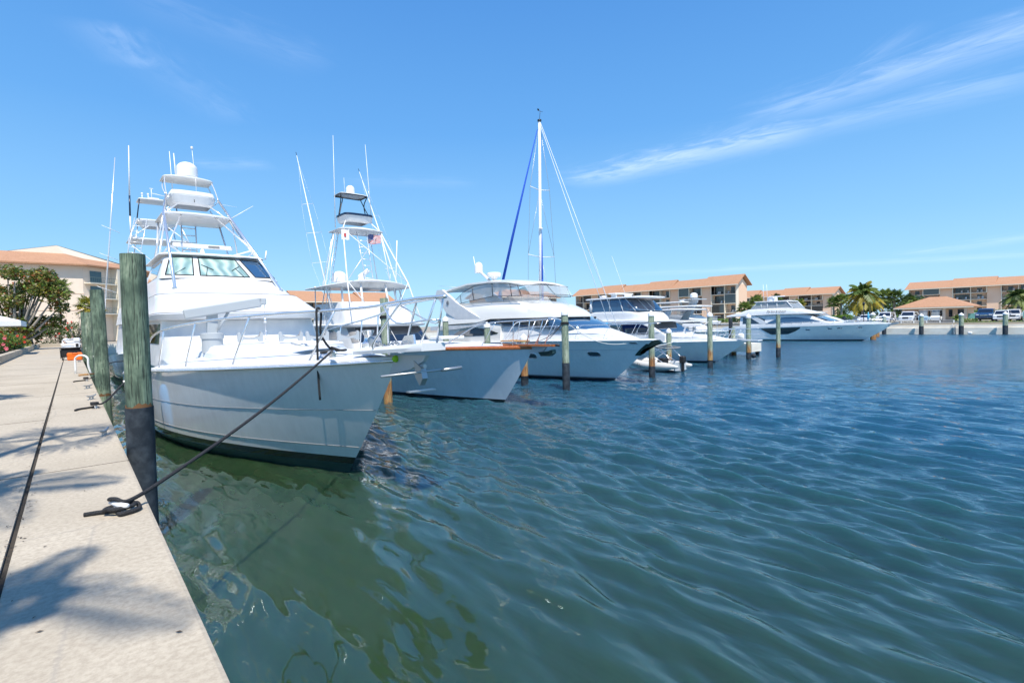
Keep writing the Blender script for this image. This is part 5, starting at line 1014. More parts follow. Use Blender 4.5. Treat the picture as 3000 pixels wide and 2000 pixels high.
for s_ in (-1, 1):
    for y in (0.6, 1.8, 3.2, 4.6, 6.0, 7.4): MB().tube([(s_*(hd4(y)-0.1), y, sh4(y)), (s_*(hd4(y)-0.12), y-0.35, 2.28)], 0.015, 6).build('stanchion', M['steel'], T4)
b = MB(); b.cbox((0.6, 4.3, 2.62), (0.24, 1.5, 0.22), bev=0.05); b.tube([(0.6, 5.0, 2.0), (0.6, 4.8, 2.6)], 0.07, 8); b.build('davit', M['gelcoat'], T4, auto=30)
b = MB(); b.lathe([(0.16, 0), (0.22, 0.05), (0.22, 0.22), (0.12, 0.34), (0.001, 0.35)], 16, (-0.2, 0.3, 1.72)); b.build('windlass', M['cream_gel'], T4, auto=35)

# ================================================================== SAILBOAT berthed stern out behind the motor yacht
TS = thing('sailboat', 'sailing yacht with tall white mast and furled blue jib', 'boat', (27.0, 28.0, 0), 'boats berthed in the marina')
hs_ = mono(1.9, 7, 2.0)
def sail_hull():
    b = MB()
    for s_ in (-1, 1):
        rows = []
        for zf in (-0.4, 0.05, 0.5, 1.0, 1.45):
            rows.append([(s_*max(0.0, (hs_(min(L_, 14-L_*0.0)) if False else 1.9*math.sin(math.pi*min(1, (L_+1.5)/15.5)*0.5+0.0)**0.8*(1-max(0, (L_-9)/5.2)**2.2)))*(0.55+0.45*min(1, (zf+0.5)/1.2)), -7.6+L_, zf*(1+0.12*(L_/14)**2)) for L_ in np.linspace(0, 14, 26)])
        b.grid(rows)
    rr_ = rows
    b.grid([[p for p in rr_[-1]], [(-p[0], p[1], p[2]) for p in rr_[-1]]])
    b.ngon([(s2*1.9*math.sin(math.pi*1.5/15.5*0.5)**0.8*(0.55+0.45*min(1, (z+0.5)/1.2)), -7.6, z) for s2, z in ((-1, -0.4), (-1, 0.5), (-1, 1.45), (1, 1.45), (1, 0.5), (1, -0.4))])
    return b.build('hull', M['hull_white'], TS)
sail_hull()
shell(TS, 'cabin', -2.5, 4.5, lambda y: 1.4, interp([(-2.5, 1.85), (1, 1.95), (4.5, 1.6)]), lambda y, z: 1.1-0.1*(y > 2)*(y-2), n=12)
MB().tube([(0, 0, 1.5), (0, -0.15, 9), (0, -0.35, 18.1)], [0.13, 0.12, 0.10], 10).build('mast', M['white_tube'], TS)
MB().tube([(0, -0.1, 2.9), (0, -5.2, 2.9)], 0.09, 8).build('boom', M['white_tube'], TS)
b = MB(); b.tube([(0, -0.15, 3.05), (0, -2.5, 3.12), (0, -5.1, 3.05)], [0.2, 0.22, 0.12], 10); b.build('sail_cover', M['canvas_blue'], TS)
MB().tube([(0.02, -0.26, 1.6), (0.06, -0.22, 9), (0.05, -0.2, 12.0)], [0.075, 0.07, 0.03], 8).build('mast_cover', M['canvas_blue'], TS)
MB().tube([(0, -0.1, 17.5), (0, 3.0, 10), (0, 6.2, 1.9)], [0.03, 0.10, 0.13], 8).build('furled_jib', M['canvas_blue'], TS)
for s_ in (-1, 1):
    MB().tube([(s_*0.06, -0.35, 18.0), (s_*0.42, -7.4, 1.5)], 0.018, 5).build('backstay', M['white_tube'], TS)
    for z, w in ((8.0, 1.35), (13.0, 1.0)):
        MB().tube([(0, -0.15, z), (s_*w, -0.25, z+0.1)], 0.03, 6).build('spreader', M['white_tube'], TS)
    MB().tube([(s_*1.6, -0.3, 1.5), (s_*1.35, -0.25, 8.1), (s_*1.0, -0.25, 13.1), (0, -0.35, 18.0)], 0.014, 5).build('shroud', M['galv'], TS)
    MB().tube([(s_*1.5, -0.6, 1.5), (0, -0.2, 8.0)], 0.012, 5).build('shroud', M['galv'], TS); MB().tube([(s_*1.35, -0.25, 8.1), (0, -0.2, 12.9)], 0.012, 5).build('shroud', M['galv'], TS)
b = MB(); b.tube([(0, -0.35, 18.1), (0, -0.45, 18.75)], 0.015, 5); b.tube([(-0.25, -0.45, 18.7), (0.25, -0.45, 18.72)], 0.012, 5); b.cbox((-0.2, -0.45, 18.78), (0.16, 0.03, 0.12)); b.lathe([(0.15, 0), (0.15, 0.12)], 10, (0, -0.35, 18.0)); b.build('wind_vane', M['black_tube'], TS)
b = MB(); b.cbox((-0.12, -0.35, 10.1), (0.28, 0.2, 0.12), bev=0.03); b.build('steaming_light', M['plastic_white'], TS, auto=30)
b = MB(); b.grid([[(x, y, 3.05-0.16*x*x-0.05*(y+5)**2) for x in np.linspace(-1.3, 1.3, 9)] for y in np.linspace(-6.6, -3.2, 8)]); b.build('bimini_top', M['canvas_teal'], TS)
for y in (-6.4, -3.4):
    MB().tube([(-1.3, y*0.97, 1.5), (-1.3, y, 2.6), (-0.8, y, 2.9), (0.8, y, 2.9), (1.3, y, 2.6), (1.3, y*0.97, 1.5)], 0.016, 6).build('bimini_bow', M['steel'], TS)
# ================================================================== DINGHY
TD = thing('inflatable_dinghy', 'pale grey inflatable dinghy with folded bimini frame, tied near the yacht bow', 'boat', (26.9, 17.7, 0), rz=0.0)
b = MB()
pth = [(-0.75, -1.75, 0.36), (-0.75, -0.9, 0.36), (-0.75, 0.4, 0.38), (-0.60, 1.2, 0.48), (-0.25, 1.75, 0.58), (0, 1.85, 0.60), (0.25, 1.75, 0.58), (0.60, 1.2, 0.48), (0.75, 0.4, 0.38), (0.75, -0.9, 0.36), (0.75, -1.75, 0.36)]
sp_ = smooth_path(pth, 5); nn = len(sp_); b.tube(sp_, [0.08+0.15*min(1, min(i, nn-1-i)/5) for i in range(nn)], 12); b.build('tube', M['hypalon'], TD)
b = MB(); b.grid([[(x, y, 0.05+0.16*abs(x)+0.05*max(0, y)) for x in np.linspace(-0.7, 0.7, 7)] for y in np.linspace(-1.5, 1.2, 6)]); b.build('floor', M['grey_gel'], TD)
b = MB(); b.cbox((0, -1.45, 0.35), (1.2, 0.06, 0.5)); b.build('transom', M['grey_gel'], TD)
b = MB(); b.cbox((0, -1.62, 0.75), (0.30, 0.34, 0.42), bev=0.07); b.cbox((0, -1.62, 0.35), (0.12, 0.16, 0.6), bev=0.02); b.build('outboard', M['black_rubber'], TD, auto=30)
b = MB(); b.cbox((0, -0.3, 0.62), (0.5, 0.5, 0.35), bev=0.05); b.build('seat', M['black_rubber'], TD, auto=30)
for s_ in (-1, 1):
    MB().tube([(s_*0.72, 0.9, 0.55), (s_*0.60, -0.6, 1.45)], 0.018, 6).build('frame_tube', M['steel'], TD); MB().tube([(s_*0.72, -0.9, 0.5), (s_*0.60, 1.0, 1.5)], 0.018, 6).build('frame_tube', M['steel'], TD); MB().tube([(s_*0.7, -1.5, 0.5), (s_*0.60, -0.5, 1.4)], 0.018, 6).build('frame_tube', M['steel'], TD)
b = MB(); b.tube(smooth_path([(-0.75, 1.1, 1.52), (-0.7, 0.0, 1.50), (-0.72, -1.0, 1.42), (0.6, -1.1, 1.40), (0.7, 0, 1.48), (0.7, 1.1, 1.52), (-0.75, 1.1, 1.52)], 3), 0.05, 6); b.build('rolled_canopy', M['mesh_cover'], TD)
b = MB(); b.prism([(1.05, 1.50), (1.5, 1.35), (1.7, 0.95), (1.4, 0.98), (1.0, 1.30)], -0.65, 0.6, 'x'); b.build('canopy_flap', M['blue_tube'], TD)
# registration letters FL on the tube, built as bars
b = MB()
def bar(y0_, z0_, y1_, z1_): b.tube([(-0.985, y0_, z0_), (-0.985, y1_, z1_)], 0.012, 4)
for yy, segs in ((1.30-0.45, ((0, 0, 0, 1), (0, 1, -1, 1), (0, .5, -.8, .5))), (1.12-0.45, ((0, 0, 0, 1), (0, 0, -1, 0)))):
    for a0_, c0_, a1_, c1_ in segs: bar(yy+0.10*a0_, 0.36+0.14*c0_, yy+0.10*a1_, 0.36+0.14*c1_)
b.build('registration_letters', M['ink'], TD)

# ================================================================== BOAT 5: pulpit boat by the dock end, express with hard top
def express(name, label, x, y0_, L, B, shz, loc_parts):
    T = thing(name, label, 'boat', (x, y0_, 0), 'boats berthed in the marina')
    sh = interp([(0, shz), (L, shz*0.85)]); hd = mono(B, L*0.5, 2.2); hw_ = mono(B*0.94, L*0.65, 2.0)
    hull(T, L, B, sh, 2.0, hd, hw_, stripes=(0.05, 0.12), flare=1.6, nst=26); rub(T, L, sh, hd, 0.04, 'gelcoat', dz=0, name='gunwale'); deck(T, L, sh, hd, 0.12, nst=20)
    return T, sh, hd
T5, sh5, hd5 = express('express_cruiser', 'white sportfish cruiser with long bow pulpit over the dock end', 40.5, 19.6, 14, 2.1, 1.35, None)
b = MB(); rows = []
for i in range(7):
    y = 1.2-2.5*i/6; w = 0.42-0.2*i/6; rows.append([(-w, y, 1.30), (-w, y, 1.42), (w, y, 1.42), (w, y, 1.30)])
b.grid(rows, closed=True, sm=False); b.ngon(rows[-1]); b.ngon(rows[0]); b.build('pulpit', M['gelcoat'], T5)
b = MB(); b.prism([(1.0, 1.3), (-0.6, 1.3), (-0.3, 1.15), (0.6, 0.85)], -0.05, 0.05, 'x'); b.build('bow_plate', M['grey_gel'], T5); MB().lathe([(0.001, -0.2), (0.14, -0.1), (0.16, 0), (0.12, 0.12), (0.001, 0.2)], 12, (0, 0.55, 1.05)).build('anchor', M['galv'], T5)
shell(T5, 'cabin', 2.2, 10, lambda y: 1.3, interp([(2.2, 1.4), (4, 1.8), (5.5, 2.0), (10, 2.0)]), lambda y, z: max(0.1, min(1.75, hd5(y)-0.3)), n=16)
shell(T5, 'bridge_deck', 2.9, 10.5, interp([(2.9, 2.85), (6, 2.7), (10.5, 2.75)]), interp([(2.9, 2.92), (5, 3.05), (10.5, 3.12)]), lambda y, z: 1.95*max(0.25, tap3(y, 2.2, 3)), n=20, rnd=0.1)
for s_ in (-1, 1):
    MB().tube([(s_*1.6, 4.4, 1.9), (s_*1.7, 4.4, 2.8)], 0.16, 8).build('support_post', M['gelcoat'], T5); b = MB(); b.prism([(5.5, 1.9), (6.6, 1.9), (5.2, 3.85), (4.6, 3.85)], s_*1.6, s_*1.7, 'x'); b.build('hardtop_leg', M['gelcoat'], T5)
panel(T5, 'side_window', 5.0, 9.4, lambda y: 2.05, lambda y: 2.65, lambda y, z: 1.72, 0.0, m_='smoke_glass')
shell(T5, 'house', 5.0, 10, lambda y: 1.95, lambda y: 2.75, lambda y, z: 1.7, n=6)
plate(T5, 'hardtop', rounded(1.9, 3.0, 8.0, 0.7, 2.6), 3.85, 3.95, camber=0.06); b = MB(); b.grid([[(x, 5.0+0.6*(1-k), 3.12+0.7*k) for x in np.linspace(-1.6, 1.6, 5)] for k in (0, 1)]); b.build('windscreen', M['window_film'], T5)
pth = [(-(hd5(y)-0.12), y, z) for y, z in ((6, 1.85), (4, 2.05), (2, 2.15), (0.8, 2.2))]+[(-0.35, -0.4, 2.22), (0, -1.1, 2.22)]; pth += [(-x, y, z) for x, y, z in pth[::-1][1:]]
MB().tube(smooth_path(pth, 4), 0.022, 6).build('bow_rail', M['steel'], T5)
for s_ in (-1, 1):
    for y in (-0.1, 0.9, 2.0, 3.2, 4.4): MB().tube([(s_*(max(0.3, hd5(max(y, 0))-0.1)), y+0.3, 1.4), (s_*(max(0.3, hd5(max(y, 0))-0.12)), y-0.2, 2.18)], 0.016, 6).build('stanchion', M['steel'], T5)
# ================================================================== BOAT 6: flybridge with raked radar mast
T6, sh6, hd6 = express('flybridge_yacht', 'white yacht with raked radar mast standing before the central apartments', 46.5, 22.6, 15, 2.2, 1.9, None)
shell(T6, 'deckhouse', 2.6, 12, lambda y: 1.8, interp([(2.6, 2.0), (4.2, 2.85), (12, 2.9)]), lambda y, z: max(0.3, min(1.9, hd6(y)-0.25))-0.05*(z-1.8), n=18)
panel(T6, 'side_window', 3.7, 6.0, interp([(3.7, 2.35), (6.0, 2.35)]), interp([(3.7, 2.45), (4.2, 2.72), (6.0, 2.80)]), lambda y, z: max(0.3, min(1.9, hd6(y)-0.25))-0.05*(z-1.8), 0.02, m_='smoke_glass')
shell(T6, 'flybridge', 3.2, 12, lambda y: 2.92, interp([(3.2, 3.1), (4.4, 3.5), (12, 3.55)]), lambda y, z: 1.95*max(0.35, tap3(y, 2.2, 3)), n=18)
plate(T6, 'hardtop', rounded(1.9, 2.6, 8.6, 0.7, 2.6), 4.25, 4.36, camber=0.06); plate(T6, 'upper_hardtop', rounded(1.5, 4.0, 8.4, 0.5, 2.6), 4.72, 4.80, camber=0.05)
b = MB(); b.prism([(4.2, 3.5), (5.0, 3.5), (3.95, 5.1), (3.45, 5.1)], -0.25, 0.25, 'x'); b.prism([(3.0, 4.95), (5.0, 4.95), (5.0, 5.02), (3.0, 5.02)], -0.8, 0.8, 'x'); b.build('radar_mast', M['grey_gel'], T6); radome(T6, (0, 3.9, 5.15), 0.35, 0.5); radome(T6, (0.5, 5.3, 4.8), 0.4, 0.3)
for s_ in (-1, 1):
    for y in (3.4, 5.6, 8.0): MB().tube([(s_*1.7, y, 3.5), (s_*1.7, y+0.2, 4.28)], 0.035, 6).build('hardtop_post', M['gelcoat'], T6)
    b = MB()
    for y in np.linspace(3.4, 8, 12): b.tube([(s_*1.8, y, 3.52), (s_*1.8, y, 3.95)], 0.012, 4)
    b.tube([(s_*1.8, 3.3, 3.95), (s_*1.8, 8.1, 3.95)], 0.016, 5); b.build('flybridge_rail', M['steel'], T6)
pth = [(-(hd6(y)-0.12), y, 2.55) for y in (7, 4, 2, 0.6)]+[(0, -0.5, 2.6)]; pth += [(-x, y, z) for x, y, z in pth[::-1][1:]]; MB().tube(smooth_path(pth, 4), 0.02, 6).build('bow_rail', M['steel'], T6)
# two small boats between yacht and fishing boats
def runabout(x, y, label, L=7.0, lean_rod=True, canopy=True, rz=0.0):
    T = thing('center_console_boat', label, 'boat', (x, y, 0), 'boats berthed in the marina', rz)
    sh = interp([(0, 1.15), (L, 0.85)]); hd = mono(1.25, L*0.5, 2.1); hw_ = mono(1.1, L*0.6, 2.0); hull(T, L, 1.25, sh, 1.1, hd, hw_, stripes=(0.03, 0.06), nst=20); deck(T, L, sh, hd, 0.05, nst=14)
    b = MB(); b.cbox((0, L*0.5, 1.35), (0.8, 0.9, 0.9), bev=0.08); b.build('console', M['gelcoat'], T, auto=30)
    if canopy:
        plate(T, 't_top', rounded(0.95, L*0.35, L*0.68, 0.3, 2.6), 2.65, 2.72)
        for s_ in (-1, 1):
            for yy in (0.42, 0.60): MB().tube([(s_*0.6, L*yy, 1.0), (s_*0.75, L*yy+0.1, 2.66)], 0.025, 6).build('t_top_leg', M['alloy'], T)
    b = MB(); b.cbox((0, L+0.1, 1.3), (0.4, 0.5, 0.6), bev=0.08); b.build('outboard', M['plastic_white'], T, auto=30)
    if lean_rod:
        for k in (-1, 0, 1): whip(T, (k*0.5, L*0.66, 2.6), (k*0.8, L*0.8, 4.0), 0.012, 0.006, 'fishing_rod')
    return T
runabout(53.0, 25.5, 'white centre console boat under a pale T-top by the apartments', 8); runabout(57.5, 27.0, 'open white boat with rods standing in holders beside the buggy', 7.5)
runabout(50.0, 23.5, 'low white open boat moored just left of the boarding steps', 7, canopy=False)
T7, sh7, hd7 = express('cabin_cruiser', 'small white cabin cruiser showing behind the big yacht windscreen', 80.5, 22.3, 9, 1.6, 2.3, None)
shell(T7, 'cabin', 1.5, 8, lambda y: 2.2, interp([(1.5, 2.4), (3.2, 3.0), (8, 3.05)]), lambda y, z: min(1.4, hd7(y)), n=12); shell(T7, 'flybridge_glass', 3.3, 6.2, lambda y: 3.05, interp([(3.3, 3.1), (3.9, 3.55), (6.2, 3.6)]), lambda y, z: 1.15, n=10, m_='window_film', rnd=0.03); plate(T7, 'hardtop', rounded(1.25, 3.4, 6.5, 0.4), 3.62, 3.68)

# ================================================================== BIG YACHT across the basin
TY = thing('large_motor_yacht', 'long sleek white motor yacht with dark hull window across the basin', 'boat', (71.0, 15.9, 0), 'boats berthed in the marina')
shY = interp([(0, 2.05), (4, 1.98), (9, 1.88), (15, 1.72), (18, 1.70), (19.2, 1.55), (20.5, 0.75), (24, 0.55)]); hdY = mono(2.6, 9, 2.4); hwY = mono(2.4, 13, 2.0)
hull(TY, 21.5, 2.6, shY, 3.0, hdY, hwY, stripes=(0.08, 0.16), flare=1.8, bow_round=1.25, hull_m='hull_bright')
HY = hull_hw_factory(21.5, shY, 3.0, hdY, hwY, 1.25, 1.8)
b = MB()
for s_ in (-1, 1): b.grid([[(s_*(hdY(y)+0.03-0.02*k), y, shY(y)-0.05+k*(0.30 if y > 2 else 0.06+0.12*y)) for y in np.linspace(0, 18.8, 30)] for k in (0, 0.5, 1)])
b.build('bulwark', M['gelcoat'], TY); deck(TY, 19, shY, hdY, 0.2)
rail_line(TY, 2.9, 18, interp([(2.9, 0.45), (5, 0.62), (9, 0.50), (18, 0.28)]), HY, 0.02, 'spray_rail')
panel(TY, 'hull_window', 8.9, 13.6, interp([(8.9, 1.60), (9.5, 1.22), (10.4, 0.86), (12.4, 0.80), (13.6, 1.5)]), interp([(8.9, 1.72), (13.6, 1.60)]), HY, 0.02, m_='smoke_glass', n=30); 
panel(TY, 'hull_window_glass', 9.9, 13.0, interp([(9.9, 1.10), (10.5, 0.92), (12.4, 0.86), (13.0, 1.18)]), interp([(9.9, 1.22), (13.0, 1.24)]), HY, 0.05, m_='dark_glass', n=20)
for y, z in ((2.9, 1.62), (4.8, 1.56), (5.8, 1.53), (8.1, 1.42)): oval_port(TY, y, z, 0.5, 0.14, HY)
shell(TY, 'deckhouse', 5.2, 16.6, lambda y: shY(y)+0.1, interp([(5.2, 2.2), (6.5, 2.5), (8.2, 3.25), (10, 3.55), (13, 3.6), (16.6, 3.45)]), lambda y, z: max(0.3, min(2.2, hdY(y)-0.3))-0.15*(z-2), n=34, rnd=0.2)
dhw = lambda y, z: max(0.3, min(2.2, hdY(y)-0.3))-0.15*(z-2)
panel(TY, 'saloon_window', 6.7, 13.2, interp([(6.7, 2.42), (13.2, 2.18)]), interp([(6.7, 2.44), (8, 2.75), (9.6, 3.02), (11, 3.0), (12.2, 2.7), (13.2, 2.22)]), dhw, 0.04, m_='blue_glass', n=30)
panel(TY, 'aft_window', 13.3, 16.2, interp([(13.3, 2.25), (16.2, 2.25)]), interp([(13.3, 2.8), (14.2, 3.1), (16.2, 3.08)]), dhw, 0.04, m_='dark_glass', n=12)
b = MB(); b.grid([[(x, 5.6+2.4*k+0.25*x*x*0.3, 2.38+0.85*k+0.05) for x in np.linspace(-1.7, 1.7, 9)] for k in (0, 0.5, 1)]); b.build('windscreen', M['smoke_glass'], TY)
b = MB(); b.prism([(12.6, 2.1), (13.7, 2.1), (15.4, 3.2), (14.6, 3.3)], -2.2, -2.06, 'x'); b.build('side_fin', M['gelcoat'], TY)
shell(TY, 'upper_deck', 7.6, 18.4, interp([(7.6, 3.38), (12, 3.42), (16, 3.3), (18.4, 3.22)]), interp([(7.6, 3.45), (8.6, 3.7), (10, 4.05), (12, 4.15), (15.6, 4.12), (16.6, 3.75), (18.4, 3.38)]), lambda y, z: 2.3-0.2*(z-3.3), n=30, rnd=0.15, m_='gelcoat')
shell(TY, 'upper_enclosure', 9.9, 15.2, lambda y: 4.1, interp([(9.9, 4.2), (10.7, 5.0), (14.4, 5.08), (15.2, 4.3)]), lambda y, z: 1.9-0.12*(z-4.1), n=30, m_='window_film', rnd=0.03, camber=0)
b = MB()
for s_ in (-1, 1):
    for y0_, y1_ in ((9.95, 10.7), (11.9, 11.9), (13.1, 13.1), (13.9, 13.9), (15.15, 14.4)): b.tube([(s_*1.92, y0_, 4.15), (s_*1.81, y1_, 5.02)], 0.05, 6)
    b.tube([(s_*1.92, 9.95, 4.16), (s_*1.92, 15.2, 4.16)], 0.05, 6)
b.build('enclosure_frame', M['gelcoat'], TY)
plate(TY, 'hardtop', rounded(1.95, 10.4, 14.8, 0.6), 5.02, 5.14, camber=0.06)
radome(TY, (0, 13.2, 5.2), 0.6, 0.65); b = MB(); b.cbox((-0.6, 12.4, 5.75), (0.15, 2.0, 0.12), bev=0.03); b.lathe([(0.2, 0), (0.15, 0.5)], 10, (-0.6, 12.6, 5.2)); b.build('radar_scanner', M['plastic_white'], TY, auto=30)
for k in (0, 0.45): whip(TY, (-1.2, 13.8-k, 5.1), (-1.2, 13.9-k, 7.4), 0.03, 0.02)
b = MB()
for i in range(9): 
    y = 2.0+1.15*i; b.tube([(-(hdY(y)-0.02), y, shY(y)+0.2), (-(hdY(y)-0.05), y-0.35, shY(y)+0.48)], 0.025, 5)
b.tube([(-(hdY(y)-0.05), y, shY(y)+0.50) for y in np.linspace(0.3, 12, 20)]+[], 0.025, 5); b.tube([(-(hdY(0.3)-0.05), 0.3, 2.55), (0, -0.5, 2.45), (hdY(0.3)-0.05, 0.3, 2.55)], 0.04, 6); b.build('bow_rail', M['steel'], TY)
MB().prism([(0.6, 2.0), (-0.45, 2.15), (-0.55, 2.0), (0.5, 1.7)], -0.12, 0.12, 'x').build('anchor', M['galv'], TY)
def text(parent, body, size, loc, rot, m_, name='lettering', extr=0.004, italic=0.25, align='LEFT'):
    cu = bpy.data.curves.new(name, 'FONT'); cu.body = body; cu.size = size; cu.extrude = extr; cu.shear = italic; cu.align_x = align
    o = bpy.data.objects.new(name, cu); COL.objects.link(o); o.location = loc; o.rotation_euler = rot; 
    me_ = bpy.data.meshes.new_from_object(o); ob = bpy.data.objects.new(name, me_); COL.objects.link(ob); ob.location = loc; ob.rotation_euler = rot; me_.materials.clear(); me_.materials.append(M[m_]); ob.parent = parent
    bpy.data.objects.remove(o); return ob
text(TY, 'My Son & Queen', 0.34, (-2.29, 13.0, 3.68), (math.radians(90), 0, math.radians(-90)), 'ink')
b = MB(); b.prism([(17.0, 1.6), (20.5, 0.55), (20.9, 0.55), (17.6, 1.6)], -2.4, -2.3, 'x'); b.build('stair_wing', M['gelcoat'], TY)
# ================================================================== boat behind boat 1 (only its tower shows) 
T8 = thing('sportfishing_boat', 'fishing boat astern of the big one, mostly its ladder tower showing', 'boat', (4.3, 30.5, 0), 'boats berthed in the marina')
sh8 = interp([(0, 2.2), (18, 1.3)]); hd8 = mono(2.4, 9, 2.1); hull(T8, 17, 2.4, sh8, 2.0, hd8, mono(2.2, 10, 1.9), nst=24); deck(T8, 17, sh8, hd8, 0.3, nst=16)
loft_plans(T8, 'deckhouse', [(1.8, 2.1, 6.0, 12, 1.5), (3.6, 1.9, 7.5, 12, 1.3)], [M['gelcoat']]); loft_plans(T8, 'flybridge', [(3.6, 2.0, 7.0, 12.5, 1.3), (4.7, 1.8, 8.2, 12.5, 1.2)], [M['gelcoat']])
plate(T8, 'tower_platform', rounded(1.5, 6.6, 9.0, 0.4), 8.55, 8.66); plate(T8, 'upper_platform', rounded(1.05, 7.0, 8.6, 0.3), 9.75, 9.86); plate(T8, 'tower_sunshade', rounded(0.95, 6.9, 8.4, 0.3), 11.0, 11.08, camber=0.05)
loft_plans(T8, 'control_box', [(9.45, 0.7, 7.1, 8.3, 0.3), (9.78, 0.95, 7.0, 8.4, 0.3)], [M['gelcoat']])
for s_ in (-1, 1):
    MB().tube([(s_*0.9, 7.0, 11.0), (s_*1.05, 7.0, 9.85)], 0.035, 6).build('shade_post', M['blue_tube'], T8)
    MB().tube([(s_*1.05, 7.0, 9.75), (s_*1.5, 6.8, 8.6), (s_*1.95, 6.4, 4.0)], 0.035, 6).build('tower_leg', M['alloy'], T8)
    MB().tube([(s_*0.9, 8.5, 9.75), (s_*1.7, 8.6, 4.0)], 0.03, 6).build('tower_leg', M['alloy'], T8)
    MB().tube([(s_*1.45, 6.8, 8.6), (s_*0.5, 7.1, 9.45)], 0.03, 6).build('brace', M['white_tube'], T8); MB().tube([(s_*1.5, 6.8, 8.3), (-s_*0.4, 7.0, 6.6)], 0.022, 6).build('brace', M['white_tube'], T8)
ladder(T8, (-1.95, 6.6, 6.0), (-1.35, 6.6, 6.0), (-1.2, 6.7, 9.8), (-0.6, 6.7, 9.8), 12, 0.022)
b = MB()
for x in (-0.72, -0.42): b.tube([(x, 7.4, 11.1), (x, 7.4, 11.35)], 0.03, 6); b.lathe([(0.03, 0.32), (0.06, 0.4), (0.05, 0.46)], 8, (x, 7.4, 11.0))
b.build('light_pair', M['plastic_white'], T8); b = MB(); b.cbox((-0.15, 7.4, 11.16), (0.5, 0.3, 0.10)); b.tube([(-0.25, 7.4, 11.1), (-0.25, 7.4, 11.75)], 0.02, 5); b.tube([(-0.25, 7.4, 11.5), (0.5, 7.4, 11.4)], 0.018, 5); b.cbox((-0.25, 7.4, 11.78), (0.18, 0.05, 0.03)); b.build('instrument_mast', M['plastic_white'], T8)
w_ = whip(T8, (-1.36, 7.4, 8.9), (-1.35, 7.4, 10.0), 0.045, 0.045); MB().tube([(-1.35, 7.4, 10.0), (-1.33, 7.4, 11.2)], 0.05, 6).build('antenna_sleeve', M['blue_tube'], T8); whip(T8, (-1.33, 7.4, 11.2), (-1.25, 7.4, 14.15), 0.045, 0.025)
og = MB().tube([(-2.95, 7.5, 2.6), (-2.4, 7.5, 8.2), (-1.92, 7.5, 13.35)], [0.05, 0.04, 0.02], 6).build('outrigger', M['alloy'], T8)
for z, xx in ((5.6, -2.66), (7.5, -2.47), (9.1, -2.31)): MB().tube([(xx-0.4, 7.3, z+0.2), (xx+0.45, 7.6, z-0.12)], 0.014, 5).build('spreader', M['white_tube'], og)
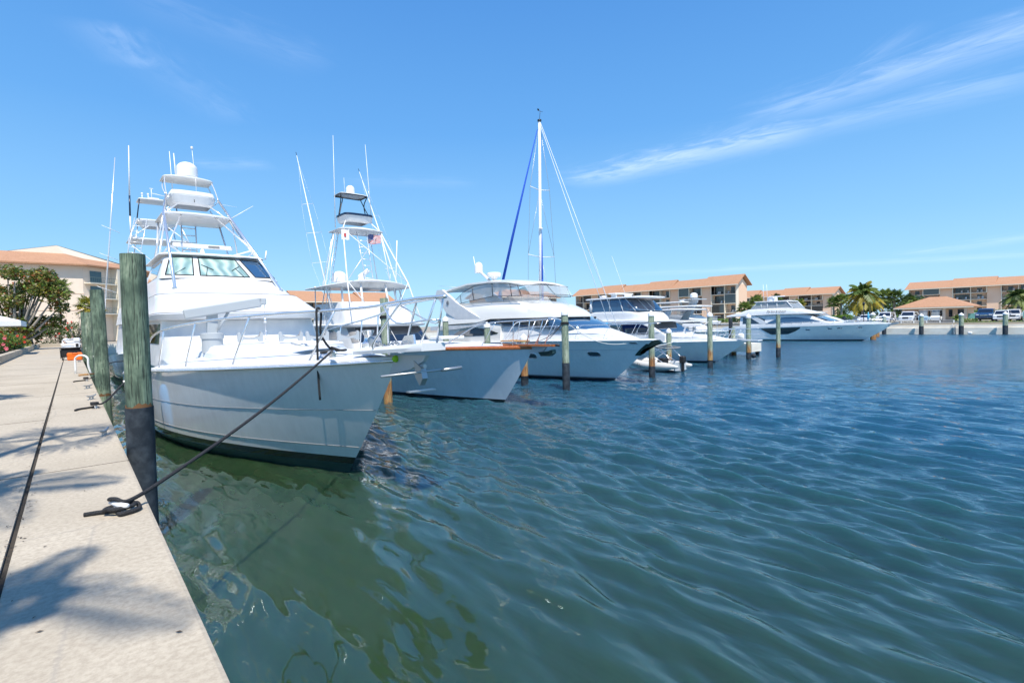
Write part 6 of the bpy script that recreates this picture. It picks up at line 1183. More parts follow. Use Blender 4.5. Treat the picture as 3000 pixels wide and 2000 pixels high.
# ------------------------------------------------------------------ apartment buildings
def apartments(name, label, origin, L, floors, fh, zbase, bays, depth=14, roof_h=3.6, rz=0.0, ends=True, pitch_step=0.5, floor_show=(0, 9), rec=1.7, gable=True):
    """long block: local x = along the facade, local -y = front (balconies). bays: list of (kind, width)"""
    T = thing(name, label, 'apartment building', origin, 'terracotta roofed apartment blocks', rz)
    Ht = floors*fh
    b = MB(); b.box(0, L, rec, depth, 0, Ht); b.build('wall', M['recess_wall'], T)
    x = 0.0; towers = MB(); fins = MB(); nwin = 0
    for kind, w in bays:
        if kind == 'T':      # solid stair tower standing proud with slightly battered sides
            towers = MB(); towers.add([(x+0.15, 0.25, Ht-0.02), (x+w-0.15, 0.25, Ht-0.02), (x+w+0.0, 0.25, 0), (x-0.0, 0.25, 0), (x+0.15, rec+0.1, Ht-0.02), (x+w-0.15, rec+0.1, Ht-0.02), (x+w, rec+0.1, 0), (x, rec+0.1, 0)],
                       [(0, 1, 2, 3), (4, 7, 6, 5), (0, 3, 7, 4), (1, 5, 6, 2), (0, 4, 5, 1)])
            towers.build('stair_tower', M['stucco'], T)
            for xx in (x-0.12, x+w-0.22): fins = MB(); fins.box(xx, xx+0.34, -0.10, rec+0.05, Ht-fh*1.0, Ht-0.01); fins.build('fin_wall', M['trim_cream'], T)
        else:
            for k in range(floors):
                if not (floor_show[0] <= k < floor_show[1]): continue
                z = k*fh
                # slab with balustrade
                if k > 0:
                    bb = MB(); bb.box(x+0.02, x+w-0.02, -0.05, rec+0.05, z-0.16, z+0.04); bal = bb.build('balcony', M['trim_cream'], T)
                    rb = MB(); n_ = int(w/0.42)
                    if (k+int(x)) % 5 == 2: rb.box(x+0.1, x+w-0.1, 0.0, 0.02, z+0.05, z+fh-0.25)
                    else:
                        for i in range(n_+1): xx = x+0.08+(w-0.16)*i/n_; rb.box(xx-0.018, xx+0.018, 0.0, 0.03, z+0.05, z+1.02)
                        rb.box(x+0.05, x+w-0.05, -0.015, 0.045, z+1.0, z+1.06)
                    rb.build('balustrade', M['rail_dark'] if not ((k+int(x)) % 5 == 2) else M['smoke_glass'], bal)
                    rr_ = random.Random(int(x*7+k))
                    for _ in range(rr_.randint(0, 2)):
                        fb = MB(); fx = x+0.5+rr_.random()*(w-1.2); fb.cbox((fx, 0.7, z+0.35), (0.5, 0.5, 0.08)); fb.cbox((fx, 0.95, z+0.65), (0.5, 0.08, 0.6)); fb.cbox((fx-0.2, 0.7, z+0.18), (0.06, 0.4, 0.34)); fb.cbox((fx+0.2, 0.7, z+0.18), (0.06, 0.4, 0.34)); fb.build('balcony_chair', M['plastic_white'], bal)
                if kind == 'D':      # wide sliding doors
                    nwin += 1
                    ww = MB(); ww.box(x+0.5, x+w-0.5, rec-0.05, rec-0.01, z+0.08, z+fh-0.5); f_ = ww.build('window', M['pane'], T)
                    fr = MB()
                    for q in range(4): xx = x+0.5+(w-1.0)*q/3; fr.box(xx-0.03, xx+0.03, rec-0.09, rec-0.05, z+0.06, z+fh-0.48)
                    fr.box(x+0.47, x+w-0.47, rec-0.09, rec-0.05, z+fh-0.52, z+fh-0.46); fr.build('frame', M['rail_dark'], f_)
                elif kind == 'W':    # small window / door
                    ww = MB(); ww.box(x+w*0.5-0.55, x+w*0.5+0.75, rec-0.05, rec-0.01, z+(0.1 if k % 2 else 0.9), z+fh-0.7); ww.build('window', M['pane'], T)
            fins = MB(); fins.box(x-0.12, x+0.12, -0.06, rec+0.05, 0, Ht-0.01); fins.build('fin_wall', M['trim_cream'], T)
        x += w
    fins = MB(); fins.box(L-0.2, L, -0.06, rec+0.05, 0, Ht-0.01)
    fins.build('fin_wall', M['trim_cream'], T)
    # roof in overlapping sections
    secs = max(1, int(round(L/11.5))); sl = L/secs
    for i in range(secs):
        a, c = i*sl-(1.2 if i == 0 else 0), (i+1)*sl+(1.2 if i == secs-1 else 0); dz = pitch_step*(i % 2)
        e0, e1 = -1.3, depth+1.3; ym = depth/2
        b = MB()
        vs = [(a, e0, Ht+0.0), (c, e0, Ht+0.0), (c, ym, Ht+roof_h+dz), (a, ym, Ht+roof_h+dz), (a, e1, Ht), (c, e1, Ht)]
        vs2 = [(p[0], p[1], p[2]-0.28) for p in vs]
        b.add(vs+vs2, [(0, 1, 2, 3), (3, 2, 5, 4), (6, 9, 8, 7), (9, 10, 11, 8), (0, 6, 7, 1), (4, 5, 11, 10), (0, 3, 9, 6), (3, 4, 10, 9), (1, 7, 8, 2), (2, 8, 11, 5)])
        rf = b.build('roof', M['roof_tile'], T)
        fb = MB(); fb.box(a, c, e0-0.06, e0, Ht-0.34, Ht-0.06); fb.build('fascia', M['trim_cream'], rf)
    if gable:
        for xx in (0.02, L-0.05):
            b = MB(); b.add([(xx, 0.1, 0), (xx, depth, 0), (xx, depth, Ht), (xx, depth/2, Ht+roof_h-0.35), (xx, 0.1, Ht), (xx+0.04, 0.1, 0), (xx+0.04, depth, 0), (xx+0.04, depth, Ht), (xx+0.04, depth/2, Ht+roof_h-0.35), (xx+0.04, 0.1, Ht)], [(0, 1, 2, 3, 4), (9, 8, 7, 6, 5)]+[(i, 5+i, 5+(i+1) % 5, (i+1) % 5) for i in range(5)])
            b.build('gable_wall', M['stucco_pale'], T)
    return T
R90 = -math.pi/2      # local +x -> world -Y, local -y (front) -> world -X
def bays(pat, wd): return [(c, wd[c]) for c in pat]
wd = dict(D=4.6, W=4.0, T=3.6)
pat = 'WDTDWTWDTDWTWDTDWTDWTDW'
def blen(p, w_): return sum(w_[c] for c in p)
def fit(p, L, w_): s_ = L/blen(p, w_); return [(c, w_[c]*s_) for c in p]
# central block: front at X=165, from Y=148 (far) to Y=79 (near)
apartments('apartment_building', 'terracotta roofed apartment block with balconies and gable end, centre of the far shore', (165, 149, 1.7), 70, 4, 3.1, 1.7, fit('WDTDWTWDTDWTWDTDW', 70, wd), depth=7.6, roof_h=2.9, rz=R90)
apartments('apartment_building', 'lower apartment block behind the coconut palm and the big yacht', (252, 133, 2.5), 55, 4, 2.55, 2.5, fit('WDTDWTWDTDWT', 55, wd), depth=12, roof_h=3.2, rz=R90)
apartments('apartment_building', 'apartment block rising behind the hip roofed harbour hut', (250, 50.8, 2.9), 62, 4, 2.4, 2.9, fit('WDTDWTWDTDWTDW', 62, wd), depth=14, roof_h=3.0, rz=R90)
# blocks along the end of the basin, fronts facing the camera
apartments('apartment_building', 'apartment block glimpsed between the two sportfishing towers', (38, 150, 0.6), 40.5, 4, 2.55, 0.6, fit('WDTDWTWDTD', 40.5, wd), depth=12, roof_h=2.9, rz=0)
apartments('apartment_building', 'apartment block end seen through the sailboat rigging', (118, 150, 1.4), 36, 4, 2.95, 1.4, fit('WDTDWTWD', 36, wd), depth=12, roof_h=2.9, rz=0)
# building on the left
TL = thing('apartment_building', 'apartment block with hip roof rising over the flowering tree at left', 'apartment building', (0, 125, 1.5), 'terracotta roofed apartment blocks')
b = MB(); b.prism([(-22, 0), (2.1, 0), (12, 9), (12, 24), (-22, 24)], 0, 14.2, 'z'); b.build('wall', M['stucco_pale'], TL)
b = MB(); b.box(-22, 2.16, -0.05, 0.0, 9.0, 9.12); b.box(-22, 2.16, -0.05, 0.0, 5.9, 6.02); b.build('string_course', M['recess_wall'], TL)
ev = [(-24, -1.2), (2.8, -1.2), (14, 8.6), (14, 26), (-24, 26)]; rd = [(-24, 6.5), (-0.3, 6.5), (2.5, 10.5), (2.5, 20), (-24, 20)]
b = MB(); b.grid([[(x, y, 14.2) for x, y in ev], [(x, y, 14.45) for x, y in ev], [(x, y, 17.1) for x, y in rd]], closed=True, sm=False); b.ngon([(x, y, 17.1) for x, y in rd]); b.ngon([(x, y, 14.2) for x, y in ev]); b.build('roof', M['roof_tile'], TL)
b = MB(); b.add([(-8.5, 6.6, 17.0), (-1.4, 6.6, 18.6), (12.5, 11.6, 14.7), (12.5, 12.6, 14.7), (-1.4, 7.6, 18.6), (-8.5, 7.6, 17.0), (12.5, 11.6, 14.3), (-0.3, 6.6, 17.0)], [(0, 1, 7), (1, 2, 6, 7)]); b.build('fascia', M['trim_cream'], TL)
b = MB(); b.add([(-8.5, 6.6, 17.05), (-1.4, 6.6, 18.65), (12.8, 11.6, 14.8), (14, 26, 14.6), (3, 24, 18.4), (-8.5, 24, 17.0)], [(0, 1, 4, 5), (1, 2, 3, 4)]); b.build('upper_roof', M['roof_tile'], TL)
dv_ = Vector((9.9, 9.0, 0)).normalized(); nv_ = Vector((dv_.y, -dv_.x, 0))
def on_side(u, o, z): p = Vector((2.1, 0, 0))+dv_*u+nv_*o; return (p.x, p.y, z)
for k, z in enumerate((11.15, 8.3, 5.4)):
    for j, (u0, u1) in enumerate(((0.2, 5.8), (6.6, 12.6))):
        b = MB(); P = [on_side(u0, 1.4, 0), on_side(u1, 1.4, 0), on_side(u1, 0, 0), on_side(u0, 0, 0)]; b.prism([(p[0], p[1]) for p in P], z-0.2, z, 'z'); bal = b.build('balcony', M['trim_cream'], TL)
        b = MB()
        for i in range(15): q_ = on_side(u0+(u1-u0)*i/14, 1.36, 0); b.cbox((q_[0], q_[1], z+0.5), (0.03, 0.03, 1.0))
        b.tube([on_side(u0, 1.36, z+1.0), on_side(u1, 1.36, z+1.0)], 0.03, 4); b.tube([on_side(u0, 1.36, z+0.12), on_side(u1, 1.36, z+0.12)], 0.02, 4); b.build('balustrade', M['rail_green'], bal)
        b = MB(); a0_, a1_ = u0+1.2, u0+3.6; p = [on_side(a0_, 0.05, 0), on_side(a1_, 0.05, 0)]; b.add([(p[0][0], p[0][1], z+0.05), (p[1][0], p[1][1], z+0.05), (p[1][0], p[1][1], z+2.3), (p[0][0], p[0][1], z+2.3)], [(0, 1, 2, 3)]); b.build('window', M['curtain_blue'], TL)
    b = MB(); p = [on_side(6.2, 1.4, 0), on_side(6.4, 1.4, 0), on_side(6.4, 0, 0), on_side(6.2, 0, 0)]
b = MB(); p = [on_side(5.9, 1.45, 0), on_side(6.5, 1.45, 0), on_side(6.5, 0, 0), on_side(5.9, 0, 0)]; b.prism([(q_[0], q_[1]) for q_ in p], 0, 14.2, 'z'); b.build('fin_wall', M['trim_cream'], TL)

# ------------------------------------------------------------------ harbour hut
TH = thing('harbour_hut', 'small tan harbour office with terracotta hip roof and glass double doors', 'hut', (116, 25.3, 1.68), rz=R90)
b = MB(); b.box(0.8, 9.6, 1.5, 8, 0, 2.35); b.build('wall', M['stucco'], TH)
b = MB(); ev = [(-0.4, -0.7), (10.6, -0.7), (10.6, 9.0), (-0.4, 9.0)]; b.grid([[(x, y, 2.30) for x, y in ev], [(x, y, 2.48) for x, y in ev]]+[[(3.9, 4.0, 4.35), (6.3, 4.0, 4.35), (6.3, 4.3, 4.35), (3.9, 4.3, 4.35)]], closed=True, sm=False); b.ngon([(x, y, 2.30) for x, y in ev]); rf = b.build('roof', M['roof_tile'], TH)
b = MB(); b.box(-0.46, 10.66, -0.78, -0.70, 2.22, 2.42); b.box(0.8, 9.7, -0.2, 1.5, 2.12, 2.30); b.build('fascia', M['trim_cream'], rf)
for x in (0.9, 4.0, 6.7, 9.5): MB().box(x-0.17, x+0.17, 0.0, 0.34, 0, 2.2).build('pillar', M['stucco_pale'], TH)
b = MB(); b.box(4.75, 6.35, 1.40, 1.48, 0, 2.02); dr = b.build('door_frame', M['white_paint'], TH)
for i in (0, 1): MB().box(4.85+0.74*i, 5.42+0.76*i, 1.36, 1.40, 0.12, 1.9).build('door', M['door_panel'], TH); MB().lathe([(0.001, 0), (0.11, 0), (0.11, 0.005)], 14, (5.12+0.75*i, 1.35, 1.25), axis='y').build('door_sign', M['plastic_white'], TH)
for x0, x1 in ((3.6, 3.85), (4.3, 4.5), (7.1, 7.6)): MB().box(x0, x1, 1.42, 1.48, 0.7, 1.95).build('window', M['pane'], TH)
b = MB(); b.box(8.3, 9.2, 1.42, 1.48, 1.1, 1.95); b.build('window', M['pane'], TH)
b = MB(); b.prism([(1.85, 1.5), (2.9, 1.5), (2.9, 1.62), (2.6, 1.78), (2.15, 1.78), (1.85, 1.62)], 1.38, 1.46, 'y'); b.build('sign_board', M['sign_brown'], TH); MB().box(1.95, 2.8, 1.41, 1.46, 0.7, 1.45).build('notice_board', M['sign_purple'], TH)

# ------------------------------------------------------------------ vegetation
def blob_leaves(b, c, r, n, size, rnd, mis=(0,), squash=0.8, hang=0.0):
    for _ in range(n):
        while True:
            p = Vector((rnd.uniform(-1, 1), rnd.uniform(-1, 1), rnd.uniform(-1, 1)))
            if 0.35 < p.length < 1: break
        k = 1+0.18*math.sin(5*p.x+3*p.y); p = Vector((p.x*r*k, p.y*r*k, p.z*r*squash*k))+Vector(c)
        u = Vector((rnd.gauss(0, 1), rnd.gauss(0, 1), rnd.gauss(0, 0.6))).normalized(); v = u.orthogonal().normalized(); v = (v*math.cos(rnd.random()*3)+u.cross(v)*math.sin(rnd.random()*3)).normalized()
        s = size*rnd.uniform(0.6, 1.4); w = s*0.5
        b.add([p-u*s*0.5, p+v*w*0.5, p+u*s*0.5, p-v*w*0.5], [(0, 1, 2, 3)], rnd.choice(mis))
def tree(name, label, x, y, z0, clumps, trunk, leaves, mats, seed=1, size=0.35, bark='bark', group=None, mis=None):
    rnd = random.Random(seed); T = thing(name, label, 'tree' if 'bush' not in name and 'hedge' not in name else 'bush', (x, y, z0), group)
    if trunk:
        b = MB()
        for c, r in clumps:
            m_ = (Vector((0, 0, 0)).lerp(Vector(c), 0.45)); m_.z = min(m_.z, c[2]*0.5); b.tube(smooth_path([(rnd.uniform(-.1, .1), rnd.uniform(-.1, .1), -0.1), (c[0]*0.12, c[1]*0.12, c[2]*0.22), tuple(m_), (c[0]*0.9, c[1]*0.9, c[2]*0.9)], 3), [trunk*(1-0.8*i/9) for i in range(10)], 6)
        b.build('trunk', M[bark], T)
    b = MB()
    for c, r in clumps: blob_leaves(b, c, r, int(leaves*r*r), size, rnd, mis or tuple(range(len(mats))))
    b.build('crown' if trunk else 'foliage', [M[k] for k in mats], T); return T
def palm(label, x, y, z0, h, r, kind='fan', seed=1, mats=('leaf_palm', 'leaf_green'), n=26, group='palms round the basin', bark='bark_grey', lean=(0.0, 0.0), tr=0.16, lw=1.0):
    rnd = random.Random(seed); T = thing('palm_tree', label, 'palm', (x, y, z0), group)
    top = Vector((lean[0]*h, lean[1]*h, h)); b = MB(); pts = [(lean[0]*h*k*k, lean[1]*h*k*k, h*k-0.1*(k == 0)) for k in np.linspace(0, 1, 10)]
    b.tube(pts, [tr*(1.35-0.5*k/9)*(1+0.06*math.sin(k*9)) for k in range(10)], 9); b.build('trunk', M[bark], T)
    b = MB()
    for i in range(n):
        az = 2.4*i+rnd.uniform(-.2, .2); el = math.radians(80-118*(i/n)+rnd.uniform(-8, 8)); L = r*rnd.uniform(0.85, 1.1)*(0.75 if i < 4 else 1)
        d = Vector((math.cos(az)*math.cos(el), math.sin(az)*math.cos(el), math.sin(el))); side = Vector((-math.sin(az), math.cos(az), 0)); mi = rnd.randrange(len(mats)) if i < n*0.65 else len(mats)-1
        if kind == 'fan':
            hub = top+d*L*0.5; b.tube([top, hub], 0.02*r, 3, mi=mi); up = side.cross(d).normalized()
            for k in range(13):
                a = math.radians(-105+210*k/12); v = (d*math.cos(a)+side*math.sin(a)); tip = hub+v*L*0.55*(1-0.15*abs(math.sin(a)))-Vector((0, 0, 0.14*L*abs(math.sin(a))+0.10*L)); w = (side*math.cos(a)*0.045*L-d*math.sin(a)*0.045*L)*lw
                mid = hub.lerp(tip, 0.55)+Vector((0, 0, 0.05*L)); b.add([hub, mid+w, tip, mid-w], [(0, 1, 2, 3)], mi)
        else:
            prev = top; N = 15; ribs = []
            for k in range(1, N+1):
                t = k/N; p = top+d*L*t-Vector((0, 0, 0.50*L*t*t*(0.6+math.cos(el)*0.6))); ribs.append(p)
            b.tube([top]+ribs, [0.022*r*(1-0.9*k/N)+0.004 for k in range(N+1)], 3, mi=mi)
            for k in range(1, N):
                p = ribs[k]; t = (ribs[k]-ribs[k-1]).normalized(); ll = L*0.30*math.sin(math.pi*(0.12+0.80*k/N))
                for s_ in (-1, 1):
                    for q in (0, 0.5):
                        p_ = p.lerp(ribs[k-1], q); tip = p_+side*s_*ll*0.8+t*ll*0.45-Vector((0, 0, ll*rnd.uniform(0.35, 0.7))); m_ = p_.lerp(tip, 0.5)+Vector((0, 0, ll*0.10)); w = t*0.035*L*lw
                        b.add([p_, m_+w, tip, m_-w], [(0, 1, 2, 3)], mi)
    b.build('crown', [M[k] for k in mats], T)
    if kind == 'coco':
        b = MB()
        for k in range(7): a = k*0.9; c = top+Vector((0.26*math.cos(a), 0.26*math.sin(a), -0.25)); b.lathe([(0.001, -0.14), (0.10, -0.08), (0.13, 0), (0.10, 0.08), (0.001, 0.14)], 8, tuple(c))
        b.build('coconut_bunch', M['leaf_yellow'], T)
    return T
# palms behind the camera line whose shade falls on the walkway
GP = 'palms lining the walkway beside the camera'
for i, (x, y, h, r, lab) in enumerate([(-2.95, -0.75, 10.0, 1.15, 'slim palm beside the camera shading the nearest stretch of quay'), (-3.45, 2.5, 10.0, 1.4, 'palm shading the walkway by the black knot'), (-2.9, 5.6, 10.0, 1.5, 'palm shading the quay by the nearest piling'), (-3.5, 15.5, 6.5, 1.1, 'palm at walkway edge shading the far cleats'), (-5.6, 27, 6.5, 1.2, 'palm behind the planter shading the walk before the tool cart'), (-6.4, 38, 7, 1.5, 'farther palm shading the walk behind the tool cart'), (-7.0, 48, 7, 1.6, 'palm beside the planter nearest the white parasol')]):
    palm(lab, x, y, 1.4, h, r, 'coco' if i in (0, 1, 4) else 'fan', seed=20+i, n=(9 if i == 0 else 12) if i < 3 else 18, group=GP, tr=0.08, lw=0.45 if i < 3 else 0.8)
# big seagrape tree and greenery on the left
rt = random.Random(4); cl = []
for _ in range(36):
    a = rt.uniform(0, 6.28); rr_ = rt.uniform(0, 1)**0.6; cl.append(((4.6*rr_*math.cos(a), 2.6*rr_*math.sin(a), rt.uniform(2.0, 8.8)-0.3*rr_*4), rt.uniform(0.7, 1.35)))
tree('broadleaf_tree', 'broad tree with green and rust red leaves left of the walkway', -4.6, 76, 1.5, cl, 0.30, 330, ('leaf_green', 'leaf_olive', 'leaf_palm', 'leaf_red', 'leaf_dark', 'leaf_bright', 'leaf_yellow'), 4, 0.36, 'bark_grey', mis=(0, 1, 1, 1, 2, 2, 2, 3, 4, 5, 6))
cl = [((rt.uniform(-2.2, 2.2), rt.uniform(-1, 1), rt.uniform(1.2, 4.6)), rt.uniform(0.6, 0.95)) for _ in range(14)]
tree('bare_tree', 'grey half bare tree between the broad tree and the green pilings', 0.6, 92, 1.5, cl, 0.14, 60, ('leaf_olive', 'bark_grey'), 8, 0.22, 'bark_grey')
palm('fan palm standing before the left apartment wall', -1.1, 95, 1.4, 8.2, 1.9, 'fan', 31, ('leaf_green', 'leaf_palm'), 26); palm('low yellowish fan palm beside the half bare tree', 2.3, 96, 1.4, 5.6, 2.2, 'fan', 32, ('leaf_palm', 'leaf_yellow'), 26)
def flower_bush(label, x, y, sx_, h, seed, mats, fl_, n=5):
    rnd = random.Random(seed); T = tree('flowering_bush', label, x, y, 1.6, [((rnd.uniform(-sx_, sx_), rnd.uniform(-1.4, 1.4), rnd.uniform(0.3, h-0.5)), rnd.uniform(0.5, 0.8)) for _ in range(n)], None, 520, mats, seed, 0.16, group='flowering bushes in the planter'); b = MB()
    for _ in range(22):
        c = Vector((rnd.uniform(-sx_, sx_)*1.15, rnd.uniform(-1.9, 1.2), rnd.uniform(0.5, h)))
        for k in range(5): a = k*1.256; b.add([c, c+Vector((0.10*math.cos(a), -0.04, 0.10*math.sin(a))), c+Vector((0.13*math.cos(a+.5), 0.02, 0.13*math.sin(a+.5))), c+Vector((0.10*math.cos(a+1), -0.04, 0.10*math.sin(a+1)))], [(0, 1, 2, 3)])
    b.build('blossom', M[fl_], T); return T
flower_bush('bright green bush with pink flowers at the left frame edge', -5.0, 52, 1.3, 1.9, 11, ('leaf_bright', 'leaf_green'), 'flower_pink', 12)
flower_bush('green bush with orange red flowers along the planter', -4.9, 61, 1.3, 1.8, 12, ('leaf_bright', 'leaf_green', 'leaf_dark'), 'flower_red', 13)
flower_bush('yellowish bush at the planter end nearest the lawn', -4.7, 70, 1.1, 1.6, 13, ('leaf_bright', 'leaf_palm', 'leaf_yellow'), 'flower_red', 10)
flower_bush('dark green hibiscus with red blooms behind the seated couple', -1.4, 91.5, 1.8, 3.2, 14, ('leaf_green', 'leaf_dark'), 'flower_red', 26)
cl = [((rt.uniform(-2, 2), rt.uniform(-0.8, 0.8), rt.uniform(0.4, 2.6)), 0.9) for _ in range(10)]; tree('shade_bush', 'dark shaded bush between the hibiscus and the pilings', 1.2, 94, 1.5, cl, None, 260, ('leaf_dark', 'leaf_green'), 16, 0.22)
cl = [((rt.uniform(-2.5, 2.5), rt.uniform(-1, 1), rt.uniform(0.4, 1.7)), 0.7) for _ in range(9)]; tree('shade_bush', 'low purple and green shrubs under the parasol', -7.0, 66, 1.5, cl, None, 240, ('leaf_dark', 'leaf_green', 'leaf_red'), 17, 0.2)
# planter walls
b = MB(); b.box(-3.42, -3.09, -12, 88, 1.0, 1.93); tag(b.build('planter_wall', M['concrete']), 'long low concrete planter wall along the left of the walk', 'planter wall')
b = MB(); b.box(-3.42, -0.4, 88.0, 88.4, 1.0, 1.95); tag(b.build('planter_wall', M['concrete']), 'short concrete planter wall closing the far end of the walk', 'planter wall')
b = MB(); b.box(-9, -3.43, -12, 74, 1.2, 1.66); b.box(-3.2, 1, 88.5, 94, 1.2, 1.7); struct('soil', b, M['soil'])
b = MB(); b.box(-16, -3.43, 74.05, 96, 1.3, 1.70); struct('lawn', b, M['lawn'])
b = MB(); b.box(97, 99.2, -60, 14.5, 1.3, 1.67); b.box(118, 122, 50, 100, 1.3, 1.70); b.box(126, 134, 0, 22, 1.3, 1.72); struct('grass_verge', b, M['lawn'])
# parasol
TP = thing('parasol', 'large white flat parasol reaching in from the left', 'parasol', (-6.6, 60, 1.5)); b = MB(); c_ = [(-3.6, -3.2), (3.6, -3.2), (3.6, 3.6), (-3.6, 3.6)]
b.grid([[(x, y, 2.35) for x, y in c_], [(x, y, 2.78) for x, y in c_], [(x*0.03, y*0.03, 3.9) for x, y in c_]], closed=True, sm=False); b.build('canopy', M['canvas_white'], TP); MB().tube([(0, 0, 0), (0, 0, 3.8)], 0.06, 8).build('pole', M['galv'], TP)
# people: seated couple
def person(name, label, x, y, z, rz, shirt, hair, seat_h=0.50):
    T = thing('person', label, 'person', (x, y, z), 'couple seated at the end of the walk', rz)
    me = bpy.data.meshes.new('body'); V = [(0, 0, seat_h+0.08), (0, 0, seat_h+0.32), (0, 0.02, seat_h+0.56), (0, 0, seat_h+0.68), (0, -0.02, seat_h+0.80), (0, -0.02, seat_h+0.92)]
    E_ = [(0, 1), (1, 2), (2, 3), (3, 4), (4, 5)]; R_ = [0.15, 0.13, 0.16, 0.06, 0.095, 0.085]
    for s_ in (-1, 1):
        i = len(V); V += [(s_*0.19, 0.0, seat_h+0.54), (s_*0.25, -0.04, seat_h+0.30), (s_*0.18, -0.26, seat_h+0.20), (s_*0.15, -0.36, seat_h+0.17)]; E_ += [(2, i), (i, i+1), (i+1, i+2), (i+2, i+3)]; R_ += [0.07, 0.05, 0.04, 0.04]
        i = len(V); V += [(s_*0.10, -0.05, seat_h+0.06), (s_*0.12, -0.45, seat_h+0.08), (s_*0.13, -0.47, 0.10), (s_*0.13, -0.62, 0.04)]; E_ += [(0, i), (i, i+1), (i+1, i+2), (i+2, i+3)]; R_ += [0.10, 0.07, 0.05, 0.04]
    me.from_pydata(V, E_, []); o = bpy.data.objects.new('body', me); COL.objects.link(o); o.parent = T
    md = o.modifiers.new('skin', 'SKIN'); 
    for i, r in enumerate(R_): me.skin_vertices[0].data[i].radius = (r, r)
    me.skin_vertices[0].data[0].use_root = True; o.modifiers.new('sub', 'SUBSURF').render_levels = 1; me.materials.append(M['skin'])
    b = MB(); rows = [[(rx*math.cos(a), ry*math.sin(a)+0.01, zz_) for a in np.linspace(0, 2*math.pi, 15)[:-1]] for zz_, rx, ry in ((seat_h+0.02, 0.19, 0.16), (seat_h+0.3, 0.18, 0.15), (seat_h+0.5, 0.24, 0.155), (seat_h+0.62, 0.17, 0.12), (seat_h+0.67, 0.075, 0.075))]; b.grid(rows, closed=True)
    for s_ in (-1, 1): b.tube([(s_*0.17, 0, seat_h+0.57), (s_*0.27, -0.04, seat_h+0.34)], [0.09, 0.075], 10)
    b.build('shirt', M[shirt], T)
    b = MB()
    for s_ in (-1, 1): b.tube([(s_*0.08, 0.02, seat_h+0.08), (s_*0.115, -0.38, seat_h+0.085)], [0.125, 0.095], 10)
    b.build('shorts', M['shorts_navy'], T)
    MB().lathe([(0.001, 0.12), (0.07, 0.10), (0.108, 0.03), (0.105, -0.03), (0.09, -0.05)], 12, (0, 0.0, seat_h+0.87)).build('hair', M[hair], T)
    b = MB(); b.lathe([(0.001, -0.02), (0.014, 0), (0.001, 0.02)], 6, (0, -0.12, seat_h+0.85)); b.build('nose', M['skin'], T)
    return T
BN = thing('bench', 'white bench with the couple on it at the end of the walk', 'bench', (-0.05, 74.5, 1.5)); MB().box(-0.75, 0.55, -0.1, 0.35, 0.44, 0.50).build('seat', M['plastic_white'], BN); MB().box(-0.75, 0.55, 0.33, 0.38, 0.5, 0.95).build('backrest', M['plastic_white'], BN)
for s_ in (-0.7, 0.45): MB().box(s_, s_+0.06, -0.08, 0.32, 0, 0.44).build('leg', M['plastic_white'], BN)
person('person', 'person with grey hair in pale shirt seated at left of the couple', -0.42, 74.5, 1.5, 0.1, 'shirt_white', 'hair_grey'); person('person', 'person in darker grey shirt seated at right of the couple', 0.12, 74.6, 1.5, -0.2, 'shirt_grey', 'hair')
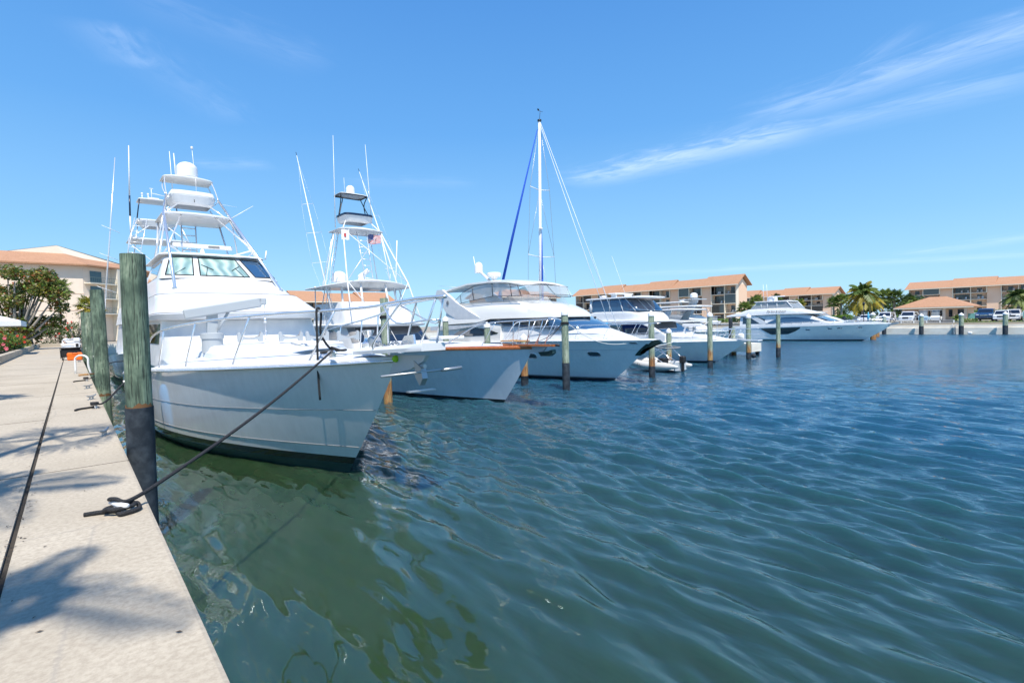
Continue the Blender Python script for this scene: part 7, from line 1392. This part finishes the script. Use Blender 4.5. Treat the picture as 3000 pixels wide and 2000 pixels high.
# ------------------------------------------------------------------ cars
def car(name, label, x, y, rz, paint, kind='suv', z=1.66, sc=1.0):
    T = thing(name, label, 'car' if kind != 'cart' else 'golf cart', (x, y, z), 'vehicles parked round the basin', rz); T.scale = (sc, sc, sc)
    # local: front at -x
    L, Wd, H_ = {'suv': (4.8, 1.95, 1.78), 'truck': (5.6, 2.05, 1.95), 'sedan': (4.6, 1.85, 1.45), 'van': (5.0, 2.0, 2.0)}.get(kind, (2.6, 1.25, 1.9))
    if kind == 'cart':
        b = MB(); b.prism([(0, 0.25), (0, 0.75), (0.25, 0.95), (0.6, 0.9), (0.75, 0.4), (1.6, 0.4), (1.7, 0.85), (2.4, 0.85), (2.4, 0.3)], -0.6, 0.6, 'y'); b.build('body', M[paint], T)
        b = MB(); b.box(0.3, 2.4, -0.62, 0.62, 1.86, 1.93); b.build('roof', M['car_white'], T); b = MB()
        for xx in (0.45, 2.25):
            for s_ in (-1, 1): b.tube([(xx-0.1, s_*0.55, 0.85), (xx, s_*0.55, 1.88)], 0.025, 6)
        b.build('roof_posts', M['black_tube'], T); MB().box(1.0, 1.7, -0.5, 0.5, 0.7, 0.85).build('seat', M['trim_cream'], T); b = MB(); b.grid([[(0.28+0.12*k, s_, 0.95+0.85*k) for s_ in (-0.52, 0.52)] for k in (0, 1)]); b.build('windscreen', M['window_film'], T)
        for xx in (0.45, 2.0):
            for s_ in (-1, 1): MB().lathe([(0.08, -0.09), (0.22, -0.09), (0.22, 0.09), (0.08, 0.09)], 14, (xx, s_*0.55, 0.22), axis='y').build('wheel', M['tyre'], T, auto=40)
        return T
    hood = 0.62*H_ if kind == 'truck' else 0.57*H_; b = MB()
    prof = [(0.0, 0.28), (-0.02, 0.5), (0.03, hood-0.12), (0.16, hood-0.02), (L*0.23, hood+0.06), (L*0.27, hood+0.09), (L*0.38, H_-0.10), (L*0.44, H_), (L*0.78, H_-0.01)] + ([(L*0.80, H_-0.1), (L*0.82, hood+0.1), (L*0.99, hood+0.08)] if kind == 'truck' else ([(L*0.95, H_-0.12), (L*0.985, hood)] if kind in ('suv', 'van') else [(L*0.86, hood+0.12), (L*0.98, hood+0.05)])) + [(L, 0.5), (L-0.03, 0.28)]
    rows = []
    for px_, pz in prof:
        k = max(0, (pz-hood)/(H_-hood)); w = Wd/2*(1-0.16*k)*(0.93 if px_ < 0.1 or px_ > L-0.1 else 1.0); rows.append([(px_, -w*0.97, 0.27), (px_, -w, min(pz, hood)*0.75), (px_, -w*0.99, min(pz, hood)), (px_, -w*0.95+0.0, pz*0.995), (px_, -w*0.80, pz), (px_, 0, pz+0.02), (px_, w*0.80, pz), (px_, w*0.95, pz*0.995), (px_, w*0.99, min(pz, hood)), (px_, w, min(pz, hood)*0.75), (px_, w*0.97, 0.27)])
    b.grid(rows, sm=True); b.ngon(rows[0]); b.ngon(rows[-1]); b.build('body', M[paint], T, auto=35)
    b = MB(); w0, w1 = Wd/2*0.86, Wd/2*0.74; b.grid([[(L*0.275-0.03+(L*0.095)*k, s_*(w0+(w1-w0)*k), hood+0.10+(H_-hood-0.24)*k+0.03) for s_ in (-1, -0.5, 0, 0.5, 1)] for k in (0, 1)]); b.build('windscreen', M['dark_glass'], T)
    for s_ in (-1, 1):
        b = MB(); b.grid([[(L*(0.40+0.34*u)+(0.0 if k else -0.22*(1-u)), s_*(Wd/2*(0.975-0.12*k)+0.01), hood+0.06+(H_-hood-0.2)*k) for u in (0, 0.5, 1)] for k in (0, 1)]); b.build('side_window', M['dark_glass'], T)
        MB().cbox((-0.0, s_*Wd*0.36, hood-0.22), (0.08, 0.36, 0.16), bev=0.03).build('headlight', M['lamp_lens'], T, auto=30); MB().cbox((L*0.30, s_*(Wd/2+0.08), hood+0.16), (0.12, 0.2, 0.15), bev=0.03).build('mirror', M[paint], T, auto=30)
        for xx in (L*0.18, L*0.80): wh = MB().lathe([(0.16, -0.11), (0.34, -0.11), (0.36, -0.05), (0.36, 0.05), (0.34, 0.11), (0.16, 0.11)], 18, (xx, s_*(Wd/2-0.12), 0.36), axis='y').build('wheel', M['tyre'], T, auto=40); MB().lathe([(0.02, -0.115), (0.2, -0.115), (0.2, 0.115), (0.02, 0.115)], 14, (xx, s_*(Wd/2-0.12), 0.36), axis='y').build('rim', M['chrome'], wh, auto=40)
    MB().cbox((-0.03, 0, hood-0.26), (0.06, Wd*0.42, 0.24), bev=0.02).build('grille', M['chrome' if kind == 'truck' else 'car_dark'], T, auto=30); MB().cbox((-0.05, 0, 0.42), (0.12, Wd*0.9, 0.2), bev=0.04).build('bumper', M['car_dark' if paint != 'car_white' else 'car_white'], T, auto=30); return T
car('parked_car', 'white SUV parked left of the harbour hut, nearest the hut', 103, 21.4, 0, 'car_white', 'suv'); car('parked_car', 'white SUV, second from the harbour hut, with dark windscreen', 103.2, 24.6, 0, 'car_white', 'suv'); car('parked_car', 'low white car half hidden behind the yacht bow', 103.4, 27.4, 0, 'car_white', 'sedan')
car('pickup_truck', 'dark blue pickup truck with chrome grille beside the hut', 104.5, 12.15, 0, 'car_blue', 'truck', sc=0.98); car('parked_car', 'white van beside the blue pickup, in front of aqua wall', 103.5, 10.2, 0.0, 'car_white', 'suv', sc=0.9); car('parked_car', 'white car just right of the far wall piling', 106.5, 9.2, 0, 'car_white', 'van', sc=0.85); car('parked_car', 'white pickup cut off at the right frame edge', 104.5, 6.8, 0, 'car_white', 'truck')
car('golf_cart', 'pale blue golf cart parked by the hut, left one', 105.5, 19.6, 0, 'cart_blue', 'cart'); car('golf_cart', 'white golf cart before the glass double doors', 107.5, 18.4, 0, 'car_white', 'cart')
car('parked_car', 'black car under the tree beyond the lawn', -8.6, 98, 0.4, 'car_black', 'sedan', z=1.5); car('buggy', 'white buggy parked between dark pilings before the apartments', 100, 52.5, 0.2, 'car_white', 'cart')
# far shore fence, hedges, ladder, lamp etc.
TF = thing('railing', 'white post and cable railing on top of the far sea wall', 'railing', (96.6, 14.4, 1.6)); posts = list(np.arange(0, 24, 1.55))
for yy in posts: MB().box(-0.06, 0.06, yy-0.07, yy+0.07, -0.28, 0.42).build('post', M['white_paint'], TF)
b = MB()
for z in (0.38, 0.2, 0.02): b.tube([(0, 0, z), (0, 23.3, z)], 0.022 if z < 0.3 else 0.04, 5)
b.build('rail', M['galv'], TF)
def hedge(label, x0, x1, y0_, y1_, z0, h, mats, seed, dens=60, size=0.22):
    rnd = random.Random(seed); T = thing('hedge', label, 'hedge', ((x0+x1)/2, (y0_+y1_)/2, z0), 'clipped hedges on the far shore'); b = MB(); n = int(dens*(y1_-y0_)*(x1-x0+1)*h)
    for _ in range(n):
        p = Vector((rnd.uniform(x0, x1)-(x0+x1)/2, rnd.uniform(y0_, y1_)-(y0_+y1_)/2, h*rnd.uniform(0.0, 1.0)**0.7+0.08*h*math.sin(p_ if False else rnd.random()*6))); u = Vector((rnd.gauss(0, 1), rnd.gauss(0, 1), rnd.gauss(0, 1))).normalized(); v = u.orthogonal().normalized(); s = size*rnd.uniform(0.6, 1.3); b.add([p-u*s*.5, p+v*s*.3, p+u*s*.5, p-v*s*.3], [(0, 1, 2, 3)], rnd.randrange(len(mats)))
    b.build('foliage', [M[k] for k in mats], T); return T
hedge('low yellow green hedge on the sea wall before the pickup', 97, 98.5, 3, 13.9, 1.35, 0.42, ('leaf_palm', 'leaf_green', 'leaf_yellow'), 1); hedge('rounded olive bush on the sea wall beside the ladder', 97, 98.6, 12.0, 13.9, 1.4, 0.75, ('leaf_palm', 'leaf_green'), 2, 90)
hedge('bright green hedge behind the parked pickup', 128, 129.5, 8, 19, 2.9, 0.5, ('leaf_bright',), 3, 60, 0.3); hedge('taller bright hedge behind the white van', 124, 126, 9.5, 13.0, 2.6, 0.7, ('leaf_bright', 'leaf_palm'), 4, 60, 0.3); hedge('bright green hedge behind the yacht windscreen', 110, 112, 31, 37, 2.2, 0.9, ('leaf_bright',), 5, 60, 0.3); hedge('green hedge before the central apartments', 118, 120, 55, 66, 2.0, 0.9, ('leaf_bright', 'leaf_green'), 6, 50, 0.35); hedge('green hedge behind the railing by the palms', 112, 113, 23, 30, 2.4, 0.5, ('leaf_bright', 'leaf_green'), 7, 60, 0.3)
b = MB(); b.box(-0.15, 0.15, -5.5, 5.5, 0, 0.95); o = b.build('garden_wall', M['aqua_wall'], None, loc=(118, 13, 1.9)); tag(o, 'aqua painted wall behind the blue pickup', 'wall')
b = MB(); b.box(-0.1, 0.1, -10, 10, 0, 0.9); o = b.build('white_fence', M['white_paint'], None, loc=(118, 35, 1.9)); tag(o, 'long white fence beneath the far palms', 'fence')
TLd = thing('wall_ladder', 'metal ladder hanging on the far sea wall between two pilings', 'ladder', (94.95, 14.15, 0))
for s_ in (-0.2, 0.2): MB().tube([(0, s_, 0.0), (0, s_, 1.3), (0.3, s_, 1.5), (0.5, s_, 1.35)], 0.03, 6).build('stile', M['galv'], TLd)
for z in (0.15, 0.42, 0.69, 0.96): MB().tube([(0, -0.2, z), (0, 0.2, z)], 0.03, 6).build('rung', M['galv'], TLd)
b = MB(); b.cbox((0, 0, 0.15), (0.25, 0.5, 0.35), bev=0.1); tag(b.build('mooring_buoy', M['plastic_white'], None, loc=(94.7, 12.4, 0.05), auto=30), 'small white buoy floating at the far wall by a piling', 'buoy')
# concrete dock end
TD2 = thing('dock_end', 'square concrete dock end on black piles under the long pulpit', 'dock', (41.6, 19.0, 0)); MB().box(-0.85, 0.85, -0.7, 40, 0.35, 1.02).build('deck_beam', M['sea_wall'], TD2)
for x, y in ((-0.8, -0.4), (0.8, -0.4), (-0.8, 1.5), (0.8, 1.5)): MB().lathe([(0.16, -0.9), (0.16, 0.36)], 14, (x, y, 0)).build('pile', M['pile_sleeve'], TD2)
b = MB(); b.lathe([(0.001, -0.2), (0.15, -0.12), (0.2, 0), (0.15, 0.12), (0.001, 0.2)], 14, (0, 0, 0)); tag(b.build('rubber_fender', M['pile_sleeve'], None, loc=(38.35, 17.1, 0.25)), 'round black fender at the foot of the rusty dock piling', 'fender')
# palms and trees on the far shore
palm('tall coconut palm with golden fronds right of the big yacht bridge', 118, 31.3, 1.6, 5.9, 3.7, 'coco', 41, ('leaf_palm', 'leaf_green', 'leaf_yellow'), 34, tr=0.2)
for i, (x, y, h, r, lab, ms) in enumerate([(112, 34.5, 3.7, 1.25, 'fan palm left of the coconut palm, shorter one', ('leaf_green', 'leaf_palm')), (112, 33.2, 4.2, 1.3, 'fan palm left of the coconut palm, taller one', ('leaf_green', 'leaf_palm')), (125, 29.7, 4.9, 1.7, 'fan palm right of the coconut palm', ('leaf_green', 'leaf_palm')), (128, 32.6, 4.4, 1.5, 'dark fan palm behind the coconut palm', ('leaf_dark', 'leaf_green')), (126, 28.0, 4.6, 1.7, 'rounded fan palm midway between coconut palm and hut', ('leaf_green', 'leaf_dark')),
        (120, 52.8, 5.0, 1.7, 'bushy fan palm at the central gable end', ('leaf_green', 'leaf_palm')), (118, 54.5, 3.6, 1.7, 'lower fan palm at the central gable end', ('leaf_palm', 'leaf_green')), (125, 50.3, 5.2, 1.5, 'fan palm behind the radar dome of the big yacht', ('leaf_dark', 'leaf_green')), (118, 43.2, 3.7, 1.5, 'fan palm with orange fronds right of the big yacht bridge', ('leaf_green', 'leaf_yellow')), (130, 26.5, 3.9, 1.4, 'fan palm in the dark grove left of the hut', ('leaf_dark', 'leaf_green')),
        (124, 24.3, 3.4, 1.3, 'bright palm beside the hut roof, left one', ('leaf_bright', 'leaf_palm')), (124, 22.6, 3.3, 1.3, 'bright palm beside the hut roof, right one', ('leaf_bright', 'leaf_palm'))]):
    palm(lab, x, y, 1.6, h*1.05, r*1.3, 'fan' if i < 10 else 'coco', 50+i, ms, 30)
palm('big dark palm before the right hand apartments', 112, 9.0, 1.6, 3.9, 2.2, 'coco', 71, ('leaf_dark', 'leaf_green', 'leaf_dark', 'leaf_palm'), 34, tr=0.2); palm('small bright palm growing before the hut', 113, 16.4, 1.6, 0.5, 1.2, 'coco', 72, ('leaf_bright', 'leaf_palm'), 18); palm('small yellow palm left of the hut', 112, 25.6, 1.6, 0.6, 1.2, 'coco', 73, ('leaf_bright', 'leaf_yellow'), 18); palm('palm at the right frame edge behind the pickup', 118, 5.5, 1.6, 3.2, 1.8, 'coco', 74, ('leaf_palm', 'leaf_yellow'), 24)
for i, (x, y, w, h, lab) in enumerate([(150, 33, 4.5, 5.0, 'dark bushy tree in the gap left of the hut'), (150, 41, 4.0, 4.4, 'bushy tree behind the coconut palm trunk'), (160, 27, 4, 4.6, 'dense dark tree just left of the hut'), (210, 165, 14, 8.5, 'tree mass left of the central apartments, nearer one'), (230, 200, 16, 9, 'tree mass left of the central apartments, farther one'), (150, 170, 8, 7.0, 'tree seen between the motor yacht and central apartments')]):
    rnd = random.Random(80+i); tree('evergreen_tree', lab, x, y, 1.6, [((rnd.uniform(-w*.5, w*.5), rnd.uniform(-w, w), rnd.uniform(0.6, h-0.8)), rnd.uniform(0.9, 1.4)*(1+w/20)) for _ in range(int(10+w*1.5))], 0.2, 110, ('leaf_dark', 'leaf_green', 'leaf_dark'), 80+i, 0.5, group='evergreen trees on the far shore')
TU = thing('parasol', 'folded bright cyan parasol standing on the far quay by the yacht bow', 'parasol', (101, 26.0, 1.6)); MB().lathe([(0.04, 0.4), (0.22, 0.5), (0.16, 1.2), (0.05, 1.9)], 12, (0, 0, 0)).build('canopy', M['umbrella_cyan'], TU); MB().tube([(0, 0, 0), (0, 0, 2.0)], 0.03, 6).build('pole', M['galv'], TU)
TLm = thing('lamp_post', 'black lamp post beside the folded cyan parasol', 'lamp post', (100, 26.4, 1.6)); MB().tube([(0, 0, 0), (0, 0, 3.0)], 0.06, 8).build('pole', M['black_tube'], TLm); MB().lathe([(0.05, 3.0), (0.2, 3.15), (0.16, 3.5), (0.02, 3.6)], 10, (0, 0, 0)).build('lantern', M['black_tube'], TLm)
# ensign beside the central gable
fl3 = thing('ensign', 'stars and stripes hanging from a stern staff before the central gable', 'flag', (66.0, 39.4, 0)); MB().tube([(0, 0, 1.0), (-0.3, 0, 3.9)], 0.03, 5).build('staff', M['white_tube'], fl3); flag(fl3, (-0.25, 0, 3.7), 0.5, 1.5, 'us', 0.05)
